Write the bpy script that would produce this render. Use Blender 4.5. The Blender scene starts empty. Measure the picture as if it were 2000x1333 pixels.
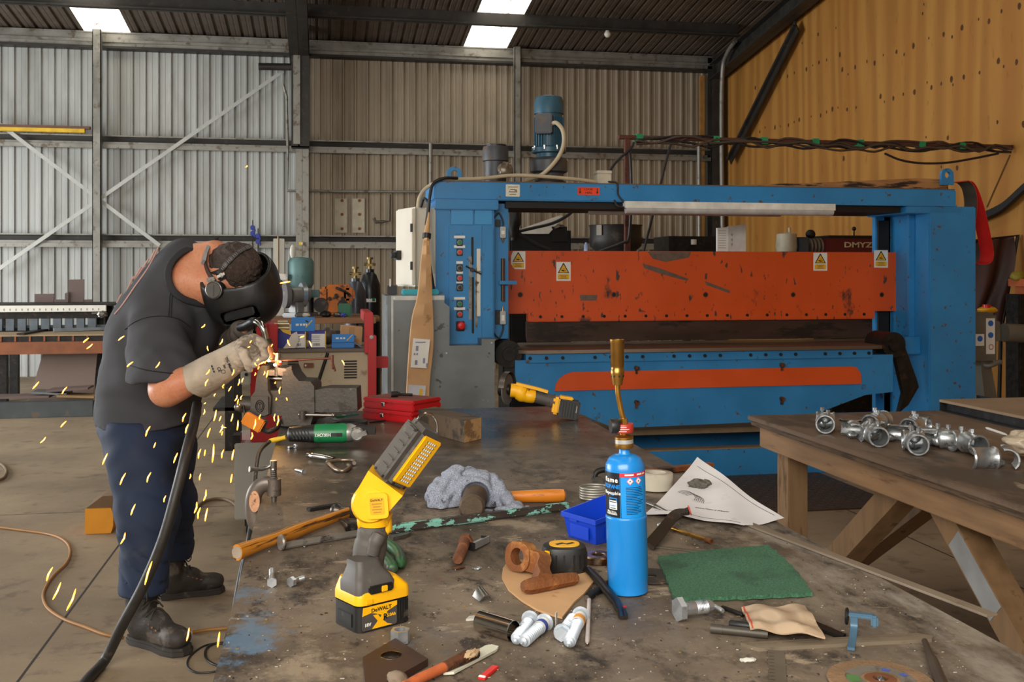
import bpy, bmesh, math, random
import numpy as np
from mathutils import Vector, Matrix, Euler, noise as mnoise
from mathutils.geometry import tessellate_polygon

S = bpy.context.scene
COL = S.collection
R = math.radians
V = Vector
random.seed(7)

# ------------------------------------------------------------------ camera, sky, light, exposure
EYE = V((0, 0, 1.55))
YAW = math.atan(375 / 2000)
CT, ST = math.cos(YAW), math.sin(YAW)
cd = bpy.data.cameras.new('camera')
cam = bpy.data.objects.new('camera', cd)
COL.objects.link(cam)
cam.location = EYE
cam.rotation_euler = (R(90), 0, -YAW)
cd.sensor_width = 36
cd.lens = 36
cd.shift_y = -(666.5 - 535) / 2000
cd.clip_start = .05
cd.clip_end = 200
cd.dof.use_dof = True
cd.dof.focus_distance = 2.7
cd.dof.aperture_fstop = 16
S.camera = cam

W = bpy.data.worlds.new('sky')
S.world = W
W.use_nodes = True
bg = W.node_tree.nodes['Background']
bg.inputs[0].default_value = (1.0, .95, .88, 1)
bg.inputs[1].default_value = .45


def area(name, loc, rot, sx, sy, power, col=(1, 1, 1)):
    l = bpy.data.lights.new(name, 'AREA')
    l.shape = 'RECTANGLE'
    l.size, l.size_y = sx, sy
    l.energy = power
    l.color = col
    o = bpy.data.objects.new(name, l)
    COL.objects.link(o)
    o.location = loc
    o.rotation_euler = [R(a) for a in rot]
    return o


# daylight through the wide roller door in the left wall and the roof sheets; a front fill is added
area('door_daylight', (-8.85, 9.3, 2.0), (0, -90, 0), 3.6, 8.5, 900, (.93, .97, 1))
area('front_fill', (-1.6, -1.45, 3.0), (62, 0, -14), 4.4, 2.4, 310, (1, .95, .87))  # unseen fill, added to brighten the foreground from the front
S.view_settings.view_transform = 'Standard'
S.view_settings.look = 'None'
S.view_settings.exposure = 0.15
S.view_settings.gamma = 1
S.view_settings.use_curve_mapping = False
S.cycles.use_denoising = True
S.cycles.max_bounces = 6
S.cycles.diffuse_bounces = 4
S.cycles.glossy_bounces = 3
S.cycles.sample_clamp_indirect = 4


# ------------------------------------------------------------------ photo pixel -> place
def ray(u, v):
    cx = (u - 1000) / 2000
    return V((CT * cx + ST, -ST * cx + CT, -(v - 535) / 2000))


def PD(u, v, d): return EYE + ray(u, v) * d


def PZ(u, v, z=.92):
    r = ray(u, v)
    return EYE + r * ((z - 1.55) / r.z)


def PY(u, v, y):
    r = ray(u, v)
    return EYE + r * (y / r.y)


def PX(u, v, x):
    r = ray(u, v)
    return EYE + r * (x / r.x)


def px(u, y): return PY(u, 535, y).x
def pz(u, v, y): return PY(u, v, y).z


# ------------------------------------------------------------------ materials
def lin(c):
    if isinstance(c, str):
        c = [int(c[i:i + 2], 16) for i in (0, 2, 4)]
    o = []
    for x in c[:3]:
        x /= 255
        o.append(x / 12.92 if x <= .04045 else ((x + .055) / 1.055) ** 2.4)
    return (*o, 1)


class NT:
    def __init__(s, m):
        m.use_nodes = True
        s.t = m.node_tree
        s.b = s.t.nodes['Principled BSDF']

    def n(s, kind, **kw):
        n = s.t.nodes.new('ShaderNode' + kind)
        for k, v in kw.items():
            if k.startswith('i_'):
                n.inputs[k[2:].replace('_', ' ')].default_value = v
            else:
                setattr(n, k, v)
        return n

    def l(s, a, b): s.t.links.new(a, b)

    def coord(s, scale=(1, 1, 1), rot=(0, 0, 0), kind='Object'):
        tc = s.n('TexCoord')
        mp = s.n('Mapping')
        mp.inputs['Scale'].default_value = scale
        mp.inputs['Rotation'].default_value = rot
        s.l(tc.outputs[kind], mp.inputs[0])
        return mp.outputs[0]

    def noise(s, co, scale, detail=4, rough=.55):
        n = s.n('TexNoise')
        n.inputs['Scale'].default_value = scale
        n.inputs['Detail'].default_value = detail
        n.inputs['Roughness'].default_value = rough
        s.l(co, n.inputs['Vector'])
        return n.outputs[0]

    def ramp(s, fac, stops):
        r = s.n('ValToRGB')
        e = r.color_ramp.elements
        while len(e) < len(stops):
            e.new(.5)
        for x, (p, c) in zip(e, stops):
            x.position = p
            x.color = c if len(c) == 4 else (*c, 1)
        s.l(fac, r.inputs[0])
        return r.outputs[0]

    def step(s, fac, a, b): return s.ramp(fac, [(a, (0, 0, 0)), (b, (1, 1, 1))])

    def mix(s, fac, a, b, mode='MIX'):
        m = s.n('Mix', data_type='RGBA', blend_type=mode)
        for sock, v in ((m.inputs[0], fac), (m.inputs[6], a), (m.inputs[7], b)):
            if hasattr(v, 'is_linked') or hasattr(v, 'links'):
                s.l(v, sock)
            else:
                sock.default_value = v
        return m.outputs[2]

    def math(s, op, a, b=0.0):
        m = s.n('Math', operation=op)
        for i, v in enumerate((a, b)):
            if hasattr(v, 'links'):
                s.l(v, m.inputs[i])
            else:
                m.inputs[i].default_value = v
        return m.outputs[0]

    def bump(s, h, strength=.3, dist=.01):
        b = s.n('Bump')
        b.inputs['Strength'].default_value = strength
        b.inputs['Distance'].default_value = dist
        s.l(h, b.inputs['Height'])
        s.l(b.outputs[0], s.b.inputs['Normal'])


MATS = {}


def mat(name, col, rough=.55, metal=0, var=.18, vs=9, dirt=None, da=.5, ds=6, bump=0, bs=80, st=(1, 1, 1), soft=.08,
        coat=0, emit=0, d2=None, d2a=.6, d2s=25, d2st=None):
    """plain painted / bare / worn surface: colour variation, up to two layers of worn or dirty patches, fine bump"""
    if name in MATS:
        return MATS[name]
    m = bpy.data.materials.new(name)
    t = NT(m)
    c = lin(col)
    co = t.coord(st)
    nz = t.noise(co, vs, 5)
    lo = tuple(x * (1 - var) for x in c[:3])
    hi = tuple(min(1, x * (1 + var)) for x in c[:3])
    out = t.ramp(nz, [(.3, lo), (.7, hi)])
    if dirt is not None:
        f = t.step(t.noise(co, ds, 8, .65), da, da + soft)
        out = t.mix(f, out, lin(dirt))
    if d2 is not None:
        co2 = t.coord(d2st or st)
        f = t.step(t.noise(co2, d2s, 6, .6), d2a, d2a + .03)
        out = t.mix(f, out, lin(d2))
    t.l(out, t.b.inputs['Base Color'])
    rr = t.ramp(nz, [(.25, (max(.04, rough - .1),) * 3), (.75, (min(1, rough + .1),) * 3)])
    t.l(rr, t.b.inputs['Roughness'])
    t.b.inputs['Metallic'].default_value = metal
    t.b.inputs['Coat Weight'].default_value = coat
    if emit:
        t.b.inputs['Emission Color'].default_value = c
        t.b.inputs['Emission Strength'].default_value = emit
    if bump:
        t.bump(t.noise(co, bs, 5, .6), bump)
    MATS[name] = m
    return m


# ------------------------------------------------------------------ mesh building
def T(loc=(0, 0, 0), rz=0, rx=0, ry=0, s=1):
    m = Matrix.Translation(loc) @ Euler((R(rx), R(ry), R(rz))).to_matrix().to_4x4()
    if s != 1:
        m = m @ (Matrix.Diagonal((*s, 1)) if hasattr(s, '__len__') else Matrix.Scale(s, 4))
    return m


def frame(o, x, z=(0, 0, 1)):
    """matrix at o with local +X along x, local +Z near z"""
    x = V(x).normalized()
    z = V(z)
    y = z.cross(x).normalized()
    z = x.cross(y)
    return Matrix.Translation(o) @ Matrix((x, y, z)).transposed().to_4x4()


def spl(pts, k=8, closed=False):
    p = [V(a) for a in pts]
    n = len(p)
    out = []
    for i in range(n if closed else n - 1):
        if closed:
            a, b, c, d = p[i - 1], p[i], p[(i + 1) % n], p[(i + 2) % n]
        else:
            b, c = p[i], p[i + 1]
            a = p[i - 1] if i else b * 2 - c
            d = p[i + 2] if i + 2 < n else c * 2 - b
        for j in range(k):
            t = j / k
            out.append(.5 * ((2 * b) + (c - a) * t + (2 * a - 5 * b + 4 * c - d) * t * t + (3 * b - a - 3 * c + d) * t ** 3))
    if not closed:
        out.append(p[-1])
    return out


class M:
    def __init__(s, m=None):
        s.v, s.f, s.mi, s.mats, s.cur = [], [], [], [], 0
        s.X = Matrix.Identity(4)
        if m:
            s.use(m)

    def use(s, m):
        if m not in s.mats:
            s.mats.append(m)
        s.cur = s.mats.index(m)
        return s

    def at(s, X=None):
        s.X = X if X is not None else Matrix.Identity(4)
        return s

    def add(s, vs, fs):
        b = len(s.v)
        X = s.X
        s.v += [tuple(X @ V(p)) for p in vs]
        flip = X.determinant() < 0
        for f in fs:
            f = [b + i for i in f]
            s.f.append(f[::-1] if flip else f)
            s.mi.append(s.cur)
        return s

    def box(s, c, d, bv=0, rz=0, X=None):
        hx, hy, hz = d[0] / 2, d[1] / 2, d[2] / 2
        L = Matrix.Translation(c) @ Matrix.Rotation(R(rz), 4, 'Z')
        if X is not None:
            L = L @ X
        old = s.X
        s.X = old @ L
        if not bv:
            vs = [(x * hx, y * hy, z * hz) for x in (-1, 1) for y in (-1, 1) for z in (-1, 1)]
            s.add(vs, [(0, 1, 3, 2), (4, 6, 7, 5), (0, 4, 5, 1), (2, 3, 7, 6), (0, 2, 6, 4), (1, 5, 7, 3)])
        else:
            bv = min(bv, hx * .95, hy * .95, hz * .95)
            bm = bmesh.new()
            bmesh.ops.create_cube(bm, size=1)
            for q in bm.verts:
                q.co = (q.co.x * 2 * hx, q.co.y * 2 * hy, q.co.z * 2 * hz)
            bmesh.ops.bevel(bm, geom=bm.edges[:], offset=bv, segments=2, affect='EDGES')
            s.bm(bm)
        s.X = old
        return s

    def bm(s, bm):
        bm.verts.index_update()
        s.add([q.co.copy() for q in bm.verts], [[q.index for q in f.verts] for f in bm.faces])
        bm.free()

    def b2(s, a, b, bv=0):
        """box from corner to corner"""
        a, b = V(a), V(b)
        d = b - a
        return s.box((a + b) / 2, [abs(x) for x in d], bv)

    def tube(s, pts, r, n=10, caps=True, closed=False, sq=None, up=None):
        p = [V(a) for a in pts]
        k = len(p)
        rs = r if hasattr(r, '__len__') else [r] * k
        fr = None
        vs = []
        for i in range(k):
            a = p[i - 1] if (i or closed) else p[i]
            b = p[(i + 1) % k] if (i < k - 1 or closed) else p[i]
            t = (b - a)
            t = t.normalized() if t.length > 1e-9 else V((0, 0, 1))
            if fr is None:
                ref = V(up) if up else (V((0, 0, 1)) if abs(t.z) < .9 else V((1, 0, 0)))
            else:
                ref = fr
            x = (ref - t * ref.dot(t))
            x = x.normalized() if x.length > 1e-6 else t.orthogonal().normalized()
            fr = x
            y = t.cross(x)
            for j in range(n):
                a_ = 2 * math.pi * j / n
                ca, sa = math.cos(a_), math.sin(a_)
                if sq:
                    vs.append(p[i] + x * ca * rs[i] * sq[0] + y * sa * rs[i] * sq[1])
                else:
                    vs.append(p[i] + x * ca * rs[i] + y * sa * rs[i])
        fs = []
        for i in range(k if closed else k - 1):
            i2 = (i + 1) % k
            for j in range(n):
                j2 = (j + 1) % n
                fs.append((i * n + j, i * n + j2, i2 * n + j2, i2 * n + j))
        if caps and not closed:
            fs.append(tuple(range(n))[::-1])
            fs.append(tuple((k - 1) * n + j for j in range(n)))
        return s.add(vs, fs)

    def cyl(s, a, b, r, r2=None, n=20, caps=True):
        return s.tube([a, b], [r, r if r2 is None else r2], n, caps)

    def strap(s, pts, w, t, up):
        """flat band along points; up = list or vector normal to the band"""
        p = [V(a) for a in pts]
        k = len(p)
        vs = []
        for i in range(k):
            tt = (p[min(i + 1, k - 1)] - p[max(i - 1, 0)]).normalized()
            u = V(up[i]) if hasattr(up[0], '__len__') else V(up)
            sd = tt.cross(u).normalized()
            u = sd.cross(tt).normalized()
            for a, b in ((-1, -1), (1, -1), (1, 1), (-1, 1)):
                vs.append(p[i] + sd * a * w / 2 + u * b * t / 2)
        fs = [(0, 1, 2, 3), tuple((k - 1) * 4 + j for j in (3, 2, 1, 0))]
        for i in range(k - 1):
            for j in range(4):
                fs.append((i * 4 + j, (i + 1) * 4 + j, (i + 1) * 4 + (j + 1) % 4, i * 4 + (j + 1) % 4))
        return s.add(vs, fs)

    def lathe(s, prof, n=32, X=None, a0=0, a1=360):
        """profile of (r, z); closed ends where r = 0"""
        old = s.X
        if X is not None:
            s.X = old @ X
        full = a1 - a0 >= 360
        cnt = n if full else n + 1
        vs = [(r * math.cos(R(a0 + (a1 - a0) * j / n)), r * math.sin(R(a0 + (a1 - a0) * j / n)), z) for r, z in prof for j in range(cnt)]
        fs = []
        for i in range(len(prof) - 1):
            for j in range(n):
                j2 = (j + 1) % cnt
                a, b, c, d = i * cnt + j, i * cnt + j2, (i + 1) * cnt + j2, (i + 1) * cnt + j
                if prof[i][0] < 1e-7:
                    fs.append((a, c, d))
                elif prof[i + 1][0] < 1e-7:
                    fs.append((a, b, d))
                else:
                    fs.append((a, b, c, d))
        s.add(vs, fs)
        s.X = old
        return s

    def prism(s, poly, z0, z1, holes=(), X=None):
        old = s.X
        if X is not None:
            s.X = old @ X
        loops = [list(poly)] + [list(h) for h in holes]
        flat = [p for l in loops for p in l]
        n = len(flat)
        area = sum(poly[i - 1][0] * poly[i][1] - poly[i][0] * poly[i - 1][1] for i in range(len(poly)))
        tri = tessellate_polygon([[V((x, y, 0)) for x, y in l] for l in loops])
        vs = [(x, y, z0) for x, y in flat] + [(x, y, z1) for x, y in flat]
        fs = []
        for t in tri:
            a, b, c = [V((*flat[i], 0)) for i in t]
            t = tuple(t) if (b - a).cross(c - a).z > 0 else tuple(t)[::-1]
            fs.append(t[::-1])
            fs.append(tuple(i + n for i in t))
        o = 0
        for li, l in enumerate(loops):
            k = len(l)
            ar = sum(l[i - 1][0] * l[i][1] - l[i][0] * l[i - 1][1] for i in range(k))
            fw = (ar > 0) == (li == 0)
            for i in range(k):
                a, b = o + i, o + (i + 1) % k
                q = (a, b, b + n, a + n)
                fs.append(q if fw else q[::-1])
            o += k
        s.add(vs, fs)
        s.X = old
        return s

    def ball(s, c, r, n=16, X=None):
        r = r if hasattr(r, '__len__') else (r, r, r)
        m = n // 2
        prof = [(math.sin(math.pi * i / m), -math.cos(math.pi * i / m)) for i in range(m + 1)]
        prof[0] = (0, -1)
        prof[-1] = (0, 1)
        L = Matrix.Translation(c)
        if X is not None:
            L = L @ X
        return s.lathe(prof, n, L @ Matrix.Diagonal((*r, 1)))

    def rock(s, c, r, seed=0, amp=.35, fr=1.5, sub=3):
        bm = bmesh.new()
        bmesh.ops.create_icosphere(bm, subdivisions=sub, radius=1)
        r = V(r if hasattr(r, '__len__') else (r, r, r))
        for q in bm.verts:
            d = q.co.normalized()
            k = 1 + amp * mnoise.noise(d * fr + V((seed * 7.3, seed * 3.1, seed)))
            q.co = V((d.x * r.x, d.y * r.y, d.z * r.z)) * k + V(c)
        s.bm(bm)
        return s

    def grid(s, fn, nu, nv, closed=False):
        vs = [fn(i / nu, j / nv) for i in range(nu + 1) for j in range(nv + 1)]
        fs = [(i * (nv + 1) + j, (i + 1) * (nv + 1) + j, (i + 1) * (nv + 1) + j + 1, i * (nv + 1) + j + 1) for i in range(nu) for j in range(nv)]
        return s.add(vs, fs)

    def sheet(s, fn, nu, nv, t):
        """grid surface with thickness t (downwards along the normal)"""
        P = [[V(fn(i / nu, j / nv)) for j in range(nv + 1)] for i in range(nu + 1)]
        vs, w = [], nv + 1
        N = []
        for i in range(nu + 1):
            for j in range(nv + 1):
                a = P[min(i + 1, nu)][j] - P[max(i - 1, 0)][j]
                b = P[i][min(j + 1, nv)] - P[i][max(j - 1, 0)]
                N.append(a.cross(b).normalized() if a.cross(b).length > 1e-12 else V((0, 0, 1)))
        top = [P[i][j] for i in range(nu + 1) for j in range(w)]
        k = len(top)
        vs = top + [p - n * t for p, n in zip(top, N)]
        fs = []
        for i in range(nu):
            for j in range(nv):
                q = (i * w + j, (i + 1) * w + j, (i + 1) * w + j + 1, i * w + j + 1)
                fs.append(q)
                fs.append(tuple(x + k for x in q[::-1]))
        rim = [i * w for i in range(nu + 1)] + [nu * w + j for j in range(1, w)] + [i * w + nv for i in range(nu - 1, -1, -1)] + [j for j in range(nv - 1, 0, -1)]
        for a, b in zip(rim, rim[1:] + rim[:1]):
            fs.append((b, a, a + k, b + k))
        return s.add(vs, fs)

    def text(s, txt, size, X, h=.0003, bold=0, align='CENTER', sx=1):
        cu = bpy.data.curves.new('t', 'FONT')
        cu.body = txt
        cu.size = size
        cu.align_x = align
        cu.align_y = 'CENTER'
        cu.extrude = h
        cu.offset = bold * size
        cu.resolution_u = 3
        o = bpy.data.objects.new('t', cu)
        COL.objects.link(o)
        dg = bpy.context.evaluated_depsgraph_get()
        me = o.evaluated_get(dg).to_mesh()
        old = s.X
        s.X = old @ X @ Matrix.Diagonal((sx, 1, 1, 1))
        s.add([q.co.copy() for q in me.vertices], [list(p.vertices) for p in me.polygons])
        s.X = old
        o.to_mesh_clear()
        bpy.data.objects.remove(o)
        bpy.data.curves.remove(cu)
        return s


WM = {}


def _props(o, label=None, cat=None, group=None, kind=None):
    for k, v in (('label', label), ('category', cat), ('group', group), ('kind', kind)):
        if v:
            o[k] = v
    return o


def mesh(name, m, sharp=38, org=None):
    me = bpy.data.meshes.new(name)
    vs = m.v if org is None else [(a - org[0], b - org[1], c - org[2]) for a, b, c in m.v]
    me.from_pydata(vs, [], m.f)
    for x in m.mats:
        me.materials.append(x)
    me.polygons.foreach_set('material_index', m.mi)
    me.polygons.foreach_set('use_smooth', [sharp > 0] * len(m.f))
    me.update()
    if sharp > 0:
        me.set_sharp_from_angle(angle=R(sharp))
    return me


def base_of(m):
    a = np.array(m.v)
    lo, hi = a.min(0), a.max(0)
    return V(((lo[0] + hi[0]) / 2, (lo[1] + hi[1]) / 2, lo[2]))


def thing(name, label, cat, loc=(0, 0, 0), rz=0, group=None, rot=None, X=None):
    o = bpy.data.objects.new(name, None)
    COL.objects.link(o)
    o.empty_display_size = .05
    if X is None:
        X = Matrix.Translation(loc) @ (Euler([R(a) for a in rot]).to_matrix().to_4x4() if rot else Matrix.Rotation(R(rz), 4, 'Z'))
    o.matrix_basis = X
    WM[o.name] = X
    return _props(o, label, cat, group)


def part(name, m, parent, sharp=38, w=False, label=None, kind=None):
    """one mesh under its thing; w: the mesh was built in place, not in the thing's own axes"""
    if w:
        inv = WM[parent.name].inverted()
        m.v = [tuple(inv @ V(p)) for p in m.v]
    o = bpy.data.objects.new(name, mesh(name, m, sharp))
    COL.objects.link(o)
    o.parent = parent
    WM[o.name] = WM[parent.name]
    return _props(o, label, kind=kind)


def solo(name, m, label, cat, group=None, kind=None, sharp=38, X=None):
    """a thing that is one mesh"""
    if X is None:
        b = base_of(m)
        o = bpy.data.objects.new(name, mesh(name, m, sharp, b))
        o.location = b
        WM_ = Matrix.Translation(b)
    else:
        o = bpy.data.objects.new(name, mesh(name, m, sharp))
        o.matrix_basis = X
        WM_ = X.copy()
    COL.objects.link(o)
    WM[o.name] = WM_
    return _props(o, label, cat, group, kind)


def struct(name, m, sharp=30):
    o = bpy.data.objects.new(name, mesh(name, m, sharp))
    COL.objects.link(o)
    WM[o.name] = Matrix.Identity(4)
    return _props(o, kind='structure')


def dup(o, X, label=None, group=None):
    def cp(a, par):
        c = a.copy()
        COL.objects.link(c)
        WM[c.name] = X
        if par:
            c.parent = par
        for ch in a.children:
            cp(ch, c)
        return c
    r = cp(o, None)
    r.matrix_basis = X
    return _props(r, label, None, group)


def circ(r, n=24, cx=0, cy=0, a0=0):
    return [(cx + r * math.cos(2 * math.pi * i / n + a0), cy + r * math.sin(2 * math.pi * i / n + a0)) for i in range(n)]


def hexa(r): return circ(r, 6)


def rrect(w, h, r, n=5):
    o = []
    for sx, sy, a in ((1, 1, 0), (-1, 1, 90), (-1, -1, 180), (1, -1, 270)):
        for i in range(n + 1):
            t = R(a + 90 * i / n)
            o.append((sx * (w / 2 - r) + r * math.cos(t), sy * (h / 2 - r) + r * math.sin(t)))
    return o


# face a wall-like surface towards the camera side (-Y): local x -> X, local y -> Z, local z -> -Y
def FY(x, y, z): return Matrix.Translation((x, y, z)) @ Matrix.Rotation(R(90), 4, 'X')


# signed-distance shapes meshed with surface nets: one continuous smooth surface
def sd_cone(P, a, b, ra, rb=None):
    rb = ra if rb is None else rb
    a = np.array(a, float)
    b = np.array(b, float)
    d = b - a
    t = np.clip(((P - a) @ d) / (d @ d), 0, 1)
    return np.linalg.norm(P - a - t[..., None] * d, axis=-1) - (ra + (rb - ra) * t)


def sd_ell(P, c, r, A=None):
    q = P - np.array(c, float)
    if A is not None:
        q = q @ np.array(A, float).T
    r = np.array(r, float)
    k0 = np.linalg.norm(q / r, axis=-1)
    k1 = np.linalg.norm(q / (r * r), axis=-1) + 1e-9
    return k0 * (k0 - 1) / k1


def sd_box(P, c, h, A=None, r=0):
    q = P - np.array(c, float)
    if A is not None:
        q = q @ np.array(A, float).T
    q = np.abs(q) - (np.array(h, float) - r)
    return np.linalg.norm(np.maximum(q, 0), axis=-1) + np.minimum(q.max(-1), 0) - r


def plane(P, c, n):
    n = np.array(n, float)
    return (P - np.array(c, float)) @ (n / np.linalg.norm(n))


def smin(a, b, k):
    h = np.clip(.5 + .5 * (b - a) / k, 0, 1)
    return b + (a - b) * h - k * h * (1 - h)


def smax(a, b, k): return -smin(-a, -b, k)


def wob(P, f, amp, seed=0.):
    """cheap folds: sum of sines"""
    x, y, z = P[..., 0], P[..., 1], P[..., 2]
    return amp * (np.sin(f * (x + .7 * z) + seed + 2.1 * np.sin(f * .6 * y + seed)) + .6 * np.sin(f * 1.7 * (z - .5 * x) + 1.3 * seed + 1.7 * np.sin(f * .9 * x)) + .4 * np.sin(2.9 * f * y + seed * 2 + f * z))


def nets(m, fn, lo, hi, res):
    lo = np.array(lo, float)
    hi = np.array(hi, float)
    n = np.maximum(4, np.ceil((hi - lo) / res).astype(int))
    ax = [lo[i] + np.arange(n[i] + 1) * res for i in range(3)]
    P = np.stack(np.meshgrid(*ax, indexing='ij'), -1)
    F = fn(P)
    n = np.array(F.shape) - 1
    corners = [(i, j, k) for i in (0, 1) for j in (0, 1) for k in (0, 1)]

    def sub(c): return F[c[0]:n[0] + c[0], c[1]:n[1] + c[1], c[2]:n[2] + c[2]]
    ins = sum((sub(c) < 0).astype(int) for c in corners)
    act = (ins > 0) & (ins < 8)
    cells = np.argwhere(act)
    idx = -np.ones(n, int)
    idx[act] = np.arange(len(cells))
    acc = np.zeros((len(cells), 3))
    cnt = np.zeros(len(cells))
    cv = {c: F[cells[:, 0] + c[0], cells[:, 1] + c[1], cells[:, 2] + c[2]] for c in corners}
    for a in corners:
        for k in range(3):
            if a[k] == 0:
                b = tuple(1 if i == k else a[i] for i in range(3))
                x = (cv[a] < 0) != (cv[b] < 0)
                t = np.where(x, cv[a] / np.where(x, cv[a] - cv[b], 1), 0)
                p = np.tile(np.array(a, float), (len(cells), 1))
                p[:, k] = t
                acc[x] += p[x]
                cnt[x] += 1
    vs = lo + (cells + acc / cnt[:, None]) * res
    fs = []
    for k in range(3):
        o1, o2 = [(1, 2), (2, 0), (0, 1)][k]
        e = [0, 0, 0]
        e[k] = 1
        A = F[:F.shape[0] - e[0], :F.shape[1] - e[1], :F.shape[2] - e[2]] < 0
        B = F[e[0]:, e[1]:, e[2]:] < 0
        for inside in (True, False):
            E = np.argwhere((A == inside) & (B != inside))
            ok = (E[:, o1] > 0) & (E[:, o2] > 0) & (E[:, o1] < n[o1]) & (E[:, o2] < n[o2])
            E = E[ok]
            q = []
            for d1, d2 in ((0, 0), (-1, 0), (-1, -1), (0, -1)):
                c = E.copy()
                c[:, o1] += d1
                c[:, o2] += d2
                q.append(idx[c[:, 0], c[:, 1], c[:, 2]])
            q = np.stack(q, 1)
            q = q[(q >= 0).all(1)]
            if not inside:
                q = q[:, ::-1]
            fs += [tuple(int(x) for x in r) for r in q]
    return m.add([tuple(p) for p in vs], fs)

# ------------------------------------------------------------------ materials of the place
def concrete():
    m = bpy.data.materials.new('concrete')
    t = NT(m)
    co = t.coord()
    n1, n2, n3 = t.noise(co, .9, 6, .6), t.noise(co, 5, 8, .65), t.noise(co, 40, 4)
    c = t.ramp(n1, [(.3, lin('7c6b56')), (.55, lin('96836a')), (.75, lin('a8957a'))])
    c = t.mix(t.step(n2, .56, .74), c, lin('5f5142'))
    c = t.mix(t.step(t.noise(t.coord((1, 2.4, 1), (0, 0, .7)), 3.1, 8, .7), .6, .72), c, lin('6a5a48'))
    c = t.mix(t.step(n3, .66, .76), c, lin('b3a48c'))
    sx = t.n('SeparateXYZ')
    t.l(t.coord(), sx.inputs[0])
    jf = None
    for ax, p in ((0, -1.128), (0, -5.6), (0, 3.4), (1, 7.06), (1, 2.0), (1, 12.0)):
        d = t.math('ABSOLUTE', t.math('SUBTRACT', sx.outputs[ax], p))
        f = t.math('LESS_THAN', d, .006)
        jf = f if jf is None else t.math('MAXIMUM', jf, f)
    c = t.mix(jf, c, lin('352c24'))
    t.l(c, t.b.inputs['Base Color'])
    t.l(t.ramp(n2, [(.3, (.55,) * 3), (.7, (.85,) * 3)]), t.b.inputs['Roughness'])
    t.bump(t.math('ADD', n2, t.math('MULTIPLY', n3, .3)), .12)
    return m


def cladding(name, a, b, streak):
    m = bpy.data.materials.new(name)
    t = NT(m)
    co = t.coord((1, 1, .08))
    n1, n2 = t.noise(co, 7, 5, .6), t.noise(t.coord((1, 1, .3)), 2.2, 6, .6)
    c = t.ramp(n1, [(.3, lin(a)), (.7, lin(b))])
    c = t.mix(t.step(n2, .5, .8), c, lin(streak))
    t.l(c, t.b.inputs['Base Color'])
    t.b.inputs['Metallic'].default_value = .25
    t.b.inputs['Roughness'].default_value = .5
    return m


def plywood():
    m = bpy.data.materials.new('plywood')
    t = NT(m)
    # the face grain stands upright on the wall, wavy
    w = t.noise(t.coord((1, 1.2, .25)), 1.6, 4)
    g = t.n('TexWave', wave_type='BANDS', bands_direction='Y')
    g.inputs['Scale'].default_value = 1.1
    g.inputs['Distortion'].default_value = 14
    g.inputs['Detail'].default_value = 4
    g.inputs['Detail Scale'].default_value = .7
    t.l(t.coord((1, 1, .12)), g.inputs[0])
    c = t.ramp(g.outputs[0], [(.1, lin('a06c2f')), (.5, lin('aa7634')), (.9, lin('b4803b'))])
    c = t.mix(t.step(w, .45, .75), c, lin('a86f2c'))
    c = t.mix(t.step(t.noise(t.coord((1, 1.6, .5)), 9, 6), .62, .8), c, lin('8a5520'))
    t.l(c, t.b.inputs['Base Color'])
    t.b.inputs['Roughness'].default_value = .6
    return m


steel_galv = mat('galvanised_frame', '8d8a82', .45, .55, .2, 5, '6b5f50', .55, 7)
steel_dark = mat('dark_frame_and_shade', '35322e', .55, .3, .25, 6, '4a4036', .58, 9)
rust = mat('rusty_steel', '6a4026', .75, .35, .35, 14, '3a241a', .5, 20, bump=.3, bs=120)
dark_steel = mat('dark_steel', '2e2b29', .5, .7, .3, 20, '4a3a30', .58, 14, bump=.15)
bare_steel = mat('bare_steel', '8a8680', .33, .9, .2, 20, '5a5148', .58, 22)
black_rubber = mat('black_rubber', '1c1b1b', .55, 0, .25, 30, '3a3632', .62, 18)
black_plastic = mat('black_plastic', '1d1d1e', .42, 0, .2, 25, '3c3833', .62, 20)
white_paint = mat('white_paint', 'd8d4c8', .5, 0, .08, 8, '8a8070', .64, 11)
zinc = mat('zinc_plate', 'c9cdd0', .32, .85, .12, 30, '8f9294', .6, 30)
timber = mat('old_timber', '8a5f3c', .7, 0, .3, 9, '4d3826', .52, 7, st=(.25, 3, 3), bump=.2, bs=60)
card = mat('brown_cardboard', 'c0966a', .8, 0, .1, 5, '8d6840', .62, 7)
chrome = mat('polished_steel', 'c9c6c0', .15, 1, .06, 8)
brass = mat('worn_brass', 'b98a3e', .3, .9, .2, 16, '6b4a22', .6, 18)

# ------------------------------------------------------------------ the shed
WY, WX, LX = 16.5, 6.69, -9.0
RZ, RS = 5.2, .128


def roof_z(y): return RZ + RS * (WY - y)


def PR(u, v):
    r = ray(u, v)
    d = (RZ + RS * WY - 1.55) / (r.z + RS * r.y)
    return EYE + r * d


f = M(concrete())
f.b2((LX - 6, -6, -.2), (WX + .1, WY + .1, 0))
struct('floor', f)


def ribs(x0, x1, p=.188):
    o = []
    x = x0
    while x < x1 - p:
        o += [(x, 0), (x + .052, 0), (x + .058, .004), (x + .074, .004), (x + .08, 0), (x + .128, 0), (x + .142, .03), (x + .166, .03), (x + .18, 0)]
        x += p
    return o + [(x1, 0)]


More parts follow.
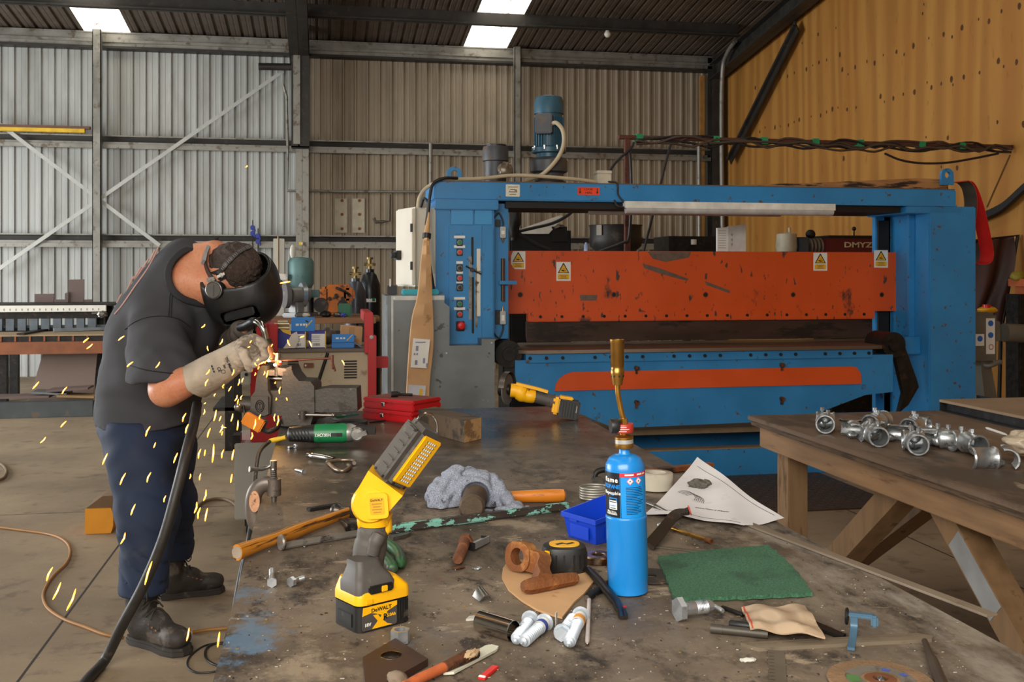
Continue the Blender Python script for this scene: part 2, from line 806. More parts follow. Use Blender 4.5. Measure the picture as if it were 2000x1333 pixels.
clad = cladding('wall_cladding', 'a3a4a0', 'b9bab5', '8c897f')
m = M(clad)
pr = ribs(LX, WX)
vs = [(x, WY - h, z) for x, h in pr for z in (0, RZ + .05)] + [(LX, WY + .05, 0), (LX, WY + .05, RZ + .05), (WX, WY + .05, 0), (WX, WY + .05, RZ + .05)]
k = len(pr)
xcol = px(600, WY)
clad2 = cladding('wall_cladding_brown', '948774', 'a89a85', '7d705c')
for i in range(k - 1):
    m.use(clad if pr[i][0] < xcol else clad2)
    m.add(vs[2 * i:2 * i + 4], [(0, 2, 3, 1)])
m.add(vs[2 * k:], [(0, 1, 3, 2)])
# patched panel with rusty washers
m.use(mat('pale_patch', 'c4bba6', .6, .1))
for uc in (666, 700):
    a, b = PY(uc - 12, 388, WY - .035), PY(uc + 12, 455, WY - .035)
    m.b2((a.x, WY - .036, b.z), (b.x, WY - .031, a.z))
m.use(mat('rusty_washer', '8a5a2c', .8, .2))
for uc in (668, 702):
    for v in (392, 419, 447):
        c = PY(uc, v, WY - .04)
        m.cyl((c.x, WY - .045, c.z), (c.x, WY - .034, c.z), .024, n=14)
struct('wall_back', m)

# the plywood lining of the right wall, with its rows of knots
m = M(plywood())
m.b2((WX, -1.5, 0), (WX + .03, WY - .1, 7.6))
m.use(mat('wood_knot', '52300f', .7, 0, .3, 40))
knots = [(640, 435), (680, 425), (718, 405), (785, 385), (820, 365), (855, 350), (898, 335), (972, 305), (950, 155), (850, 190), (762, 240), (985, 390), (1018, 415),
         (1057, 375), (1123, 342), (1165, 350), (1214, 307), (1287, 290), (1330, 305), (1382, 257), (1468, 212), (1550, 190), (1597, 205), (1652, 155), (1745, 108), (1803, 120),
         (1873, 62), (1972, 32), (470, 750), (525, 735), (555, 712), (610, 712), (640, 705), (685, 697), (717, 680), (745, 668), (812, 650), (865, 645), (898, 625), (930, 608), (962, 600),
         (1012, 610), (1062, 600), (1198, 540), (1220, 568), (1270, 548), (1325, 524), (1387, 512), (1458, 460), (1482, 490), (1537, 468), (1594, 442), (1602, 472), (1662, 428), (1750, 405),
         (1855, 342), (1885, 372), (1957, 347), (1850, 680), (1995, 690), (1452, 765), (1573, 770), (1600, 825), (993, 885), (1537, 930), (1625, 935), (1433, 75), (500, 490), (1440, 25)]
for i, (a, b) in enumerate(knots):
    c = PX(1300 + a * .3504, b * .3504, WX)
    r = (.017, .03, .022, .036)[i % 4]
    m.add([(WX - .0012, c.y + r * .75 * math.cos(t * .7854), c.z + r * (1 + .2 * math.sin(i + t)) * math.sin(t * .7854)) for t in range(8)], [tuple(range(8))])
struct('wall_right', m)

# left wall with its wide roller-door opening
m = M(clad)
for y0, y1, z0, z1 in ((4.6, 5.0, 0, 6.5), (13.7, WY, 0, 5.6), (5.0, 13.7, 3.9, 6.6), (-1.5, 4.6, 0, 7.4)):
    m.b2((LX - .06, y0, z0), (LX, y1, z1))
struct('wall_left', m)

m = M(clad)
m.b2((1.8, -1.56, 0), (WX, -1.5, 7.4))  # unseen front wall, added to keep light off the right side
m.b2((LX, -1.56, 4.6), (1.8, -1.5, 7.4))
struct('wall_front_light_block', m)

# roof sheets; two strips of them are translucent
roofm = cladding('roof_sheeting', '5b5046', '6e6156', '4a4038')
strips = []
for us in (((131, 10), (170, 66), (229, 14), (259, 70)), ((921, 49), (904, 98), (1009, 52), (988, 101))):
    p = [PR(*q).x for q in us]
    strips.append(((p[0] + p[1]) / 2, (p[2] + p[3]) / 2))
m = M(roofm)
cuts = [LX] + [x for s in strips for x in s] + [WX]
for a, b in zip(cuts[0::2], cuts[1::2]):
    pr = ribs(a, b)
    k = len(pr)
    vs = [(x, y, roof_z(y) + h) for x, h in pr for y in (-1.5, WY + .05)]
    m.add(vs, [(2 * i, 2 * i + 1, 2 * i + 3, 2 * i + 2) for i in range(k - 1)])
    m.add([(a, -1.5, roof_z(-1.5) + .08), (b, -1.5, roof_z(-1.5) + .08), (b, WY + .1, roof_z(WY) + .08), (a, WY + .1, roof_z(WY) + .08)], [(0, 1, 2, 3)])
struct('ceiling', m)

glow = bpy.data.materials.new('translucent_roof_sheet')
t = NT(glow)
nz = t.noise(t.coord((1, .6, 1)), 7, 6, .65)
e = t.mix(t.step(nz, .6, .66), (1, .95, .82, 1), (.1, .06, .025, 1))
t.l(e, t.b.inputs['Emission Color'])
t.b.inputs['Emission Strength'].default_value = 2.6
t.b.inputs['Base Color'].default_value = (.5, .47, .4, 1)
for i, (a, b) in enumerate(strips):
    m = M(glow)
    pr = ribs(a, b)
    vs = [(x, y, roof_z(y) + h) for x, h in pr for y in (-1.5, WY + .05)]
    m.add(vs, [(2 * j, 2 * j + 1, 2 * j + 3, 2 * j + 2) for j in range(len(pr) - 1)])
    struct('window_%d' % (i + 1), m)

# purlins, eave strut, girts, posts, column, rafters
tn = 0


def trim(m):
    global tn
    tn += 1
    return struct('trim_%d' % tn, m)


for y in (14.88, 13.45, 12.0, 10.6, 9.2):
    z = roof_z(y) - .01
    m = M(steel_galv if y < 14 else steel_dark)
    m.b2((LX, y, z - .2), (WX - .35, y + .012, z))
    m.b2((LX, y - .07, z - .2), (WX - .35, y, z - .188))
    m.b2((LX, y - .07, z - .2), (WX - .35, y - .06, z - .165))
    trim(m)
ez = RZ
m = M(steel_galv)
m.b2((LX, WY - .22, ez - .02), (WX, WY - .02, ez))
m.b2((LX, WY - .2, ez - .22), (WX, WY - .18, ez - .02))
m.use(steel_dark)
m.b2((LX, WY - .23, ez - .25), (WX, WY - .03, ez - .215))
m.use(steel_galv)
m.b2((LX, WY - .24, ez - .16), (WX, WY - .2, ez - .12))
trim(m)
for zt in (3.64, 2.15):
    m = M(steel_galv)
    m.b2((LX, WY - .22, zt - .018), (WX - .25, WY - .03, zt))
    m.b2((LX, WY - .2, zt - .2), (WX - .25, WY - .18, zt - .1))
    m.b2((LX, WY - .24, zt - .2), (WX - .25, WY - .2, zt - .185))
    m.b2((LX, WY - .245, zt - .2), (WX - .25, WY - .235, zt - .14))
    m.use(steel_dark)
    m.b2((LX, WY - .08, zt - .1), (WX - .25, WY - .06, zt - .018))  # dark strip painted as the shade inside the girt
    trim(m)
for u0, u1 in ((180, 197), (1005, 1018)):
    x0, x1 = px(u0, WY - .36), px(u1, WY - .36)
    m = M(steel_galv)
    m.b2((x0, WY - .36, 0), (x1, WY - .345, ez - .0))
    m.b2((x0, WY - .36, 0), (x0 + .012, WY - .25, ez))
    m.b2((x1 - .012, WY - .36, 0), (x1, WY - .25, ez))
    trim(m)
# portal column with its haunched rafter running overhead
x0, x1 = px(578, WY - .6), px(603, WY - .6)
m = M(steel_galv)
m.b2((x0, WY - .6, 0), (x1, WY - .585, 3.6))
m.b2(((x0 + x1) / 2 - .006, WY - .6, 0), ((x0 + x1) / 2 + .006, WY - .25, 5.0))
m.b2((x0, WY - .27, 0), (x1, WY - .25, 5.0))
xa = px(565, WY - .75)
m.use(steel_dark)
ys = WY - .6
for za, zb, yb in ((3.45, 5.35, WY - .78),):
    m.b2((xa + .03, yb, za), (x1 + .01, yb + .02, zb))
    m.b2(((xa + x1) / 2 - .01, yb, za), ((xa + x1) / 2 + .01, ys, zb))
    m.b2((xa + .03, yb, za), (x1 + .01, ys + .02, za + .02))
m.use(steel_galv)
m.b2((xa + .06, WY - .8, 3.5), (xa + .16, WY - .78, 4.95))
trim(m)


def rafter(xa, xb, drop, dep):
    m = M(steel_dark)
    xm = (xa + xb) / 2
    for a, b, z0, z1 in ((xa, xb, -drop, -drop + .014), (xa, xb, -drop + dep - .014, -drop + dep), (xm - .006, xm + .006, -drop, -drop + dep)):
        y0, y1 = -1.4, WY - .35
        vs = [(x, y, roof_z(y) + z) for x in (a, b) for y in (y0, y1) for z in (z0, z1)]
        m.add(vs, [(0, 1, 3, 2), (4, 6, 7, 5), (0, 4, 5, 1), (2, 3, 7, 6), (0, 2, 6, 4), (1, 5, 7, 3)])
    return trim(m)


rafter(xa, x1, .47, .26)
rafter(WX - .33, WX - .12, .47, .26)
cx0 = px(1391, WY - .4)
m = M(steel_dark)
m.b2((cx0, WY - .42, 0), (cx0 + .2, WY - .405, ez))
m.b2((cx0 + .09, WY - .42, 0), (cx0 + .105, WY - .2, ez))
m.b2((cx0, WY - .2, 0), (cx0 + .2, WY - .19, ez))
trim(m)
m = M(mat('timber_cover_strip', 'a87638', .7))
m.b2((cx0 - .09, WY - .09, 0), (cx0 - .01, WY - .04, ez - .3))
trim(m)
# knee brace beside the plywood
a, b = PX(1425, 312, WX - .12), PX(1556, 50, WX - .12)
m = M(steel_dark)
m.strap([a, b], .2, .02, (1, 0, 0))
m.strap([a + V((-.03, 0, 0)), b + V((-.03, 0, 0))], .03, .06, (1, 0, 0))
solo('knee_brace', m, 'dark steel knee brace sloping up to the rafter in front of the plywood wall', 'brace')

# wind braces on the back wall
for (u0, v0), (u1, v1), lab in (((-20, 228), (312, 480), 'pale steel wall brace falling to the right behind the welder'), ((-20, 538), (553, 139), 'long pale steel wall brace rising to the right towards the middle column')):
    off = .27 if v0 < v1 else .29
    m = M(mat('pale_brace_steel', 'b4b4ae', .45, .3, .1, 5))
    a, b = PY(u0, v0, WY - off), PY(u1, v1, WY - off)
    m.strap([a, b], .055, .012, (0, -1, 0))
    solo('diagonal_brace', m, lab, 'brace', 'wind braces on the back wall')


def pipe(name, pts, r, ma, lab, cat='pipe', smooth=0, group=None):
    m = M(ma)
    m.tube(spl(pts, smooth) if smooth else pts, r, 10)
    return solo(name, m, lab, cat, group)


yw = WY - .31
pipe('water_pipe', [PY(553, 165, yw), PY(560, 190, yw), PY(562, 290, yw), PY(562, 373, yw), PY(700, 374, yw), PY(820, 375, yw)], .022, steel_galv, 'thin grey pipe dropping beside the middle column then running right along the wall')
pipe('conduit', [PY(841, 280, yw), PY(841, 380, yw)], .03, steel_galv, 'short grey conduit hanging from the girt above the blue press', 'pipe')
pipe('conduit', [PY(1365, 285, yw), PY(1366, 480, yw)], .035, steel_galv, 'grey conduit on the back wall right of the red-brown post', 'pipe')
pipe('conduit', [PX(1436, 80, WX - .35), PX(1420, 105, WX - .35), PX(1411, 140, WX - .35), PX(1409, 250, WX - .35), PX(1411, 470, WX - .35)], .035, steel_galv, 'grey conduit bending over the rafter at the corner of the plywood wall', 'pipe', 6)
pipe('water_pipe', [PY(730, 426, yw), PY(734, 434, yw), PY(748, 433, yw), PY(760, 432, yw), PY(761, 380, yw)], .025, mat('dull_tap', '6a6258', .5, .5), 'small dull pipe and tap on the wall left of the beige cabinet', 'tap')
pipe('pipe_stub', [PY(505, 130, WY - .62), PY(575, 131, WY - .62)], .055, steel_dark, 'dark pipe stub sticking out left of the middle column top', 'pipe')
m = M(white_paint)
c = PR(1172, 52)
m.ball((c.x, 14.84, roof_z(14.88) - .26), .05)
m.cyl((c.x, 14.84, roof_z(14.88) - .22), (c.x, 14.84, roof_z(14.88) - .19), .03)
solo('light_fitting', m, 'small white round fitting under the roof purlin', 'lamp')
m = M(mat('yellow_bar', 'd8ae20', .5))
m.b2((PY(-30, 280, WY - .3).x, WY - .40, 3.645), (PY(168, 280, WY - .3).x, WY - .32, 3.70))
m.use(mat('brown_bar', '6a4a3a', .7))
m.b2((PY(-30, 280, WY - .3).x, WY - .40, 3.70), (PY(178, 280, WY - .3).x, WY - .32, 3.74))
solo('yellow_pole', m, 'yellow striped bar lying along the girt at the far left', 'bar')

# ------------------------------------------------------------------ the big blue and orange folding press
Y0 = 7.4
blue = mat('press_blue_paint', '2d7fb9', .42, 0, .14, 2.5, '3a3a3c', .635, 5, d2='5b4838', d2a=.645, d2s=16, bump=.05)
orange = mat('press_orange_paint', 'd8531c', .45, 0, .1, 2, '4a3128', .605, 4.5, st=(1, 1, .6), d2='4a3a34', d2a=.625, d2s=22, d2st=(1, 1, .35))
guard_grey = mat('scratched_grey_steel', '767a7b', .42, .35, .2, 3, 'a3a6a6', .61, 5, d2='50504e', d2a=.63, d2s=9)
blade_brown = mat('blade_steel', '4a3830', .5, .5, .25, 5, '2e2622', .55, 8, st=(.3, 1, 1))
beige = mat('cabinet_beige', 'd6cebd', .5, 0, .06, 4, 'a89c86', .68, 7)
motor_blue = mat('motor_teal_paint', '2d5568', .45, .1, .15, 8, '4d4238', .6, 9)
motor_grey = mat('motor_grey_paint', '45464a', .5, .2, .2, 8, '5a4c40', .56, 9)
hose_beige = mat('beige_hose', 'b8a88c', .6, 0, .12, 12)
label_white = mat('white_label', 'e8e6e0', .5, 0, .05)
sign_yellow = mat('sign_yellow', 'e8b020', .5, 0, .06)
sign_black = mat('sign_black', '18140f', .5, 0, .1)
red_knob = mat('red_knob', 'd01a1c', .35)
green_knob = mat('green_knob', '0e7a4c', .35)
dark_gap = mat('black_and_gap_shade', '171514', .6, .1, .3, 12)  # black for small parts, also painted as shade in gaps and slots

press = thing('folding_press', 'large blue folding press with an orange upper beam and blue bed', 'press', (px(1370, Y0), Y0 + .4, 0))


def P_(name, m, par=press, **k): return part(name, m, par, w=True, **k)


def bx(m, u0, u1, v0, v1, y, dep, bv=.004):
    """box whose front face at depth line y fills the photo rectangle"""
    x0, x1 = px(u0, y), px(u1, y)
    um = (u0 + u1) / 2
    return m.b2((x0, y, pz(um, v1, y)), (x1, y + dep, pz(um, v0, y)), bv)


# top beam
ztop, zbt = 2.222, 2.088
xl, xr = px(848, Y0), px(1868, Y0)
m = M(blue)
m.b2((xl, Y0, zbt), (xr, Y0 + .62, ztop), .008)
m.b2((px(1340, Y0), Y0 - .006, zbt + .0), (xr, Y0, zbt + .012))
m.use(mat('beam_dust', '6b5a48', .9))
m.b2((xl + .01, Y0 + .004, ztop), (xr - .01, Y0 + .61, ztop + .006))
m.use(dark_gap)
m.b2((px(990, Y0), Y0 + .05, zbt - .05), (px(1765, Y0), Y0 + .6, zbt))  # black block standing in for the shaded gap under the beam
P_('top_beam', m)
# left column: box section, cap, side plate
xc0, xc1 = px(852, Y0), px(965, Y0)
m = M(blue)
m.b2((xc0, Y0 - .01, 0), (xc1, Y0 + .6, zbt), .006)
m.b2((xc0 - .008, Y0 - .04, 2.015), (px(972, Y0), Y0 + .6, zbt), .006)
bx(m, 963, 993, 398, 662, Y0 + .1, .5)
m.use(mat('blue_panel', '3b92cc', .4, 0, .08, 3, '4a4a48', .7, 6))
bx(m, 880, 925, 404, 440, Y0 - .014, .01)
bx(m, 926, 962, 404, 440, Y0 - .014, .01)
P_('left_column', m)
# right column with its web and flange
m = M(blue)
m.b2((px(1815, Y0), Y0, 0), (px(1907, Y0), Y0 + .66, zbt), .01)
xs = px(1815, Y0)
m.b2((xs - .05, Y0 + .2, .9), (xs, Y0 + .24, zbt), .004)
m.b2((xs - .14, Y0 + .56, .0), (xs, Y0 + .62, zbt), .004)
m.b2((xs - .2, Y0 + .0, 2.03), (px(1880, Y0), Y0 + .6, zbt), .006)
m.b2((xs - .14, Y0 + .12, .9), (xs, Y0 + .42, 1.04), .006)
m.b2((px(1722, Y0 + .6), Y0 + .56, .2), (px(1752, Y0 + .6), Y0 + .66, zbt))
m.use(dark_gap)
m.b2((xs - .125, Y0 + .54, .95), (xs - .03, Y0 + .559, 2.0))  # black panel standing in for the shaded recess beside the column
P_('right_column', m)
# base
m = M(blue)
m.b2((px(1010, Y0), Y0 - .02, 0), (px(1830, Y0), Y0 + .1, .21), .006)
m.b2((px(1010, Y0), Y0 + .75, 0), (px(1830, Y0), Y0 + .85, .34), .006)
m.use(mat('dusty_ledge', '8a7458', .9))
m.b2((px(1012, Y0), Y0 - .015, .21), (px(1828, Y0), Y0 + .095, .218))
m.b2((px(1012, Y0), Y0 + .2, .3), (px(1820, Y0), Y0 + .74, .34))
P_('base_frame', m)
# lower grey guard, an L around the control panel
g = [(757, 578), (868, 576), (868, 592), (878, 600), (878, 676), (941, 676), (941, 664), (966, 664), (966, 900), (757, 900)]
yg = Y0 - .22
pts = [(px(u, yg), pz(860, v, yg)) for u, v in g]
pts[-1] = (pts[-1][0], .02)
pts[-2] = (pts[-2][0], .02)
m = M(guard_grey)
m.prism(pts, -.2, 0, X=FY(0, yg, 0))
m.b2((pts[0][0], yg + .2, .02), (pts[0][0] + .1, yg + .65, pts[0][1]))
m.b2((pts[0][0] - .01, yg - .008, pts[0][1] - .06), (pts[0][0] + .006, yg + .3, pts[0][1]))
m.use(mat('pale_edge', 'b8b8b4', .4, .3))
m.b2((pts[0][0] + .03, yg - .004, pts[0][1] - .03), (pts[1][0], yg, pts[0][1]))
m.b2((pts[0][0] + .025, yg - .003, .1), (pts[0][0] + .04, yg, pts[0][1]))
m.use(zinc)
for u, v in ((770, 583), (850, 583), (872, 690), (960, 670)):
    c = PY(u, v, yg)
    m.cyl((c.x, yg - .008, c.z), (c.x, yg, c.z), .006, n=8)
P_('lower_guard', m, label='grey scratched steel guard')
# beige electrical cabinet
m = M(beige)
za, zb = pz(812, 560, Y0), pz(812, 405, Y0)
fp = [(px(853, Y0 + .05), Y0 + .05), (px(853, Y0 + .5), Y0 + .5), (px(776, Y0 + .62), Y0 + .62), (px(777, Y0 + .3), Y0 + .3), (px(811, Y0 - .03), Y0 - .03), (px(813, Y0 + .05), Y0 + .05)]
m.prism(fp, za, zb)
cab = P_('electrical_cabinet', m, label='beige electrical cabinet')
m = M(beige)
a, b = V((*fp[4], 0)), V((*fp[3], 0))
d = (b - a).normalized()
n_ = V((-d.y, d.x, 0))
n_ = n_ if n_.x < 0 else -n_
fr = Matrix((d, n_, V((0, 0, 1)))).transposed().to_4x4()
L = (b - a).length
m.at(Matrix.Translation(a) @ fr)
m.b2((.01, .0, za + .01), (L - .01, .02, zb - .01), .004)
m.at()
dr = P_('door', m, cab)
m = M(black_plastic)
m.at(Matrix.Translation(a) @ fr)
m.box((L * .75, .035, (za * .6 + zb * .4)), (.07, .04, .07), .006)
m.cyl((L * .75, .05, za * .6 + zb * .4), (L * .75, .09, za * .6 + zb * .4), .022)
m.box((.02, .022, zb - .15), (.025, .01, .06))
m.box((.02, .022, za + .15), (.025, .01, .06))
m.at()
P_('rotary_switch', m, cab)
m = M(label_white)
bx(m, 843, 852, 535, 560, Y0 + .045, .005, 0)
P_('rating_label', m, cab)
# control panel
m = M(blue)
bx(m, 877, 941, 441, 673, Y0 - .03, .02, .002)
bx(m, 941, 963, 447, 660, Y0 - .024, .014, .002)
m.use(bare_steel)
bx(m, 916, 922, 501, 625, Y0 - .033, .004)
bx(m, 928, 933, 520, 640, Y0 - .033, .004)
m.use(dark_gap)
bx(m, 920.5, 925, 463, 518, Y0 - .036, .008)
bx(m, 921.5, 926, 541, 652, Y0 - .036, .008)
m.use(mat('slot_green', '1f5a3c', .6))
bx(m, 921.5, 923.5, 468, 510, Y0 - .037, .008)
bx(m, 922.5, 924.5, 548, 645, Y0 - .037, .008)
panel = P_('control_panel', m)
for v, ma in ((474, green_knob), (493, red_knob), (524, black_plastic), (543.5, red_knob), (562, black_plastic), (594, green_knob), (614, red_knob)):
    c = PY(897.5, v, Y0 - .03)
    m = M(black_plastic)
    m.box((c.x, c.y - .004, c.z), (.046, .012, .052), .003)
    m.use(bare_steel)
    m.cyl((c.x, c.y - .01, c.z), (c.x, c.y - .016, c.z), .0185)
    m.use(ma)
    m.cyl((c.x, c.y - .014, c.z), (c.x, c.y - .026, c.z), .0145)
    if ma is black_plastic:
        m.box((c.x, c.y - .028, c.z), (.008, .012, .026), .002)
    P_('push_button' if ma is not black_plastic else 'selector_knob', m, panel)
    m = M(label_white)
    w = .1 if v < 500 or v > 580 else .06
    m.box((c.x, c.y - .002, c.z + .0405), (w * .8, .004, .018))
    P_('button_label', m, panel)
c = PY(898.5, 637, Y0 - .03)
m = M(dark_steel)
m.box((c.x, c.y - .01, c.z), (.06, .03, .07), .004)
m.use(red_knob)
m.lathe([(0, .0), (.016, 0), (.016, .02), (.028, .024), (.03, .032), (.022, .042), (0, .045)], 20, FY(c.x + .002, c.y - .02, c.z + .004))
P_('emergency_stop', m, panel)
m = M(mat('worn_white_scale', 'ddd8ca', .5, 0, .05, 8, '5b4030', .6, 22))
a, b = PY(934, 486, Y0 - .03), PY(935, 618, Y0 - .03)
m.b2((a.x - .011, a.y - .004, b.z), (a.x + .016, a.y + .004, a.z), .002)
P_('scale', m, panel, label='worn white scale strip')
a, b = PY(910, 520, Y0 - .04), PY(940, 536, Y0 - .06)
m = M(dark_steel)
m.tube([a, b], .006)
m.tube([PY(922, 527, Y0 - .03), PY(922, 527, Y0 - .06)], .016, 14)
P_('pointer_lever', m, panel)
# limit switches, gauge rod
for v0, v1, lev in ((443, 465, 1), (608, 634, 0)):
    m = M(mat('switch_grey', 'b4b4b2', .4, .3))
    y = Y0 + .06
    bx(m, 977, 988, v0, v1, y, .04)
    m.use(label_white)
    bx(m, 979.5, 985.5, v0 + 8, v1 - 7, y - .004, .01, 0)
    m.use(black_plastic)
    bx(m, 968, 978, v0 - 14 if lev else v0 - 2, v0 if lev else v1, y + .02, .02)
    c0 = PY(982, v0 if lev else v1, y + .02)
    s_ = 1 if lev else -1
    m.tube(spl([c0, c0 + V((0, 0, .04 * s_)), c0 + V((-.03, 0, .1 * s_)), c0 + V((-.07, 0, .06 * s_))], 6), .006)
    m.use(brass)
    c1 = PY(982, v1 if lev else v0, y + .02)
    m.cyl(c1, c1 - V((0, 0, .035 * s_)), .01, .004)
    P_('limit_switch', m)
m = M(mat('brown_rod', '5a4030', .45, .5))
m.cyl(PY(982, 505, Y0 + .07), PY(982, 588, Y0 + .07), .014)
m.use(blue)
bx(m, 975, 1010, 549, 556, Y0 + .03, .03)
P_('gauge_rod', m)
# orange beam with bolted clamping strip and pale blade
yo = Y0 + .48
xo0, xo1 = px(1000, yo), px(1752, yo)
zo1, zo0 = pz(1000, 490, yo), pz(1030, 613, yo)
zs0 = pz(1028, 629, yo)
xs0, xs1 = px(1030, yo), px(1706, yo)
m = M(orange)
m.prism([(xo0 - .06, zo1), (xo0 - .06, zo0), (xo1, zo0), (xo1, zo1)], 0, .12, X=FY(0, yo + .12, 0))
for u in (1016, 1199, 1378, 1549, 1722):
    c = PY(u, 576, yo)
    m.use(dark_gap)
    m.cyl((c.x, yo - .002, c.z), (c.x, yo + .004, c.z), .019)
    m.use(mat('hole_rim', '8a4a28', .5, .3))
    m.tube([(c.x + .019 * math.cos(a), yo - .002, c.z + .019 * math.sin(a)) for a in [i * math.pi / 8 for i in range(16)]], .003, 6, closed=True)
m.use(mat('bare_scrape', '6f5d52', .5, .3, .2, 30))
m.prism([(px(1255, yo), pz(1255, 515, yo)), (px(1285, yo), pz(1285, 523, yo)), (px(1345, yo), pz(1345, 545, yo)), (px(1342, yo), pz(1342, 549, yo)), (px(1290, yo), pz(1290, 535, yo)), (px(1258, yo), pz(1258, 524, yo))][::-1], 0, .0015, X=FY(0, yo, 0))
m.prism([(px(1376, yo), pz(1376, 549, yo)), (px(1426, yo), pz(1426, 568, yo)), (px(1424, yo), pz(1424, 573, yo)), (px(1380, yo), pz(1380, 557, yo))][::-1], 0, .0015, X=FY(0, yo, 0))
m.prism([(px(1265, yo), zo1 - .004), (px(1350, yo), zo1 - .004), (px(1345, yo), zo1 - .05), (px(1300, yo), zo1 - .085), (px(1275, yo), zo1 - .06)][::-1], 0, .0015, X=FY(0, yo, 0))
m.prism([(px(1132, yo), zo0 + .145), (px(1167, yo), zo0 + .145), (px(1165, yo), zo0 + .1), (px(1134, yo), zo0 + .1)][::-1], 0, .0015, X=FY(0, yo, 0))
m.use(orange)
ram = P_('upper_beam', m, label='orange scratched upper beam')
m = M(orange)
m.b2((xs0, yo - .022, zs0), (xs1, yo + .05, zo0 + .012), .006)
m.use(dark_steel)
for i in range(17):
    x = xs0 + .1 + (xs1 - xs0 - .2) * i / 16
    m.cyl((x, yo - .03, zs0 + .04), (x, yo - .02, zs0 + .04), .012, n=8)
P_('clamping_strip', m, ram)
m = M(blade_brown)
za, zb = pz(1030, 668, yo + .05), zs0
m.prism([(0, zb), (.06, zb), (.06, za + .05), (.02, za), (0, za)], xs0, xs1 - .01, X=Matrix.Translation((0, yo + .01, 0)) @ Matrix(((0, 0, 1, 0), (1, 0, 0, 0), (0, 1, 0, 0), (0, 0, 0, 1))))
P_('clamping_blade', m, ram)
# warning signs on the beam
for u, v0, v1, cut in ((1012, 491, 526, 1), (1100.5, 512, 549, 0), (1602, 494, 529, 0), (1720.5, 489, 523, 0)):
    w = 28 if u < 1500 else 27
    a, b = PY(u - w / 2, v1, yo), PY(u + w / 2, v0, yo)
    m = M(label_white)
    h, ww = b.z - a.z, b.x - a.x
    m.at(FY((a.x + b.x) / 2, yo - .0005, (a.z + b.z) / 2))
    pl = [(-ww / 2, -h / 2), (ww / 2, -h / 2), (ww / 2, h / 2), (-ww / 2, h / 2)]
    if cut:
        pl = [(-ww / 2 + .03, -h / 2), (ww / 2, -h / 2), (ww / 2, h / 2), (-ww / 2 + .015, h / 2), (-ww / 2, h / 2 - .04), (-ww / 2, -h / 2 + .04)]
    m.prism(pl, 0, .0015)
    m.use(sign_black)
    q = ww * .4
    m.prism([(-q, -h * .09), (q, -h * .09), (.004, h * .44), (-.004, h * .44)], .001, .0022)
    m.use(sign_yellow)
    m.prism([(-q * .78, -h * .055), (q * .78, -h * .055), (0, h * .37)], .001, .003)
    m.prism([(-q, -h * .42), (q, -h * .42), (q, -h * .15), (-q, -h * .15)], .001, .003)
    m.use(sign_black)
    m.prism([(-q * .4, h * .04), (q * .1, -h * .01), (q * .25, h * .05), (-q * .3, h * .09)], .0025, .0036)
    m.prism([(q * .0, h * .1), (q * .15, h * .1), (q * .07, h * .2)], .0025, .0036)
    m.prism([(q * .28, h * .0), (q * .36, h * .0), (q * .36, h * .08), (q * .28, h * .08)], .0025, .0036)
    m.use(mat('faded_sign_print', '9a6c14', .6))
    for k_ in range(3):
        m.box((0, -h * (.2 + .08 * k_), .003), (q * (1.3 - .35 * (k_ == 1)), h * .035, .001))
    m.at()
    P_('warning_sign', m, ram, label='white and yellow hand hazard sticker')
# bed
yb = Y0 - .03
bedp = [(1006, 708), (1006, 768), (1060, 778), (1200, 837), (1560, 826), (1690, 772), (1744, 766), (1744, 698)]
zt_, = (pz(1025, 691, yb),)
pts = [(px(u, yb), pz(u, v, yb)) for u, v in bedp]
pts[0] = (pts[0][0], zt_ - .05)
pts[-1] = (pts[-1][0], zt_ - .05)
pts[3] = (pts[3][0], pz(1200, 837, yb))
pts[4] = (pts[4][0], pts[3][1] + .02)
m = M(blue)
m.prism(pts, -.16, 0, X=FY(0, yb, 0))
m.b2((px(1026, yb), yb - .02, zt_ - .07), (px(1702, yb), yb + .2, zt_), .004)
m.use(dark_gap)
xb0, xb1 = px(1034, yb), px(1694, yb)
for i in range(23):
    if i % 5 != 3:
        x = xb0 + (xb1 - xb0) * i / 22
        m.cyl((x, yb - .03, zt_ - .034), (x, yb - .018, zt_ - .034), .013, n=8)
bed = P_('bed', m)
m = M(mat('bed_plate_steel', '6e5c4c', .45, .4, .2, 4, '3d3029', .6, 6, st=(.4, 1, 1)))
m.prism([(px(1010, yb + .05), yb - .0), (px(1030, yb), yb - .05), (px(1716, yb), yb - .05), (px(1750, yb), yb + .1), (px(1740, yb + .5), yb + .8), (px(1020, yb + .6), yb + .8)], zt_, zt_ + .025)
P_('bed_plate', m, bed, label='brown steel bed plate')
m = M(mat('stripe_orange', 'd4521f', .42, 0, .08, 3, '5a3a2c', .7, 12))
ol = [(1083, 764), (1085, 751), (1092, 740), (1102, 732), (1116, 727), (1662, 716), (1672, 718), (1680, 730), (1681, 750)]
m.prism([(px(u, yb), pz(u, v, yb)) for u, v in ol], 0, .012, X=FY(0, yb - .0005, 0))
P_('orange_panel', m, bed, label='orange rounded panel')
for u, v in ((1243, 719), (1243, 786), (1527, 713), (1527, 779)):
    c = PY(u, v, yb - .012)
    m = M(rust)
    m.cyl(c + V((0, .02, 0)), c + V((0, -.03, 0)), .016, n=10)
    m.box(c + V((.0, .0, -.03)), (.016, .02, .03))
    P_('fixing_bolt', m, bed)
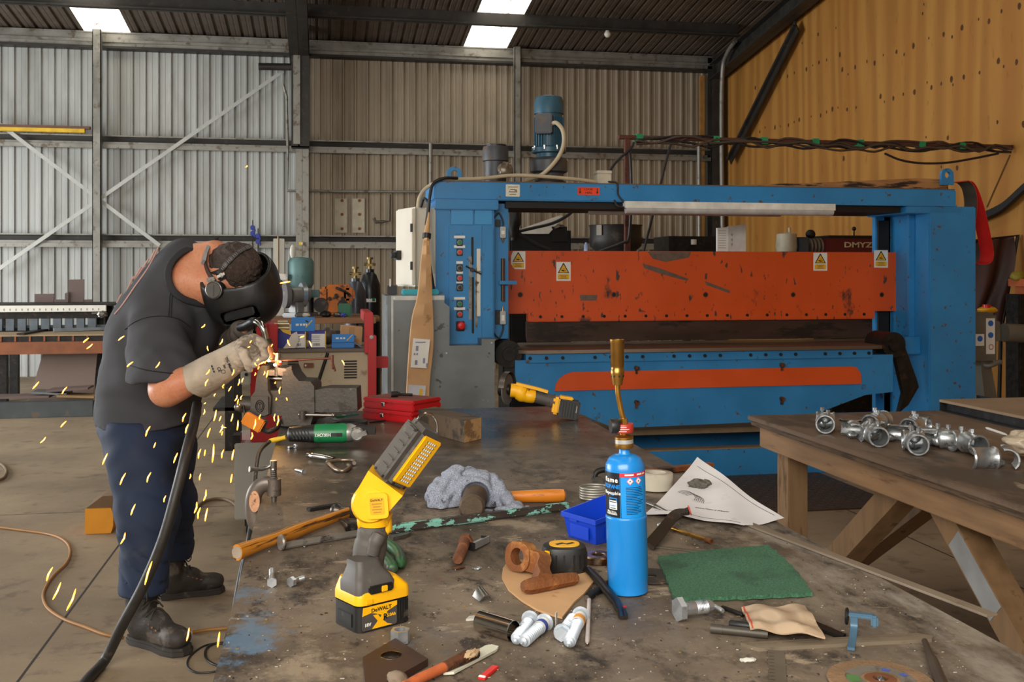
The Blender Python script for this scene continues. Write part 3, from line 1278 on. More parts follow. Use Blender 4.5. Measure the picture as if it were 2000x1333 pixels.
# pivot discs and lifting arms
for u, v, sg in ((1730, 672, 1), (988, 690, -1)):
    m = M(dark_steel)
    c = PY(u, v, Y0 + .1)
    m.cyl((c.x, Y0 - .02, c.z), (c.x, Y0 + .25, c.z), .1, n=28)
    m.cyl((c.x, Y0 - .04, c.z), (c.x, Y0 - .0, c.z), .05, n=20)
    e = PY(u + 40 * sg, v + 85, Y0)
    if sg > 0:
        q = [(c.x - .02, c.z + .06), (c.x + .08, c.z + .05), (e.x + .09, e.z + .07), (e.x + .11, e.z), (e.x + .02, e.z - .14), (e.x - .06, e.z - .2), (e.x - .02, e.z - .05), (c.x + .02, c.z - .08)]
    else:
        q = [(c.x - .04, c.z + .06), (c.x + .06, c.z + .05), (c.x + .06, c.z - .3), (c.x - .02, c.z - .3)]
    m.prism(q, 0, .05, X=FY(0, Y0 + .05, 0))
    P_('pivot_arm', m)
# name plate, orange sticker, eye lugs, junction box
yf = Y0 - .001
c = PY(1001.5, 372.5, yf)
m = M(mat('scuffed_name_plate', 'd8d4c0', .4, .3, .1, 20, '6b5a44', .6, 40))
m.at(FY(c.x, yf, c.z))
m.prism(rrect(.105, .09, .006), 0, .003)
m.use(mat('plate_print', '6a604e', .6))
for i, w in enumerate((.07, .04, .06, .05)):
    m.box((0, .026 - .018 * i, .0032), (w, .006, .001))
m.at()
P_('name_plate', m)
c = PY(1149.5, 373.5, yf)
m = M(mat('warning_orange', 'ee4419', .4))
m.at(FY(c.x, yf, c.z))
m.prism(rrect(.17, .058, .004), 0, .002)
m.use(sign_black)
m.text('LOOK', .024, T((0, .012, .0022)), .0003, .012)
m.text('HERE', .024, T((0, -.013, .0022)), .0003, .012)
for x in (-.066, .066):
    m.box((x, .006, .0024), (.006, .03, .0008))
    m.prism([(x, -.022), (x + .009, -.006), (x - .009, -.006)], .002, .0028)
m.at()
P_('caution_sticker', m, label='orange caution sticker with arrows')
for u, v in ((887, 345), (1849, 347)):
    c = PY(u, v, Y0 + .15)
    m = M(blue)
    out = [(-.055, -.06), (.055, -.06), (.055, .02)] + [(.055 * math.cos(R(a)), .02 + .055 * math.sin(R(a))) for a in range(15, 180, 15)] + [(-.055, .02)]
    m.prism(out, -.015, .015, [circ(.026, 16, 0, .02)], FY(c.x, c.y, max(c.z, ztop + .05)))
    P_('lifting_lug', m)
m = M(mat('dusty_white_box', 'cfc6b2', .6))
a, b = PY(1163, 357, Y0 + .2), PY(1190, 335, Y0 + .2)
m.b2((a.x, a.y - .06, ztop), (b.x, a.y + .06, b.z - .025), .004)
m.b2((a.x - .003, a.y - .063, b.z - .024), (b.x + .003, a.y + .063, b.z), .004)
P_('junction_box', m)
# motors standing on the beam


def motor(u, vt, vb, y, r, colr, bands, name, box=None):
    x = px(u, y)
    z0, z1 = ztop, pz(u, vt, y)
    h = z1 - z0
    m = M(colr)
    m.lathe([(a * r, z0 + b * h) for a, b in bands], 36, T((x, y, 0)))
    root = P_(name, m)
    m = M(colr)
    for i in range(30):
        a = i * 2 * math.pi / 30
        m.box((x + r * .97 * math.cos(a), y + r * .97 * math.sin(a), z0 + h * .58), (.02, .006, h * .36), rz=math.degrees(a))
    if name == 'drive_motor':
        P_('cooling_fin', m, root, kind='stuff')
    return root, x, z0, h


mo, mx, mz, mh = motor(1072, 188, 350, Y0 + .3, .11, motor_blue,
                       [(0, 0), (1.2, 0), (1.2, .05), (1.0, .06), (1.0, .14), (1.3, .16), (1.3, .28), (1.12, .31), (.9, .32), (.9, .36), (1.2, .37), (1.2, .42), (.95, .44), (.93, .8), (1.04, .8), (1.04, .93), (.9, .985), (.5, 1), (0, 1)], 'drive_motor')
m = M(motor_grey)
m.lathe([(a * .11, mz + b * mh) for a, b in [(1.21, 0), (1.21, .05), (1.02, .06), (1.02, .14), (1.31, .16), (1.31, .28), (1.13, .31)]], 36, T((mx, Y0 + .3, 0)))
m.use(zinc)
for i in range(8):
    a = i * math.pi / 4 + .3
    m.cyl((mx + .125 * math.cos(a), Y0 + .3 + .125 * math.sin(a), mz + .395 * mh), (mx + .125 * math.cos(a), Y0 + .3 + .125 * math.sin(a), mz + .44 * mh), .009, n=8)
P_('gearbox', m, mo)
m = M(motor_grey)
m.box((mx - .065, Y0 + .3 - .12, mz + .665 * mh), (.13, .08, .15), .008, rz=-18)
m.use(zinc)
P_('terminal_box', m, mo)
m2, ax_, az_, ah = motor(967.5, 283, 350, Y0 + .3, .1, motor_grey, [(0, 0), (.85, 0), (.85, .58), (1, .6), (1.0, .85), (.92, .95), (.7, .96), (.7, .985), (.82, .985), (.82, 1), (0, 1)], 'pump_motor')
m = M(mat('plastic_wrap', '6a5c4c', .3, .2, .4, 30))
m.rock((ax_ + .06, Y0 + .2, az_ + .35 * ah), (.06, .03, .06), 3, .3, 3)
P_('connection_box', m, m2)
# hoses
m = M(hose_beige)
hy = Y0 + .12
m.tube(spl([PY(1074, 244, hy + .04), PY(1086, 240, hy), PY(1099, 255, hy - .02), PY(1101, 280, hy - .02), PY(1092, 305, hy), PY(1072, 330, hy), PY(1052, 345, hy + .06), PY(1025, 353, hy + .1)], 8), .016)
P_('motor_hose', m, label='beige curved hose')
m = M(hose_beige)
m.tube(spl([PY(816, 408, Y0 + .1), PY(820, 385, Y0 + .1), PY(836, 365, Y0 + .1), PY(870, 352, Y0 + .05), PY(940, 349, Y0 + .05), PY(1000, 343, Y0 + .05), PY(1060, 345, Y0 + .05), PY(1128, 351, Y0 + .07), PY(1165, 356, Y0 + .1)], 8), .014)
P_('cable_hose', m, label='long beige hose along the beam')
m = M(black_rubber)
m.tube(spl([PY(893, 348, Y0 + .03), PY(870, 348, Y0 - .03), PY(848, 357, Y0 - .04), PY(840, 380, Y0 - .06), PY(836, 430, Y0 - .06), PY(837, 500, Y0 - .05), PY(846, 560, Y0 - .06), PY(849, 600, Y0 - .02)], 8), .012)
m.tube(spl([PY(822, 405, Y0), PY(828, 388, Y0 - .02), PY(836, 400, Y0 - .04), PY(832, 440, Y0 - .05)], 6), .01)
P_('control_cable', m)
m = M(black_rubber)
m.tube(spl([PY(1188, 355, Y0 + .15), PY(1205, 358, Y0 - .02), PY(1207, 380, Y0 - .02), PY(1217, 393, Y0 - .04), PY(1222, 400, Y0 - .04)], 6), .007)
P_('lamp_cable', m)

# fluorescent battens hung under the beam
for u0, u1, v0, v1, y, lab in ((1222, 1632, 393, 417, Y0 - .09, 'longer front white tube light under the blue press beam'), (1150, 1530, 401, 419, Y0 + .3, 'dimmer rear tube light under the press beam, set back to the left')):
    r_ = thing('tube_light', lab, 'lamp', (px((u0 + u1) / 2, y), y, pz((u0 + u1) / 2, v1, y)), group='tube lights under the press beam')
    x0, x1 = px(u0, y), px(u1, y)
    z0, z1 = pz(u0, v1, y), pz(u0, v0, y)
    h = z1 - z0
    m = M(mat('light_housing', 'dedcd4', .4))
    m.prism([(0, z0 + h * .45), (.07, z0 + h * .45), (.07, z1), (0, z1)], x0, x1, X=Matrix.Translation((0, y, 0)) @ Matrix(((0, 0, 1, 0), (1, 0, 0, 0), (0, 1, 0, 0), (0, 0, 0, 1))))
    m.b2((x0 + .3, y + .02, z1), (x0 + .34, y + .05, zbt - .05 if y > Y0 else zbt + .001))
    m.b2((x1 - .34, y + .02, z1), (x1 - .3, y + .05, zbt - .05 if y > Y0 else zbt + .001))
    if y < Y0:
        for xx in (x0 + .3, x1 - .34):
            m.b2((xx, y + .02, zbt - .012), (xx + .04, Y0 + .1, zbt + .001))
    part('housing', m, r_, w=True)
    m = M(mat('light_diffuser', 'b9b5b4', .35))
    m.tube([(x0 + .01, y + .035, z0 + h * .36), (x1 - .01, y + .035, z0 + h * .36)], h * .36, 16)
    part('diffuser', m, r_, w=True)
    m = M(black_rubber)
    m.tube(spl([(x0 + .01, y + .035, z0 + h * .5), (x0 - .05, y + .035, z0 + h * .6), (x0 - .07, y + .06, z1 + .01)], 5), .008)
    part('plug', m, r_, w=True)

# loose things on the press
m = M(mat('splintered_plank', 'a9784a', .75, 0, .25, 5, '2e231c', .5, 6, st=(.5, 2, 4), bump=.4, bs=30))
a, b = px(1424, Y0 + .3), px(1838, Y0 + .3)
zc = ztop + .007
m.prism([(a, zc), (b, zc), (b, zc + .095), (b - .3, zc + .1), (a + .9, zc + .06), (a + .03, zc + .02)], -.1, .1, X=FY(0, Y0 + .3, 0))
solo('timber_plank', m, 'rough timber plank lying along the right end of the blue press beam', 'plank')

y_ = Y0 + .22
loop = [(1876, 355), (1888, 357), (1898, 372), (1908, 400), (1918, 440), (1926, 480), (1928, 500), (1922, 514), (1908, 517), (1892, 515), (1885, 500), (1886, 470), (1893, 430), (1896, 395), (1891, 368), (1882, 357)]
m = M(mat('belt_red', 'cf2320', .6, 0, .08))
pts = spl([PY(u, v, y_) for u, v in loop], 5, True)
k = len(pts)
cen = sum(pts, V()) / k
vs, fs = [], []
for i in range(k):
    t_ = (pts[(i + 1) % k] - pts[i - 1]).normalized()
    nrm = V((0, 1, 0)).cross(t_).normalized()
    for dy, dn in ((-.07, 0), (.07, 0), (.07, .004), (-.07, .004)):
        vs.append(pts[i] + V((-.012 * dy / .07, dy, 0)) + nrm * dn)
for i in range(k):
    for j in range(4):
        fs.append((i * 4 + j, i * 4 + (j + 1) % 4, ((i + 1) % k) * 4 + (j + 1) % 4, ((i + 1) % k) * 4 + j))
m.add(vs, fs)
m.use(mat('belt_brown', '4a4038', .8))
m.mats.append(m.mats[0]) if False else None
for q in range(len(fs)):
    if q % 4 == (0 if True else 2):
        m.mi[q] = 1
solo('sanding_belt', m, 'red sanding belt looped over the top right corner of the blue press', 'belt', sharp=50)

# ------------------------------------------------------------------ far left: plate racks against the wall
yr = 13.0
X0_, X1_ = px(-60, yr), px(218, yr)
zr = pz(100, 597, yr)
rk = thing('roller_rail_bench', 'long dark steel bench with a white notched rail along its front edge', 'bench', ((X0_ + X1_) / 2, yr + .5, 0))
m = M(dark_steel)
m.b2((X0_, yr + .02, zr - .01), (X1_, yr + 1.0, zr + .015))
m.b2((X0_, yr + .1, zr - .16), (X1_ - .1, yr + .13, zr - .06))
m.b2((X0_, yr + .12, zr - .42), (X1_, yr + .2, zr - .26))
m.use(mat('slate_paint', '5f666c', .5, .2))
for i in range(9):
    x = X0_ + .25 + i * (X1_ - X0_ - .4) / 9
    m.b2((x, yr + .06, zr - .3), (x + .09, yr + .12, zr - .16))
m.b2((X0_, yr + .11, zr - .27), (X1_, yr + .14, zr - .24))
part('frame', m, rk, w=True)
m = M(mat('rail_white', 'e6e2d6', .45, 0, .05, 4, 'a89c88', .66, 9))
m.b2((X0_, yr - .02, zr - .075), (X1_ - .06, yr + .02, zr), .004)
m.use(mat('rail_notch', '8a8478', .6))
x = X0_ + .05
while x < X1_ - .1:
    m.b2((x, yr - .022, zr - .06), (x + .01, yr - .018, zr - .035))
    x += .066
part('notched_rail', m, rk, w=True, label='white notched rail')
for i, x in enumerate((X0_ + .2, X1_ - .25)):
    m = M(dark_steel)
    m.b2((x, yr + .3, 0), (x + .1, yr + .4, zr - .02))
    m.b2((x, yr + .85, 0), (x + .1, yr + .95, zr - .02))
    part('leg', m, rk, w=True)
m = M(bare_steel)
c = PY(200, 614, yr - .02)
m.rock(c, (.06, .03, .04), 4, .4, 3)
m.cyl(c + V((-.12, 0, .01)), c + V((.05, 0, .01)), .012)
m.cyl(c, c + V((0, .14, 0)), .015)
part('clamp', m, rk, w=True)

yb2 = 12.2
zb2 = pz(100, 655, yb2)
X1b = px(214, yb2)
lt = thing('steel_bench', 'low steel bench with an orange-brown rusty front beam', 'bench', ((X0_ + X1b) / 2, yb2 + .4, 0))
m = M(mat('orange_rust_beam', '8a5334', .65, .2, .25, 5, '6b4630', .55, 4))
m.b2((X0_, yb2, pz(100, 692, yb2)), (X1b, yb2 + .04, pz(100, 668, yb2)), .004)
m.b2((X0_, yb2, pz(100, 692, yb2)), (X1b, yb2 + .12, pz(100, 692, yb2) + .012))
for i in range(10):
    x = X0_ + .1 + i * (X1b - X0_ - .2) / 10
    m.b2((x, yb2 + .02, zb2 - .07), (x + .02, yb2 + .03, zb2 - .0))
part('front_beam', m, lt, w=True, label='orange-brown rusty beam')
m = M(dark_steel)
m.b2((X0_, yb2 + .03, zb2 - .1), (X1b, yb2 + .7, zb2 - .012))
part('top_frame', m, lt, w=True)
m = M(mat('dusty_board', 'a08a6c', .8, 0, .15, 4))
m.b2((X0_, yb2 + .02, zb2 - .012), (X1b, yb2 + .72, zb2 + .004))
part('board_top', m, lt, w=True)
for x in (X0_ + .4, X1b - .2):
    m = M(dark_steel)
    m.b2((x, yb2 + .5, 0), (x + .09, yb2 + .6, zb2 - .1))
    part('leg', m, lt, w=True)
# off-cuts and sheets
m = M(dark_steel)
m.strap([PZ(40, 653, zb2 + .016), PZ(96, 643, zb2 + .016)], .08, .02, (0, 0, 1))
solo('steel_flat', m, 'dark flat bar lying slantwise on the low rusty bench', 'bar')
m = M(mat('pale_blue_channel', '9aa6ae', .4, .5))
m.strap([PZ(105, 647, zb2 + .016) + V((0, 0, .012)), PZ(208, 644, zb2 + .016) + V((0, 0, .012))], .08, .035, (0, 0, 1))
solo('steel_channel', m, 'pale blue-grey channel lying on the low bench behind the welder', 'bar')
brown_plate = mat('brown_plate', '6e5c56', .7, .2, .12, 4, '8a4f30', .66, 6)
for (u0, u1, v0), lab in (((68, 106, 574), 'small rusty-topped brown plate leaning on the back wall, the leftmost'), ((105, 135, 585), 'low brown plate leaning on the wall between two taller plates'), ((135, 165, 546), 'tall grey-brown plate leaning on the back wall above the notched rail'), ((164, 181, 585), 'narrow brown plate leaning on the wall, the rightmost')):
    yy = yr + .9
    m = M(brown_plate)
    a, b = px(u0, yy), px(u1, yy)
    zt_ = pz(u0, v0, yy)
    m.prism([(a, zr + .016), (b, zr + .016), (b, zt_), (a, zt_ - .003)], 0, .02, X=FY(0, yy, 0))
    if v0 == 546:
        m.prism([(a - .04, zr + .016), (a, zr + .016), (a, zt_ - .16), (a - .04, zt_ - .18)], 0, .02, X=FY(0, yy - .03, 0))
    solo('steel_plate', m, lab, 'plate', 'plates leaning behind the notched rail')
m = M(mat('leaning_sheet', '7d6a5e', .75, .1, .08, 3, '5a4a40', .64, 6))
yq = yb2 - .25
a0, a1, a2, a3 = PY(50, 755, yq + .34), PY(180, 755, yq + .34), PY(190, 690, yq + .6), PY(84, 690, yq + .6)
a0.z = a1.z = .012
vs = [a0, a1, a2, a3] + [p + V((0, .02, -.005)) for p in (a0, a1, a2, a3)]
m.add(vs, [(0, 1, 2, 3), (7, 6, 5, 4), (0, 4, 5, 1), (1, 5, 6, 2), (2, 6, 7, 3), (3, 7, 4, 0)])
solo('steel_sheet', m, 'wide grey-brown sheet leaning under the rusty bench behind the welder', 'sheet')
yl = 11.75
m = M(mat('dark_channel', '4b4f50', .6, .3, .2, 5, '6a5a4a', .6, 6))
m.b2((X0_, yl, .0), (px(182, yl), yl + .12, .17), .006)
solo('floor_channel', m, 'dark steel channel lying on the floor at the far left', 'bar')
for i, (u0, u1, z, lab, ma, yy, tl) in enumerate(((-60, 96, .19, 'rusty flat plate on the floor stack at the far left edge', brown_plate, 11.9, 0), (60, 130, .222, 'grey off-cut on the floor stack below the leaning sheet', guard_grey, 11.95, 4), (90, 172, .262, 'curled brown sheet topmost on the floor stack', brown_plate, 11.9, -3), (110, 184, .19, 'tan timber strip on the floor stack beside the welder', mat('tan_strip', '9c7c52', .8), 11.86, 3))):
    m = M(ma)
    m.box((px((u0 + u1) / 2, yy), yy + .15, z + .015), (px(u1, yy) - px(u0, yy), .3, .022), .002, X=Euler((0, R(tl), 0)).to_matrix().to_4x4())
    solo('offcut', m, lab, 'offcut', 'off-cuts on the floor stack')

# blue bar clamps hung on the girt
yw = WY - .36
yw = WY - .262
for u, v0, v1, lab in ((493.5, 430, 484, 'blue bar clamp hung on the wall girt, the left and taller of two'), (504, 446, 492, 'blue bar clamp hung on the wall girt, the right of two')):
    m = M(dark_steel)
    m.b2((px(u - 1, yw), yw, pz(u, v1, yw)), (px(u + 1, yw), yw + .02, pz(u, v0, yw)))
    m.use(mat('clamp_blue', '2b3f9a', .5))
    for v in (v0 + 15, v0 + 26):
        c = PY(u, v, yw)
        m.box((c.x, c.y + .0, c.z), (.07, .05, .07), .01)
        m.box((c.x + .03, c.y, c.z - .04), (.03, .04, .05), .01)
    solo('bar_clamp', m, lab, 'clamp', 'bar clamps on the wall')

# ------------------------------------------------------------------ timber work bench at the back, with its machines
yk = 9.2
zk = pz(600, 622, yk)
wb = thing('timber_workbench', 'rough timber work bench at the back, below the gas cylinders', 'bench', (px(590, yk), yk + .5, 0))
kx0, kx1 = px(415, yk), px(735, yk)
for i, (y0, y1, e) in enumerate(((yk, yk + .3, 0), (yk + .31, yk + .62, .05), (yk + .63, yk + .95, -.06))):
    m = M(timber)
    m.b2((kx0, y0, zk - .05), (kx1 + e, y1, zk), .005)
    part('plank', m, wb, w=True)
m = M(dark_steel)
m.b2((kx0, yk + .1, zk - .2), (kx1 - .05, yk + .14, zk - .12))
m.b2((kx0, yk + .05, .35), (kx1 - .05, yk + .9, .38))
part('shelf', m, wb, w=True)
for x in (kx0 + .1, kx1 - .15):
    for y in (yk + .05, yk + .85):
        m = M(dark_steel)
        m.b2((x, y, 0), (x + .08, y + .08, zk - .05))
        part('leg', m, wb, w=True)
# bench grinder
g0 = PY(579, 605, yk + .2)
bg_ = thing('bench_grinder', 'grey bench grinder with two wheels on the timber bench by the welder', 'grinder', (g0.x, yk + .25, zk))
m = M(mat('grinder_grey', '8a8a88', .45, .3))
m.box((0, 0, .02), (.22, .16, .04), .01)
m.box((0, 0, .09), (.12, .1, .12), .015)
m.cyl((-.12, 0, .2), (.12, 0, .2), .075, n=24)
part('motor_body', m, bg_)
for x, r, ma, nm in ((-.14, .115, mat('grinding_wheel', '5c5a5a', .8, 0, .1, 30), 'grinding_wheel'), (.09, .11, mat('guard_silver', 'a9b0b4', .3, .7), 'wheel_guard')):
    m = M(ma)
    m.lathe([(0, -.02), (r, -.02), (r, .02), (0, .02)], 32, T((x, 0, .2), 0, 0, 90) @ Matrix.Rotation(R(35), 4, 'X'))
    m.use(black_plastic)
    m.lathe([(0, -.03), (.035, -.03), (.035, .03), (0, .03)], 20, T((x, 0, .2), 0, 0, 90))
    part(nm, m, bg_)
bg_.rotation_euler = (0, 0, R(52))
# drill press: pale column, teal motor
c = PY(553, 600, yk + .55)
dp = thing('drill_press', 'old drill press with a pale column and round teal motor on the timber bench', 'drill', (c.x + .1, yk + .6, zk))
m = M(mat('pale_machine', 'c2bfb4', .5, .1, .1, 6, '8d8068', .64, 8))
m.b2((-.19, -.03, .0), (-.09, .06, .72), .004)
m.use(mat('dull_rod', '8d7a5c', .5, .4))
m.cyl((-.145, -.04, .4), (-.145, -.04, .74), .008)
m.use(bare_steel)
m.box((-.13, -.06, .36), (.13, .06, .06), .008)
part('column', m, dp)
m = M(mat('machine_teal', '5d7f7d', .5, .1, .15, 8, '4a4a40', .62, 9))
m.lathe([(0, .26), (.1, .26), (.12, .3), (.12, .5), (.1, .54), (0, .55)], 28, T((.06, .02, 0)))
m.use(mat('dark_teal', '3c5654', .5, .2))
m.b2((-.06, -.06, .17), (.24, .1, .24), .01)
m.cyl((.06, .02, .17), (.06, .02, .27), .05)
part('motor', m, dp, label='round teal motor')
m = M(mat('orange_red', 'd0491e', .4))
m.lathe([(0, 0), (.012, .01), (.028, .06), (.02, .08), (0, .085)], 14, T((-.13, -.08, .2)))
part('pendant_switch', m, dp)
m = M(black_rubber)
m.tube(spl([(-.13, -.05, .28), (-.09, -.07, .15), (-.02, -.1, .12), (.02, -.05, .3)], 6), .01)
m.box((-.13, -.07, .31), (.05, .03, .06), .005)
part('cable', m, dp)
m = M(dark_steel)
m.b2((-.1, -.1, 0), (.22, .1, .03), .004)
m.cyl((.15, .03, .03), (.15, .03, .18), .03)
m.cyl((-.02, .0, .03), (-.02, .0, .18), .02)
part('base', m, dp)
# white brush and yellow-tipped hook on the column
m = M(white_paint)
m.ball(PY(572, 492, 10.2), (.03, .02, .07))
m.use(black_rubber)
m.cyl(PY(573, 500, 10.2), (px(574, 10.2), 10.2, 0), .008)
solo('brush', m, 'white-headed brush standing behind the teal drill motor', 'brush')
m = M(mat('yellow_tag', 'e8c32a', .5))
m.box(PY(588, 476, WY - .62), (.06, .02, .05), .006)
m.use(white_paint)
m.box(PY(590, 476, WY - .635), (.03, .02, .03), .006)
solo('yellow_tag', m, 'tiny yellow and white tag on the middle column', 'tag')
# orange engine
c = PY(661, 598, yk + .5)
en = thing('orange_engine', 'dirty orange engine block on the timber bench left of the gas cylinders', 'engine', (c.x, yk + .62, zk))
m = M(mat('dirty_orange', 'c26a1e', .6, .1, .3, 10, '3d2a1c', .56, 12, bump=.3, bs=40))
m.box((0, 0, .15), (.24, .22, .28), .02)
m.box((-.13, -.02, .16), (.08, .18, .22), .02)
m.box((.1, -.1, .2), (.1, .06, .12), .02)
part('block', m, en)
m = M(dark_steel)
m.cyl((-.16, -.12, .1), (-.16, -.03, .1), .07)
m.cyl((.04, -.13, .1), (.04, -.1, .1), .05)
for i in range(4):
    m.cyl((-.08 + .06 * i, -.115, .16 + .03 * (i % 2)), (-.08 + .06 * i, -.14, .16 + .03 * (i % 2)), .018)
m.tube(spl([(-.02, -.12, .26), (.03, -.16, .24), (.1, -.15, .2)], 5), .012)
part('pulley', m, en)
for u, v, ma, r, lab in ((636, 600, dark_steel, .05, 'dark lump of scrap in front of the orange engine'), (660, 602, bare_steel, .04, 'grey scrap part below the orange engine'), (668, 604, mat('scrap_blue', '4653b0', .5), .035, 'small blue part on the timber bench edge'), (673, 587, mat('scrap_green', '1f6a4a', .5), .06, 'small green box between the orange engine and the cylinder'), (598, 598, white_paint, .035, 'small white part behind the bench grinder')):
    p = PY(u, v, yk + .3)
    m = M(ma)
    if 'box' in lab:
        m.box((p.x, yk + .32, zk + r), (r * 2, r * 2, r * 2), .01)
    else:
        m.rock((p.x, yk + .2, zk + r * .55), (r, r, r * .6), int(u), .3, 2.5)
    solo('scrap_part', m, lab, 'part', 'small parts on the back bench')

# gas cylinders
zg = pz(860, 578, yg)
gd = 10.32


def gas(u, ztop, lab, ma, extra):
    x = px(u, gd + .16)
    o = thing('gas_cylinder', lab, 'cylinder', (x, gd + .16, 0), group='gas cylinders behind the back bench')
    h = ztop
    m = M(ma)
    m.lathe([(0, 0), (.105, 0), (.115, .02), (.115, h * .78), (.105, h * .85), (.07, h * .905), (.045, h * .92), (.045, h * .94), (0, h * .94)], 32)
    part('body', m, o)
    m = M(mat('dull_brass', '7d6a40', .4, .7))
    m.cyl((0, 0, h * .94), (0, 0, h), .018)
    m.box((0, 0, h * .965), (.07, .04, .04), .008)
    m.cyl((-.06, 0, h * .97), (.06, 0, h * .97), .014)
    m.lathe([(0, 0), (.035, 0), (.035, .02), (0, .02)], 16, T((0, 0, h)))
    part('valve', m, o)
    if extra:
        m = M(label_white)
        m.lathe([(.1155, h * .74), (.117, h * .74), (.113, h * .775), (.1115, h * .775)], 12, a0=215, a1=300)
        m.use(green_knob)
        m.lathe([(.1175, h * .745), (.1185, h * .745), (.116, h * .765), (.1145, h * .765)], 4, a0=280, a1=295)
        part('label', m, o)
    return o


cyl_black = mat('cylinder_black', '1f2124', .3, .2, .2, 8, '4a443e', .66, 8)
gas(694, 1.6, 'dark grey gas cylinder with brass valve, the left of the two', mat('cylinder_grey', '4a4d54', .3, .3, .15, 6), 0)
g2 = gas(707, 1.7, 'black gas cylinder with a white shoulder label, the right of the two', cyl_black, 1)
g2.location.y += .26
g2.location.x += .09
WM[g2.name] = Matrix.Translation(g2.location)
m = M(cyl_black)
p = PY(765, 575, yg + .35)
m.b2((px(758, yg + .3), yg + .32, zg + .001), (px(776, yg + .3), yg + .42, pz(765, 558, yg + .3)), .005)
m.use(label_white)
m.b2((px(761, yg + .3), yg + .315, pz(760, 560, yg + .3)), (px(763.5, yg + .3), yg + .32, pz(760, 545, yg + .3)))
solo('black_box', m, 'small black box on top of the grey guard beside the beige cabinet', 'box')
m = M(mat('cyan_case', '1fa9b8', .4))
zg = pts[0][1]
zg = pz(860, 578, yg)
m.b2((px(786, yg + .1), yg + .06, zg + .004), (px(856, yg + .1), yg + .2, zg + .045), .008)
solo('cyan_case', m, 'flat cyan case on the grey guard under the beige cabinet', 'case')

# ------------------------------------------------------------------ welding machine with boxes on top
yv = 6.25
vx0, vx1 = px(492, yv), px(738, yv)
vz = pz(600, 690, yv)
wm = thing('welding_machine', 'beige welding machine in a red tube frame behind the vice', 'welder machine', ((vx0 + vx1) / 2, yv + .35, 0))
wbe = mat('welder_beige', 'b3a287', .55, .05, .1, 4, '8a7a60', .6, 7)
wred = mat('frame_red', 'b3181c', .4, .1, .1, 4, '5a2a22', .68, 8)
bx0, bx1 = px(540, yv), px(722, yv)
m = M(wbe)
sl = .07
m.prism([(0, .16), (.6, .16), (.6, vz), (.06, vz), (0, vz - .18)], bx0, bx1, X=Matrix.Translation((0, yv, 0)) @ Matrix(((0, 0, 1, 0), (1, 0, 0, 0), (0, 1, 0, 0), (0, 0, 0, 1))))
part('cabinet', m, wm, w=True)
m = M(mat('pale_grey_panel', 'a9a8a0', .5, .05, .08, 4, '857d70', .66, 6))
m.b2((bx0 - .24, yv - .03, .1), (bx0 + .02, yv + .5, .55), .006)
part('lower_box', m, wm, w=True, label='pale grey lower box')
m = M(mat('lid_grey', '6f6459', .6))
m.b2((bx0 - .02, yv + .04, vz), (bx1 + .02, yv + .62, vz + .02), .004)
part('lid', m, wm, w=True)
for u0, u1, v0, v1 in ((562, 583, 707, 735), (672, 697, 706, 738)):
    m = M(dark_gap)
    for i in range(7):
        v = v0 + (v1 - v0) * i / 6
        t_ = (pz(600, v, yv) - vz + .18) / .18
        y = yv + max(0, .06 * t_)
        a = PY(u0, v, y)
        b = PY(u1, v, y)
        m.b2((a.x, y - .008, a.z - .004), (b.x, y + .006, a.z + .004))
    part('louvre_vent', m, wm, w=True)
m = M(dark_steel)
m.tube([PY(640, 690, yv + .03), PY(620, 752, yv - .01)], .01)
part('seam_strap', m, wm, w=True)
m = M(mat('brown_tag', '7a4a34', .6))
p = PY(603, 714, yv + .01)
m.box((p.x, p.y, p.z), (.06, .01, .028), .003)
m.use(white_paint)
m.cyl(p + V((-.018, -.004, 0)), p + V((-.018, -.01, 0)), .006)
part('latch_plate', m, wm, w=True)
# red frame: right post, left panel
m = M(wred)
rx0, rx1 = px(712, yv - .03), px(735, yv - .03)
ztp = pz(720, 614, yv)
m.b2((rx0 + .02, yv - .04, .1), (rx1, yv + .03, pz(720, 655, yv)), .004)
m.b2((rx0, yv - .01, pz(720, 690, yv)), (rx0 + .055, yv + .05, ztp), .004)
m.prism([(rx0, ztp - .12), (rx1 - .02, ztp - .16), (rx1 - .02, ztp + .01), (rx0, ztp + .01)], 0, .06, X=FY(0, yv + .03, 0))
m.b2((rx0, yv, ztp - .05), (rx1 - .02, yv + .6, ztp + .012), .004)
m.b2((rx1 - .04, yv + .25, vz - .12), (rx1 + .09, yv + .31, vz - .05), .004)
m.use(chrome)
m.cyl((rx0 + .035, yv - .02, pz(720, 673, yv)), (rx0 + .035, yv - .03, pz(720, 673, yv)), .013)
m.cyl((rx1 - .03, yv - .05, pz(720, 658, yv)), (rx1 - .03, yv - .055, pz(720, 658, yv)), .012)
part('frame_post', m, wm, w=True)
m = M(wred)
a, b = px(489, yv), px(542, yv)
m.b2((a, yv - .02, pz(520, 770, yv)), (b - .06, yv + .5, pz(520, 630, yv)), .006)
m.b2((b - .07, yv + .02, pz(520, 690, yv)), (b, yv + .5, pz(520, 634, yv)), .004)
m.b2((a, yv - .01, .55), (bx0 + .03, yv + .4, pz(520, 768, yv)), .006)
part('side_panel', m, wm, w=True, label='red side panel')
m = M(mat('pale_brass', 'b8a98a', .3, .7))
for v in (633, 641):
    p, q = PY(536, v, yv + .1), PY(565, v, yv + .1)
    m.cyl(p, q, .012)
m.b2((px(541, yv), yv + .1, vz + .02), (px(561, yv), yv + .16, pz(550, 628, yv)))
part('rod_holder', m, wm, w=True)
m = M(mat('pale_case', 'b9b9ae', .5, .1))
p, q = PY(470, 752, yv - .02), PY(490, 726, yv - .02)
m.b2((p.x, yv - .03, p.z), (q.x, yv + .2, q.z), .005)
m.use(dark_steel)
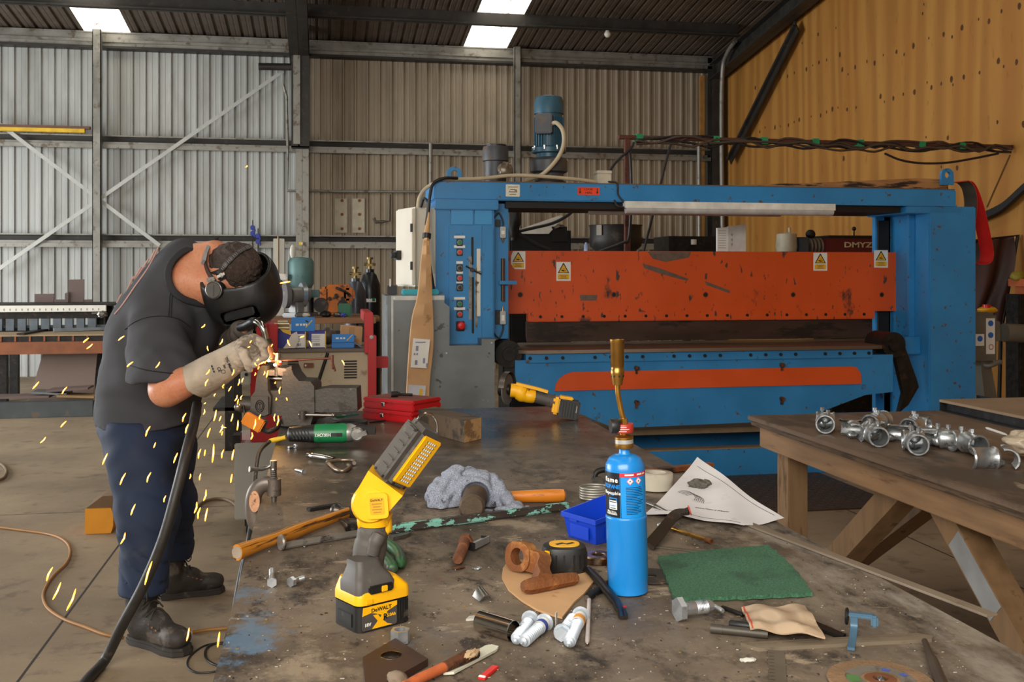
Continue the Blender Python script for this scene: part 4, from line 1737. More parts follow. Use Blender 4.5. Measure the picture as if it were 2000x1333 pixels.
m.cyl(PY(481, 732, yv - .035), PY(481, 732, yv - .045), .01)
part('wire_feeder_box', m, wm, w=True)
m = M(chrome)
m.cyl(PY(461, 674, yv + .1), PY(463, 634, yv + .1), .02)
m.use(mat('khaki_spool', '8d8168', .6))
m.lathe([(0, -.05), (.12, -.05), (.12, .05), (0, .05)], 24, T(PY(452, 676, yv + .15), 0, 0, 90))
m.use(dark_steel)
m.b2((PY(448, 700, yv).x, yv + .05, pz(450, 740, yv)), (a + .01, yv + .25, pz(450, 700, yv)))
part('spool', m, wm, w=True)
for x in (bx0 - .15, bx1 - .1):
    m = M(black_rubber)
    for y in (yv + .04, yv + .45):
        m.lathe([(0, -.025), (.05, -.025), (.055, 0), (.05, .025), (0, .025)], 16, T((x, y, .055), 0, 0, 90))
        m.use(dark_steel)
        m.b2((x - .035, y - .02, .05), (x + .035, y + .02, .17))
        m.use(black_rubber)
    part('castor', m, wm, w=True)
for i, (y, z) in enumerate(((yv + .2, .0),)):
    m = M(dark_steel)
    m.b2((px(455, yv), yv - .02, pz(460, 890, yv)), (px(470, yv), yv + .1, pz(460, 850, yv)))
    m.b2((px(466, yv), yv + .0, pz(460, 875, yv)), (bx0 - .22, yv + .06, pz(460, 868, yv)))
    part('bracket', m, wm, w=True)

# boxes on the welding machine
zl = vz + .021
screw_blue = mat('box_purple_blue', '262f8e', .45, 0, .06)
sky_blue = mat('box_sky_blue', '1f7fd0', .45, 0, .06)


def carton(name, u0, u1, v0, v1, y, dep, z, ma, lab, cat='box', group=None, face=None, X=None):
    x0, x1 = px(u0, y), px(u1, y)
    h = pz(u0, v0, y) - pz(u0, v1, y)
    o = thing(name, lab, cat, ((x0 + x1) / 2, y, z), group=group)
    m = M(ma)
    w = x1 - x0
    m.box((0, dep / 2, h / 2), (w, dep, h), .002)
    part('carton', m, o)
    if face:
        face(o, w, h)
    return o


def lab_face(o, w, h):
    m = M(label_white)
    m.at(FY(0, -.0005, h / 2))
    m.box((.005, -.005, .001), (w * .78, h * .8, .001))
    m.use(mat('label_print', '8a8fa6', .6))
    for i in range(4):
        m.box((-.01, h * .22 - i * h * .1, .0017), (w * (.5 - .08 * (i % 2)), h * .035, .0006))
    m.use(sign_black)
    for i in range(5):
        m.box((-w * .2 + i * .008, -h * .28, .0017), (.004, h * .16, .0006))
    m.use(mat('stripe_yellow', 'e3b52a', .5))
    m.box((w * .46, 0, .001), (w * .06, h, .001))
    m.at()
    part('label', m, o)


def brand_face(o, w, h):
    m = M(label_white)
    m.at(FY(0, -.0005, h / 2))
    for i, (x, ww) in enumerate(((-.035, .022), (-.012, .016), (.006, .016), (.02, .01))):
        m.box((x, 0, .001), (ww * .8, h * .16, .001))
    m.use(mat('stripe_yellow', 'e3b52a', .5))
    m.box((w * .25, h * .06, .001), (.06, .006, .001), rz=48)
    m.use(sign_black)
    m.box((w * .16, h * .25, .001), (.02, .008, .001), rz=-30)
    m.at()
    part('label', m, o)


yc = yv + .1
carton('screw_box', 566, 598, 656, 689, yc, .14, zl, screw_blue, 'purple-blue screw box with white label and torn flap, left of the pair', face=lab_face, group='screw boxes')
carton('screw_box', 603, 637, 656, 689, yc, .14, zl, screw_blue, 'purple-blue screw box with white label, right of the pair under the blue box', face=lab_face, group='screw boxes')
hh = pz(566, 656, yc) - pz(566, 689, yc)
carton('blue_box', 569, 615, 628, 654, yc + .01, .12, zl + hh + .001, sky_blue, 'sky-blue box standing on top of the two purple screw boxes', face=brand_face, group='blue boxes')
o = carton('blue_box', 648, 692, 673, 689, yc, .12, zl, sky_blue, 'sky-blue box with its lid flap open, in front of the brown carton', group='blue boxes')
x0, x1 = px(648, yc), px(692, yc)
m = M(sky_blue)
m.sheet(lambda a, b: ((a - .5) * (x1 - x0) * 1.02 + b * .01, -.005 + .12 * (1 - b) - .03 * b * (1 - b), .052 + .035 * b * (1 - b) + .01 * a), 8, 4, .003)
m.at(T((x1 - x0) / 2 * V((1, 0, 0)) + V((.02, -.01, .02)), 0, 0, 35))
m.box((0, .01, 0), (.05, .1, .003))
m.at(FY(0, -.012, .06))
m.use(sky_blue)
m.box((0, .0, 0), ((x1 - x0) * .98, .05, .004))
m.use(label_white)
for x, ww in ((-.035, .022), (-.012, .016), (.006, .016)):
    m.box((x, 0, .003), (ww * .8, .01, .001))
m.use(mat('stripe_yellow', 'e3b52a', .5))
m.box((.04, .003, .003), (.05, .005, .001), rz=45)
m.at()
part('lid_flap', m, o)
o = carton('cardboard_carton', 664, 706, 634, 670, yc + .17, .14, zl, card, 'brown taped carton standing tilted behind the open blue box')
m = M(mat('packing_tape', 'a8793f', .3))
w = px(706, yc + .17) - px(664, yc + .17)
h = pz(664, 634, yc) - pz(664, 670, yc)
m.box((0, -.0006, h * .6), (w * .25, .001, h * .8))
part('tape', m, o)
o.rotation_euler = (0, R(4), 0)
o.location.z += .006
m = M(mat('torn_white_card', 'd8d0c8', .7))
p = PY(563, 690, yc - .04)
m.prism([(-.03, 0), (.04, .0), (.062, .05), (.05, .1), (.02, .085), (-.01, .03)], 0, .003, X=FY(p.x, yc - .02, zl + .004) @ T((0, 0, 0), 0, -8))
m.use(screw_blue)
m.prism([(-.1, .004), (-.03, .004), (.0, .05), (.02, .1), (-.05, .115), (-.09, .1)], 0, .003, X=FY(p.x, yc - .012, zl))
m.use(mat('stripe_yellow', 'e3b52a', .5))
m.prism([(-.03, .1), (.02, .08), (.01, .115), (-.05, .12)], 0, .003, X=FY(p.x, yc - .014, zl))
solo('torn_flap', m, 'torn purple, yellow and white box flap left of the screw boxes', 'cardboard')
m = M(mat('motor_brown', '5a5048', .5, .3))
p = PY(640, 648, yv + .45)
m.ball((p.x, p.y, vz + .075), .055)
solo('motor_end', m, 'round brown-grey motor end behind the purple screw boxes', 'part')

# long cardboard sleeve leaning against the grey guard
lb = thing('cardboard_sleeve', 'tall brown cardboard sleeve leaning on the grey guard, gathered at its top', 'cardboard', (px(818, yg - .1), yg - .15, .0))
yq = yg - .02


def sl_pt(u, v, dy): return PY(u, v, yq - dy)


rows = [(790, 852, 910, .26), (794, 838, 790, .2), (800, 846, 680, .15), (806, 846, 620, .13), (816, 844, 580, .11), (822, 842, 520, .09), (826, 839, 480, .08), (829, 838, 465, .07)]
rs = []
for u0, u1, v, dy in rows:
    rs.append((sl_pt(u0, v, dy), sl_pt(u1, v, dy)))
if True:
    n0 = rs[0]
    rs[0] = (V((n0[0].x, n0[0].y, .0)), V((n0[1].x, n0[1].y, .0)))
m = M(card)
segs = []
k = len(rs)
dd = [.07, .07, .07, .065, .06, .05, .035, .03]
LL = spl([a for a, b in rs], 4)
RR = spl([b for a, b in rs], 4)
nn = len(LL)
vs = []
for i in range(nn):
    d_ = np.interp(i / (nn - 1) * (k - 1), range(k), dd)
    a, b = LL[i], RR[i]
    cr = .012 * math.sin(i * 1.3)
    vs += [a, (a + b) / 2 + V((0, -.012 + cr, 0)), b, b + V((0, d_, 0)), a + V((0, d_, 0))]
fs = [tuple(range(5))[::-1], tuple((nn - 1) * 5 + j for j in range(5))]
for i in range(nn - 1):
    for j in range(5):
        fs.append((i * 5 + j, i * 5 + (j + 1) % 5, (i + 1) * 5 + (j + 1) % 5, (i + 1) * 5 + j))
m.add(vs, fs)
m.v = [(x, y, max(z, 0)) for x, y, z in m.v]
part('sleeve', m, lb, w=True, sharp=20)
m = M(black_plastic)
m.tube([PY(833, 466, yq - .055), PY(834, 456, yq - .05)], .03, 10)
m.use(card)
m.tube([PY(833, 456, yq - .045), PY(836, 436, yq - .03), PY(838, 415, yq - .015)], [.02, .014, .004], 8)
part('tape_binding', m, lb, w=True, label='black tape binding')


def quad_on(m, c, ddy):
    vs = [PY(u, v, yq - d) for (u, v, d) in c]
    vs += [p + V((0, .002, 0)) for p in vs]
    m.add(vs, [(0, 1, 2, 3), (7, 6, 5, 4), (0, 4, 5, 1), (1, 5, 6, 2), (2, 6, 7, 3), (3, 7, 4, 0)])


m = M(label_white)
quad_on(m, [(802, 718, .2), (834, 720, .2), (840, 664, .2), (807, 661, .2)], 0)
m.use(mat('label_print', '8a8fa6', .6))
for i, (u, v, w, h) in enumerate(((811, 668, 20, 2), (812, 676, 5, 10), (808, 690, 3, 4), (813, 690, 3, 4), (810, 704, 5, 9), (826, 700, 4, 10), (832, 710, 3, 8))):
    quad_on(m, [(u, v + h, .203), (u + w, v + h, .203), (u + w + .5, v, .203), (u + .5, v, .203)], 0)
part('label', m, lb, w=True)
m = M(mat('plastic_pouch', 'c9ccd6', .25, 0, .08))
quad_on(m, [(795, 786, .24), (829, 790, .24), (832, 754, .24), (798, 752, .24)], 0)
m.use(mat('pouch_yellow', 'e0b51c', .4))
quad_on(m, [(817, 786, .243), (823, 786, .243), (826, 760, .243), (820, 760, .243)], 0)
part('document_pouch', m, lb, w=True)

# ------------------------------------------------------------------ behind the press
yq = 9.0
red_brown = mat('red_brown_post', '5f3526', .7, .2, .25, 8, '3a241c', .55, 9)
pp = thing('cable_post', 'red-brown steel post and rail carrying the cable bundle behind the press', 'post', (px(1225, yq), yq, 0))
zp = pz(1222, 272, yq)
m = M(red_brown)
xp = px(1225, yq)
m.b2((xp - .025, yq - .025, 0), (xp + .025, yq + .025, zp), .003)
part('post', m, pp, w=True)
m = M(red_brown)
m.b2((px(1208, yq), yq - .03, zp), (WX, yq + .03, zp + .035), .003)
part('rail', m, pp, w=True)
m = M(mat('green_tape', '1f8a5a', .5))
for u in (1247, 1396, 1490, 1590, 1677, 1797, 1875):
    x = px(u, yq)
    m.b2((x - .03, yq - .05, zp - .02), (x + .03, yq + .04, zp + .045))
part('tape_wrap', m, pp, w=True)
rnd = random.Random(3)
for i in range(5):
    m = M(black_rubber if i % 2 else mat('brown_cable', '4a3a2e', .6))
    pts = []
    for j in range(22):
        x = px(1240, yq) + (WX - .04 - px(1240, yq)) * j / 21
        pts.append((x, yq - .035 - .012 * (i % 3) + .01 * rnd.uniform(-1, 1), zp + .02 + rnd.uniform(-.05, .03) - .01 * i))
    m.tube(spl(pts, 3), .011, 6)
    part('cable', m, pp, w=True)
m = M(black_rubber)
m.tube(spl([PY(u, v, yq - .08) for u, v in ((1728, 300), (1760, 313), (1800, 319), (1850, 318), (1900, 310), (1950, 300))], 5), .011, 6)
part('hanging_cable', m, pp, w=True)
m = M(black_rubber)
m.tube(spl([PY(u, v, yq - .06) for u, v in ((1310, 282), (1305, 300), (1295, 340), (1275, 420), (1260, 480), (1255, 500))], 4), .012, 6)
part('hanging_cable', m, pp, w=True)
m = M(black_rubber)
m.tube(spl([PY(u, v, yq - .06) for u, v in ((1238, 278), (1232, 290), (1210, 310), (1195, 328), (1180, 355))], 4), .012, 6)
part('hanging_cable', m, pp, w=True)
m = M(black_rubber)
m.tube(spl([PY(u, v, yq - .05) for u, v in ((1230, 290), (1233, 360), (1229, 460), (1215, 475), (1170, 492))], 4), .014, 6)
part('hanging_cable', m, pp, w=True)
m = M(black_rubber)
for i in range(4):
    m.tube(spl([PX(u, v + i * 3, WX - .045 - .015 * i) for u, v in ((2040, 330), (2000, 362), (1960, 398), (1920, 418), (1895, 424))], 5), .02, 6)
solo('cable_bundle', m, 'thick black cables sloping down the plywood wall above the red belt', 'cable')
m = M(mat('thin_wire', '6a4a28', .6))
m.tube([PX(1972, 303, WX - .01), PX(1927, 405, WX - .01)], .006, 6)
solo('thin_wire', m, 'thin brown wire hanging on the plywood at the right edge', 'wire')

# dark machine, round tank and other machines seen through the press opening
yz = 10.2
m = M(mat('machine_black', '1b1b1a', .55, .2, .25, 9))
a, b = px(996, yz), px(1116, yz)
mb = thing('black_machine', 'black machine behind the left end of the orange beam', 'machine', ((a + b) / 2, yz + .3, 0))
m.b2((a, yz, 0), (b, yz + .7, pz(1050, 457, yz)), .02)
part('body', m, mb, w=True)
m = M(mat('machine_black', '1b1b1a'))
p, q = PY(1072, 480, yz - .02), PY(1116, 443, yz)
m.b2((p.x, yz - .02, p.z), (q.x, yz + .5, q.z), .04)
m.use(mat('oily_brown', '4a3a22', .5))
m.rock(((p.x + q.x) / 2, yz + .2, q.z), (.1, .2, .03), 5, .4)
part('motor_cover', m, mb, w=True)
m = M(mat('machine_black', '1b1b1a'))
m.rock(PY(1003, 428, yz - .2), (.07, .06, .2), 8, .3, 1.5)
m.cyl(PY(1003, 440, yz - .2), PY(1003, 470, yz - .2), .03)
part('hose_head', m, mb, w=True)
m = M(mat('white_sheet_metal', 'c6c2b8', .4, .2))
vs = [PY(1005, 457, yz - .01), PY(1072, 457, yz - .01), PY(1100, 424, yz + .1), PY(1096, 420, yz + .1), PY(1010, 450, yz + .02)]
vs += [p + V((0, .015, 0)) for p in vs]
m.add(vs, [(0, 1, 2, 3, 4), (9, 8, 7, 6, 5)] + [(i, i + 5, (i + 1) % 5 + 5, (i + 1) % 5) for i in range(5)])
part('chute', m, mb, w=True, label='white sloping chute')
m = M(black_rubber)
m.tube(spl([PY(u, v, yz - .15) for u, v in ((1128, 402), (1110, 420), (1080, 436), (1040, 446), (1000, 455))], 5), .016, 6)
m.tube(spl([PY(u, v, yz - .15) for u, v in ((995, 445), (1020, 460), (1050, 478), (1075, 488))], 5), .016, 6)
part('hose', m, mb, w=True)
yt = 9.6
tk = thing('round_tank', 'round dark tank behind the red-brown post', 'tank', (px(1222, yt), yt + .35, 0))
r_ = (px(1274, yt) - px(1170, yt)) / 2
za, zb = pz(1222, 468, yt), pz(1222, 437, yt)
m = M(mat('tank_dark', '35322f', .5, .3, .2, 6, '4d443a', .58, 8))
m.lathe([(0, za - .12), (r_ * .7, za - .12), (r_ * .95, za - .06), (r_, za), (r_, za + .03), (r_ * .97, za + .03), (r_ * .97, zb - .02), (r_, zb), (r_ * .9, zb), (r_ * .88, zb - .04), (0, zb - .04)], 40, T((0, 0, 0)))
m.cyl((0, 0, 0), (0, 0, za - .1), .1)
part('drum', m, tk)
m = M(mat('pale_tag', '8d8478', .6))
m.box((-r_ * .8, -r_ * .62, (za + zb) / 2 + .02), (.06, .008, .1), rz=-50)
part('tag', m, tk)
m = M(label_white)
yp = Y0 + .52
c = PY(1430, 490, yp)
zo = zo1
m.prism([(px(1403, yp), zo), (px(1424, yp), zo), (px(1424, yp), pz(1424, 444, yp)), (px(1403, yp), pz(1403, 446, yp))], 0, .03, X=FY(0, yp + .05, .003))
m.use(mat('grey_paper', 'cfc9c4', .7))
m.prism([(px(1424, yp), zo), (px(1459, yp), zo), (px(1459, yp), pz(1459, 439, yp)), (px(1424, yp), pz(1424, 443, yp))], 0, .02, X=FY(0, yp + .04, .003))
m.use(mat('faded_print', '9a948c', .7))
for i in range(8):
    z_ = zo + .03 + i * .02
    m.b2((px(1405, yp), yp + .0185, z_), (px(1420, yp), yp + .0195, z_ + .004))
for i in range(3):
    m.b2((px(1430, yp), yp + .0185, zo + .05 + i * .04), (px(1433, yp), yp + .0195, zo + .07 + i * .04))
solo('paper_sheets', m, 'folded white paper sheets standing on the orange beam near the corner post', 'paper')
ym = 9.6
mm = thing('maroon_machine', 'maroon machine with pale lettering behind the right end of the orange beam', 'machine', (px(1680, ym), ym + .3, 0))
m = M(mat('maroon', '5a1018', .45, .1, .12, 6))
xa_, xb_ = px(1612, ym), px(1760, ym)
m.b2((xa_, ym, 1.3), (xb_, ym + .5, pz(1680, 466, ym)), .015)
m.use(dark_steel)
m.b2((xa_ + .1, ym + .05, 0), (xb_ - .1, ym + .45, 1.3))
m.b2((xa_ + .05, ym + .02, pz(1680, 466, ym)), (xb_, ym + .45, pz(1680, 460, ym)), .01)
m.cyl(PY(1668, 462, ym + .1), PY(1668, 447, ym + .1), .008)
m.ball(PY(1668, 447, ym + .1), .022)
part('body', m, mm, w=True)
m = M(mat('pale_lettering', 'c9b48a', .5))
for k_, uu in zip('DMY', (1650, 1667, 1684)):
    pass
m.text('DMYZ', .075, FY(px(1676, ym), ym - .001, pz(1676, 479, ym)), .002, .02, sx=1.5)
part('lettering', m, mm, w=True)
m = M(mat('cream_motor', 'b8ae98', .5))
m.lathe([(0, 0), (.1, 0), (.11, .05), (.1, .18), (0, .2)], 20, T(PY(1545, 480, ym) + V((0, .1, -.06)), 0, 0, 0))
m.cyl(PY(1542, 462, ym + .1), PY(1542, 445, ym + .1), .014)
m.use(mat('slate_box', '3a4048', .5))
m.b2((px(1562, ym), ym, pz(1562, 500, ym)), (px(1580, ym), ym + .2, pz(1562, 463, ym)), .008)
m.use(dark_steel)
m.ball(PY(1583, 458, ym + .12), .05)
m.use(mat('cast_fins', '7a7268', .5, .4))
for i in range(4):
    m.lathe([(0, -.01), (.09, -.01), (.09, .01), (0, .01)], 20, T(PY(1588 + i * 7, 482, ym) + V((0, .1, 0)), 0, 0, 90))
m.b2((px(1528, ym), ym + .05, pz(1562, 505, ym) - .05), (px(1615, ym), ym + .3, pz(1562, 500, ym)))
part('motor', m, mm, w=True, label='cream motor with dark cooling fins')
m = M(dark_steel)
m.b2((px(1300, 10.6), 10.5, pz(1300, 490, 10.6) - .2), (px(1400, 10.6), 11.0, pz(1300, 462, 10.6)))
m.b2((px(1340, 10.6), 10.6, 0), (px(1350, 10.6), 10.7, pz(1300, 490, 10.6)))
m.b2((px(1385, 10.6), 10.6, 0), (px(1395, 10.6), 10.7, pz(1300, 490, 10.6)))
m.use(white_paint)
m.cyl(PY(1355, 478, 10.45), PY(1355, 468, 10.45), .03)
solo('dark_rack', m, 'low dark rack behind the press left of the corner post', 'rack')
m = M(mat('bottle_blue_white', '9fb4e0', .3))
p = PY(1144.5, 491, yo + .06)
m.lathe([(0, 0), (.016, 0), (.016, .045), (.008, .06), (.008, .07), (0, .07)], 14, T((p.x, yo + .06, zo1)))
solo('small_bottle', m, 'tiny pale blue bottle standing on top of the orange beam', 'bottle')

# ------------------------------------------------------------------ right edge behind the press
m = M(mat('brown_curtain', '43251f', .55, 0, .25, 4))
yk2 = 8.85


def cur(a, b):
    u = 1895 + (1984 - 1895) * a
    top = 475 - 13 * a
    u -= 30 * b * a
    p = PY(u, top + (640 - top) * b, yk2)
    return p + V((0, .05 * math.sin(a * 9 + b * 4) + .03 * math.sin(b * 7 + a * 3), 0))


m.sheet(cur, 24, 16, .006)
wc = thing('welding_curtain', 'dark brown welding curtain hanging in a frame right of the press', 'curtain', (px(1940, yk2), yk2, 0))
part('curtain', m, wc, w=True)
m = M(dark_steel)
tp = PY(1988, 460, yk2)
m.tube([PY(1880, 474, yk2), PY(1988, 460, yk2), (PY(1955, 640, yk2).x, yk2, 1.0), (PY(1950, 640, yk2).x, yk2, 0)], .018)
m.cyl((px(1880, yk2), yk2, 0), PY(1880, 474, yk2), .018)
part('curtain_frame', m, wc, w=True)
ys_ = 8.2
sm = thing('cold_saw', 'grey saw head with a yellow and red stop button and blue safety stickers', 'machine', (px(1935, ys_), ys_ + .2, 0))
m = M(mat('saw_grey', '6f6a60', .5, .2, .15, 6))
m.b2((px(1885, ys_), ys_, pz(1930, 712, ys_)), (px(1950, ys_), ys_ + .3, pz(1930, 610, ys_)), .03)
m.b2((px(1940, ys_), ys_ + .05, pz(1960, 668, ys_)), (px(1962, ys_), ys_ + .2, pz(1960, 628, ys_)), .01)
m.cyl(PY(1960, 650, ys_ + .15), PY(1998, 652, ys_ + .15), .085, n=24)
part('head', m, sm, w=True)
m = M(mat('stop_yellow', 'd29a1a', .45))
c = PY(1928, 606, ys_ + .08)
m.rock(c, (.09, .07, .035), 2, .15, 1.5)
m.use(red_knob)
m.cyl(c + V((-.02, -.02, .02)), c + V((-.02, -.02, .05)), .035)
part('stop_button', m, sm, w=True, label='yellow stop box with red button')
m = M(label_white)
a_, b_ = PY(1926, 692, ys_ - .002), PY(1943, 622, ys_ - .002)
m.b2((a_.x, ys_ - .004, a_.z), (b_.x, ys_, b_.z))
a2_, b2_ = PY(1905, 676, ys_ - .002), PY(1922, 653, ys_ - .002)
m.b2((a2_.x, ys_ - .004, a2_.z), (b2_.x, ys_, b2_.z))
m.use(mat('safety_blue', '2a66b8', .5))
for u, v in ((1935, 632), (1935, 655), (1914, 662)):
    c = PY(u, v, ys_ - .005)
    m.cyl((c.x, ys_ - .007, c.z), (c.x, ys_ - .003, c.z), .026)
m.use(mat('ban_red', 'b86a60', .5))
c = PY(1935, 678, ys_)
m.tube([(c.x + .022 * math.cos(i * .5236), ys_ - .006, c.z + .022 * math.sin(i * .5236)) for i in range(12)], .004, 6, closed=True)
part('safety_stickers', m, sm, w=True)
m = M(mat('saw_grey', '6f6a60'))
m.tube(spl([PY(1910, 705, ys_ + .1), PY(1930, 715, ys_), PY(1950, 708, ys_ - .02), PY(1955, 708, ys_ - .02)], 5), .022)
m.prism([(px(1918, ys_), pz(1918, 705, ys_)), (px(1938, ys_), pz(1938, 712, ys_)), (px(1968, ys_), 0), (px(1936, ys_), 0)][::-1], -.12, 0, X=FY(0, ys_ + .02, 0))
part('stand', m, sm, w=True)
m = M(mat('slate_blue_steel', '33526a', .5, .1))
p = PY(1930, 800, 7.9)
m.prism([(px(1907, 7.9), .0), (px(1944, 7.9), .0), (px(1944, 7.9), pz(1940, 778, 7.9)), (px(1907, 7.9), pz(1907, 772, 7.9))], 0, .05, X=FY(0, 7.9, 0))
solo('blue_plate', m, 'slate-blue plate standing on the floor right of the press column', 'plate')
m = M(dark_steel)
yx = 8.5
m.b2((px(1968, yx) + .12, yx, 0), (WX - .01, yx + .2, pz(1990, 575, yx)), .01)
sr = thing('dark_cupboard', 'dark cupboard with an orange tray against the plywood wall at the right edge', 'cupboard', (px(1990, yx), yx + .2, 0))
part('body', m, sr, w=True)
m = M(mat('tray_orange', 'a8552a', .6))
m.b2((px(1980, yx) + .08, yx - .06, pz(1990, 560, yx)), (WX - .01, yx + .19, pz(1990, 545, yx)), .004)
m.b2((px(1980, yx) + .15, yx, pz(1990, 575, yx) - .001), (WX - .08, yx + .18, pz(1990, 560, yx) + .001))
m.use(mat('tray_yellow', '8a7a20', .6))
m.rock(PY(1988, 540, yx + .08), (.07, .06, .05), 5, .3)
part('tray', m, sr, w=True, label='orange tray with yellow lump')
m = M(mat('checker_plate', '5a4a3a', .5, .5, .15, 30, bump=.6, bs=60))
a_, b_ = PZ(1415, 995, .012), PZ(1530, 935, .012)
m.b2((a_.x, 6.2, 0), (a_.x + 1.2, Y0 - .03, .01))
for i in range(24):
    for j in range(18):
        x, y = a_.x + .05 + i * .048, 6.25 + j * .062
        m.box((x, y, .0115), (.03, .008, .003), rz=45 if (i + j) % 2 else -45)
solo('checker_plate', m, 'brown tread plate on the floor in front of the press', 'plate')

# ------------------------------------------------------------------ timber table on the right
zt = .85
tp0 = PZ(1460, 812, zt)
tb = thing('timber_table', 'heavy timber table with diagonal braces at the right', 'table', (tp0.x + .8, tp0.y - 1.2, 0))
tx0, ty1 = tp0.x, tp0.y
tx1, ty0 = tx0 + 1.9, 1.9
tt = mat('table_top_board', '6f5a48', .6, 0, .22, 6, '4a3c30', .5, 3, st=(1, .5, 1), d2='8d7a68', d2a=.64, d2s=5)
tf = mat('table_frame_timber', '8a6a4a', .65, 0, .28, 7, '6a4a30', .56, 5, st=(2.5, .35, 2.5), bump=.1)
m = M(tt)
m.b2((tx0, ty0, zt - .02), (tx1, ty1, zt), .003)
m.use(mat('ply_edge', '5a4530', .7, 0, .3, 12, '3a2c20', .5, 14, st=(1, .4, 6)))
m.b2((tx0 + .012, ty0, zt - .045), (tx1, ty1 - .012, zt - .02), .003)
part('tabletop', m, tb, w=True)
m = M(tf)
m.b2((tx0 + .05, ty0 + .05, zt - .15), (tx0 + .1, ty1 - .03, zt - .045), .004)
part('side_rail', m, tb, w=True)
m = M(tf)
m.b2((tx0 + .0501, ty1 - .1, zt - .14), (tx1 - .05, ty1 - .05, zt - .0451), .004)
part('end_rail', m, tb, w=True)
lgm = mat('table_leg_timber', '806242', .65, 0, .25, 6, '5a3f28', .58, 6, st=(2.5, 2.5, .35))
for x, y in ((tx0 + .1, ty1 - .24), (tx1 - .2, ty1 - .24), (tx0 + .1, ty0 + .12), (tx1 - .2, ty0 + .12)):
    m = M(lgm)
    m.b2((x, y, 0), (x + .1, y + .12, zt - .046), .004)
    part('leg', m, tb, w=True)


def beam(m, a, b, w, h, up=(0, 0, 1)):
    m.strap([a, b], w, h, up)


xm = tx0 + .1
# long diagonal strut in front (with grey paint), seen left face
for y0_, y1_, ma, xx in ((3.42, 2.55, lgm, xm), (3.55, 4.45, lgm, xm + .02), (3.62, 4.72, lgm, xm + .28)):
    m = M(ma)
    a, b = V((xx + .05, y0_, zt - .06)), V((xx + .05, y1_, .05))
    m.strap([a, b], .1, .1, (1, 0, 0))
    if y0_ == 3.42:
        m.use(mat('grey_primer', '8f9090', .5, .1))
        d = b - a
        m.strap([a + d * .22 + V((-.0505, 0, 0)), a + d * .48 + V((-.0505, 0, 0))], .085, .003, (1, 0, 0))
    part('brace', m, tb, w=True)

# galvanised scaffold couplers on the table
galv = mat('galvanised_casting', 'b4b8ba', .34, .8, .22, 16, '7a7d7e', .56, 22, bump=.12, bs=70)


def coupler(name, variant):
    """half-open tube coupler: two short sleeves at right angles, bolts and hinge lugs"""
    m = M(galv)
    pr = [(.031, -.042), (.036, -.042), (.038, -.036), (.034, -.03), (.034, .03), (.038, .036), (.036, .042), (.031, .042), (.0285, .036), (.0285, -.036), (.031, -.042)]
    a1 = 360 if variant != 2 else 200
    if variant != 2:
        m.lathe(pr, 26, T((0, 0, .038), 0, 0, 90))
        m.lathe([(r, z * .85) for r, z in pr], 22, T((.082, 0, .038), 0, 90, 0) @ Matrix.Rotation(R(90), 4, 'Y') if variant else T((.08, 0, .036), 90, 0, 90), a0=0 if not variant else 30, a1=360 if not variant else 270)
        m.rock((.052, 0, .05), (.016, .026, .022), variant + 2, .2)
        m.rock((.05, .018, .03), (.02, .02, .02), variant + 5, .2)
    else:
        m.lathe(pr, 26, T((0, 0, .03), 0, 0, 90), a0=150, a1=330)
        m.lathe(pr, 26, T((.075, 0, .03), 70, 0, 90), a0=160, a1=320)
        m.rock((.04, 0, .014), (.03, .02, .013), 3, .2)
    for x, y, z in ((.02, -.01, .075), (.05, .012, .08)) if variant != 2 else ():
        m.prism(hexa(.009), 0, .012, X=T((x, y, z)))
        m.cyl((x, y, z - .02), (x, y, z), .005, n=8)
    return m


pos = [(1612, 838, 62, 0, 'first scaffold coupler at the far left end of the row on the timber table'),
       (1668, 852, 70, 2, 'open half coupler, second from the left on the timber table'),
       (1706, 838, 40, 1, 'scaffold coupler at the back of the middle cluster'),
       (1712, 864, 72, 1, 'scaffold coupler at the front left of the middle cluster'),
       (1757, 856, 150, 2, 'half coupler lying at the right of the middle cluster'),
       (1782, 846, 38, 0, 'scaffold coupler standing behind the large ring coupler'),
       (1790, 880, 66, 0, 'scaffold coupler with the largest open ring facing the camera'),
       (1862, 872, 130, 1, 'darker scaffold coupler right of the gap'),
       (1900, 882, 85, 0, 'coupler with its ring at the right end of the row'),
       (1920, 906, 350, 2, 'wavy half coupler lying nearest the crumpled bag')]
protos = {}
for u, v, rz, va, lab in pos:
    p = PZ(u, v + 8, zt)
    sc = 1.12
    X = T((p.x, p.y, zt + .001), rz, s=sc)
    if va not in protos:
        o = solo('scaffold_coupler', coupler('c', va), lab, 'coupler', 'scaffold couplers on the timber table', X=X)
        protos[va] = o
    else:
        dup(protos[va], X, lab)
m = M(mat('cloudy_plastic', 'b9a890', .3, 0, .12, 20))
p = PZ(1990, 900, zt)
m.rock((p.x + .07, p.y, zt + .062), (.11, .09, .05), 6, .32, 2.6, 4)
m.v = [(x, y, max(z, zt + .0012)) for x, y, z in m.v]
solo('crumpled_bag', m, 'crumpled cloudy plastic bag on the timber table at the right edge', 'bag', sharp=75)
for (u0, v0, u1, v1), lab in (((1925, 836, 1966, 850), 'white chalk stick lying on the timber table behind the couplers'), ((1974, 860, 2010, 862), 'broader white chalk piece at the right edge of the timber table')):
    m = M(label_white)
    a, b = PZ(u0, v0, zt + .006), PZ(u1, v1, zt + .006)
    m.tube([a, a + (b - a) * .1, a + (b - a) * .9, b], [.002, .006, .006, .003], 8)
    solo('chalk', m, lab, 'chalk', 'chalk on the timber table')
m = M(black_plastic)
a, b = PZ(1842, 803, zt + .0), PZ(2040, 850, zt + .0)
m.at(frame(a, b - a))
L = (b - a).length
m.b2((0, -.02, .001), (L, .02, .006))
m.b2((0, .012, .005), (L, .02, .045))
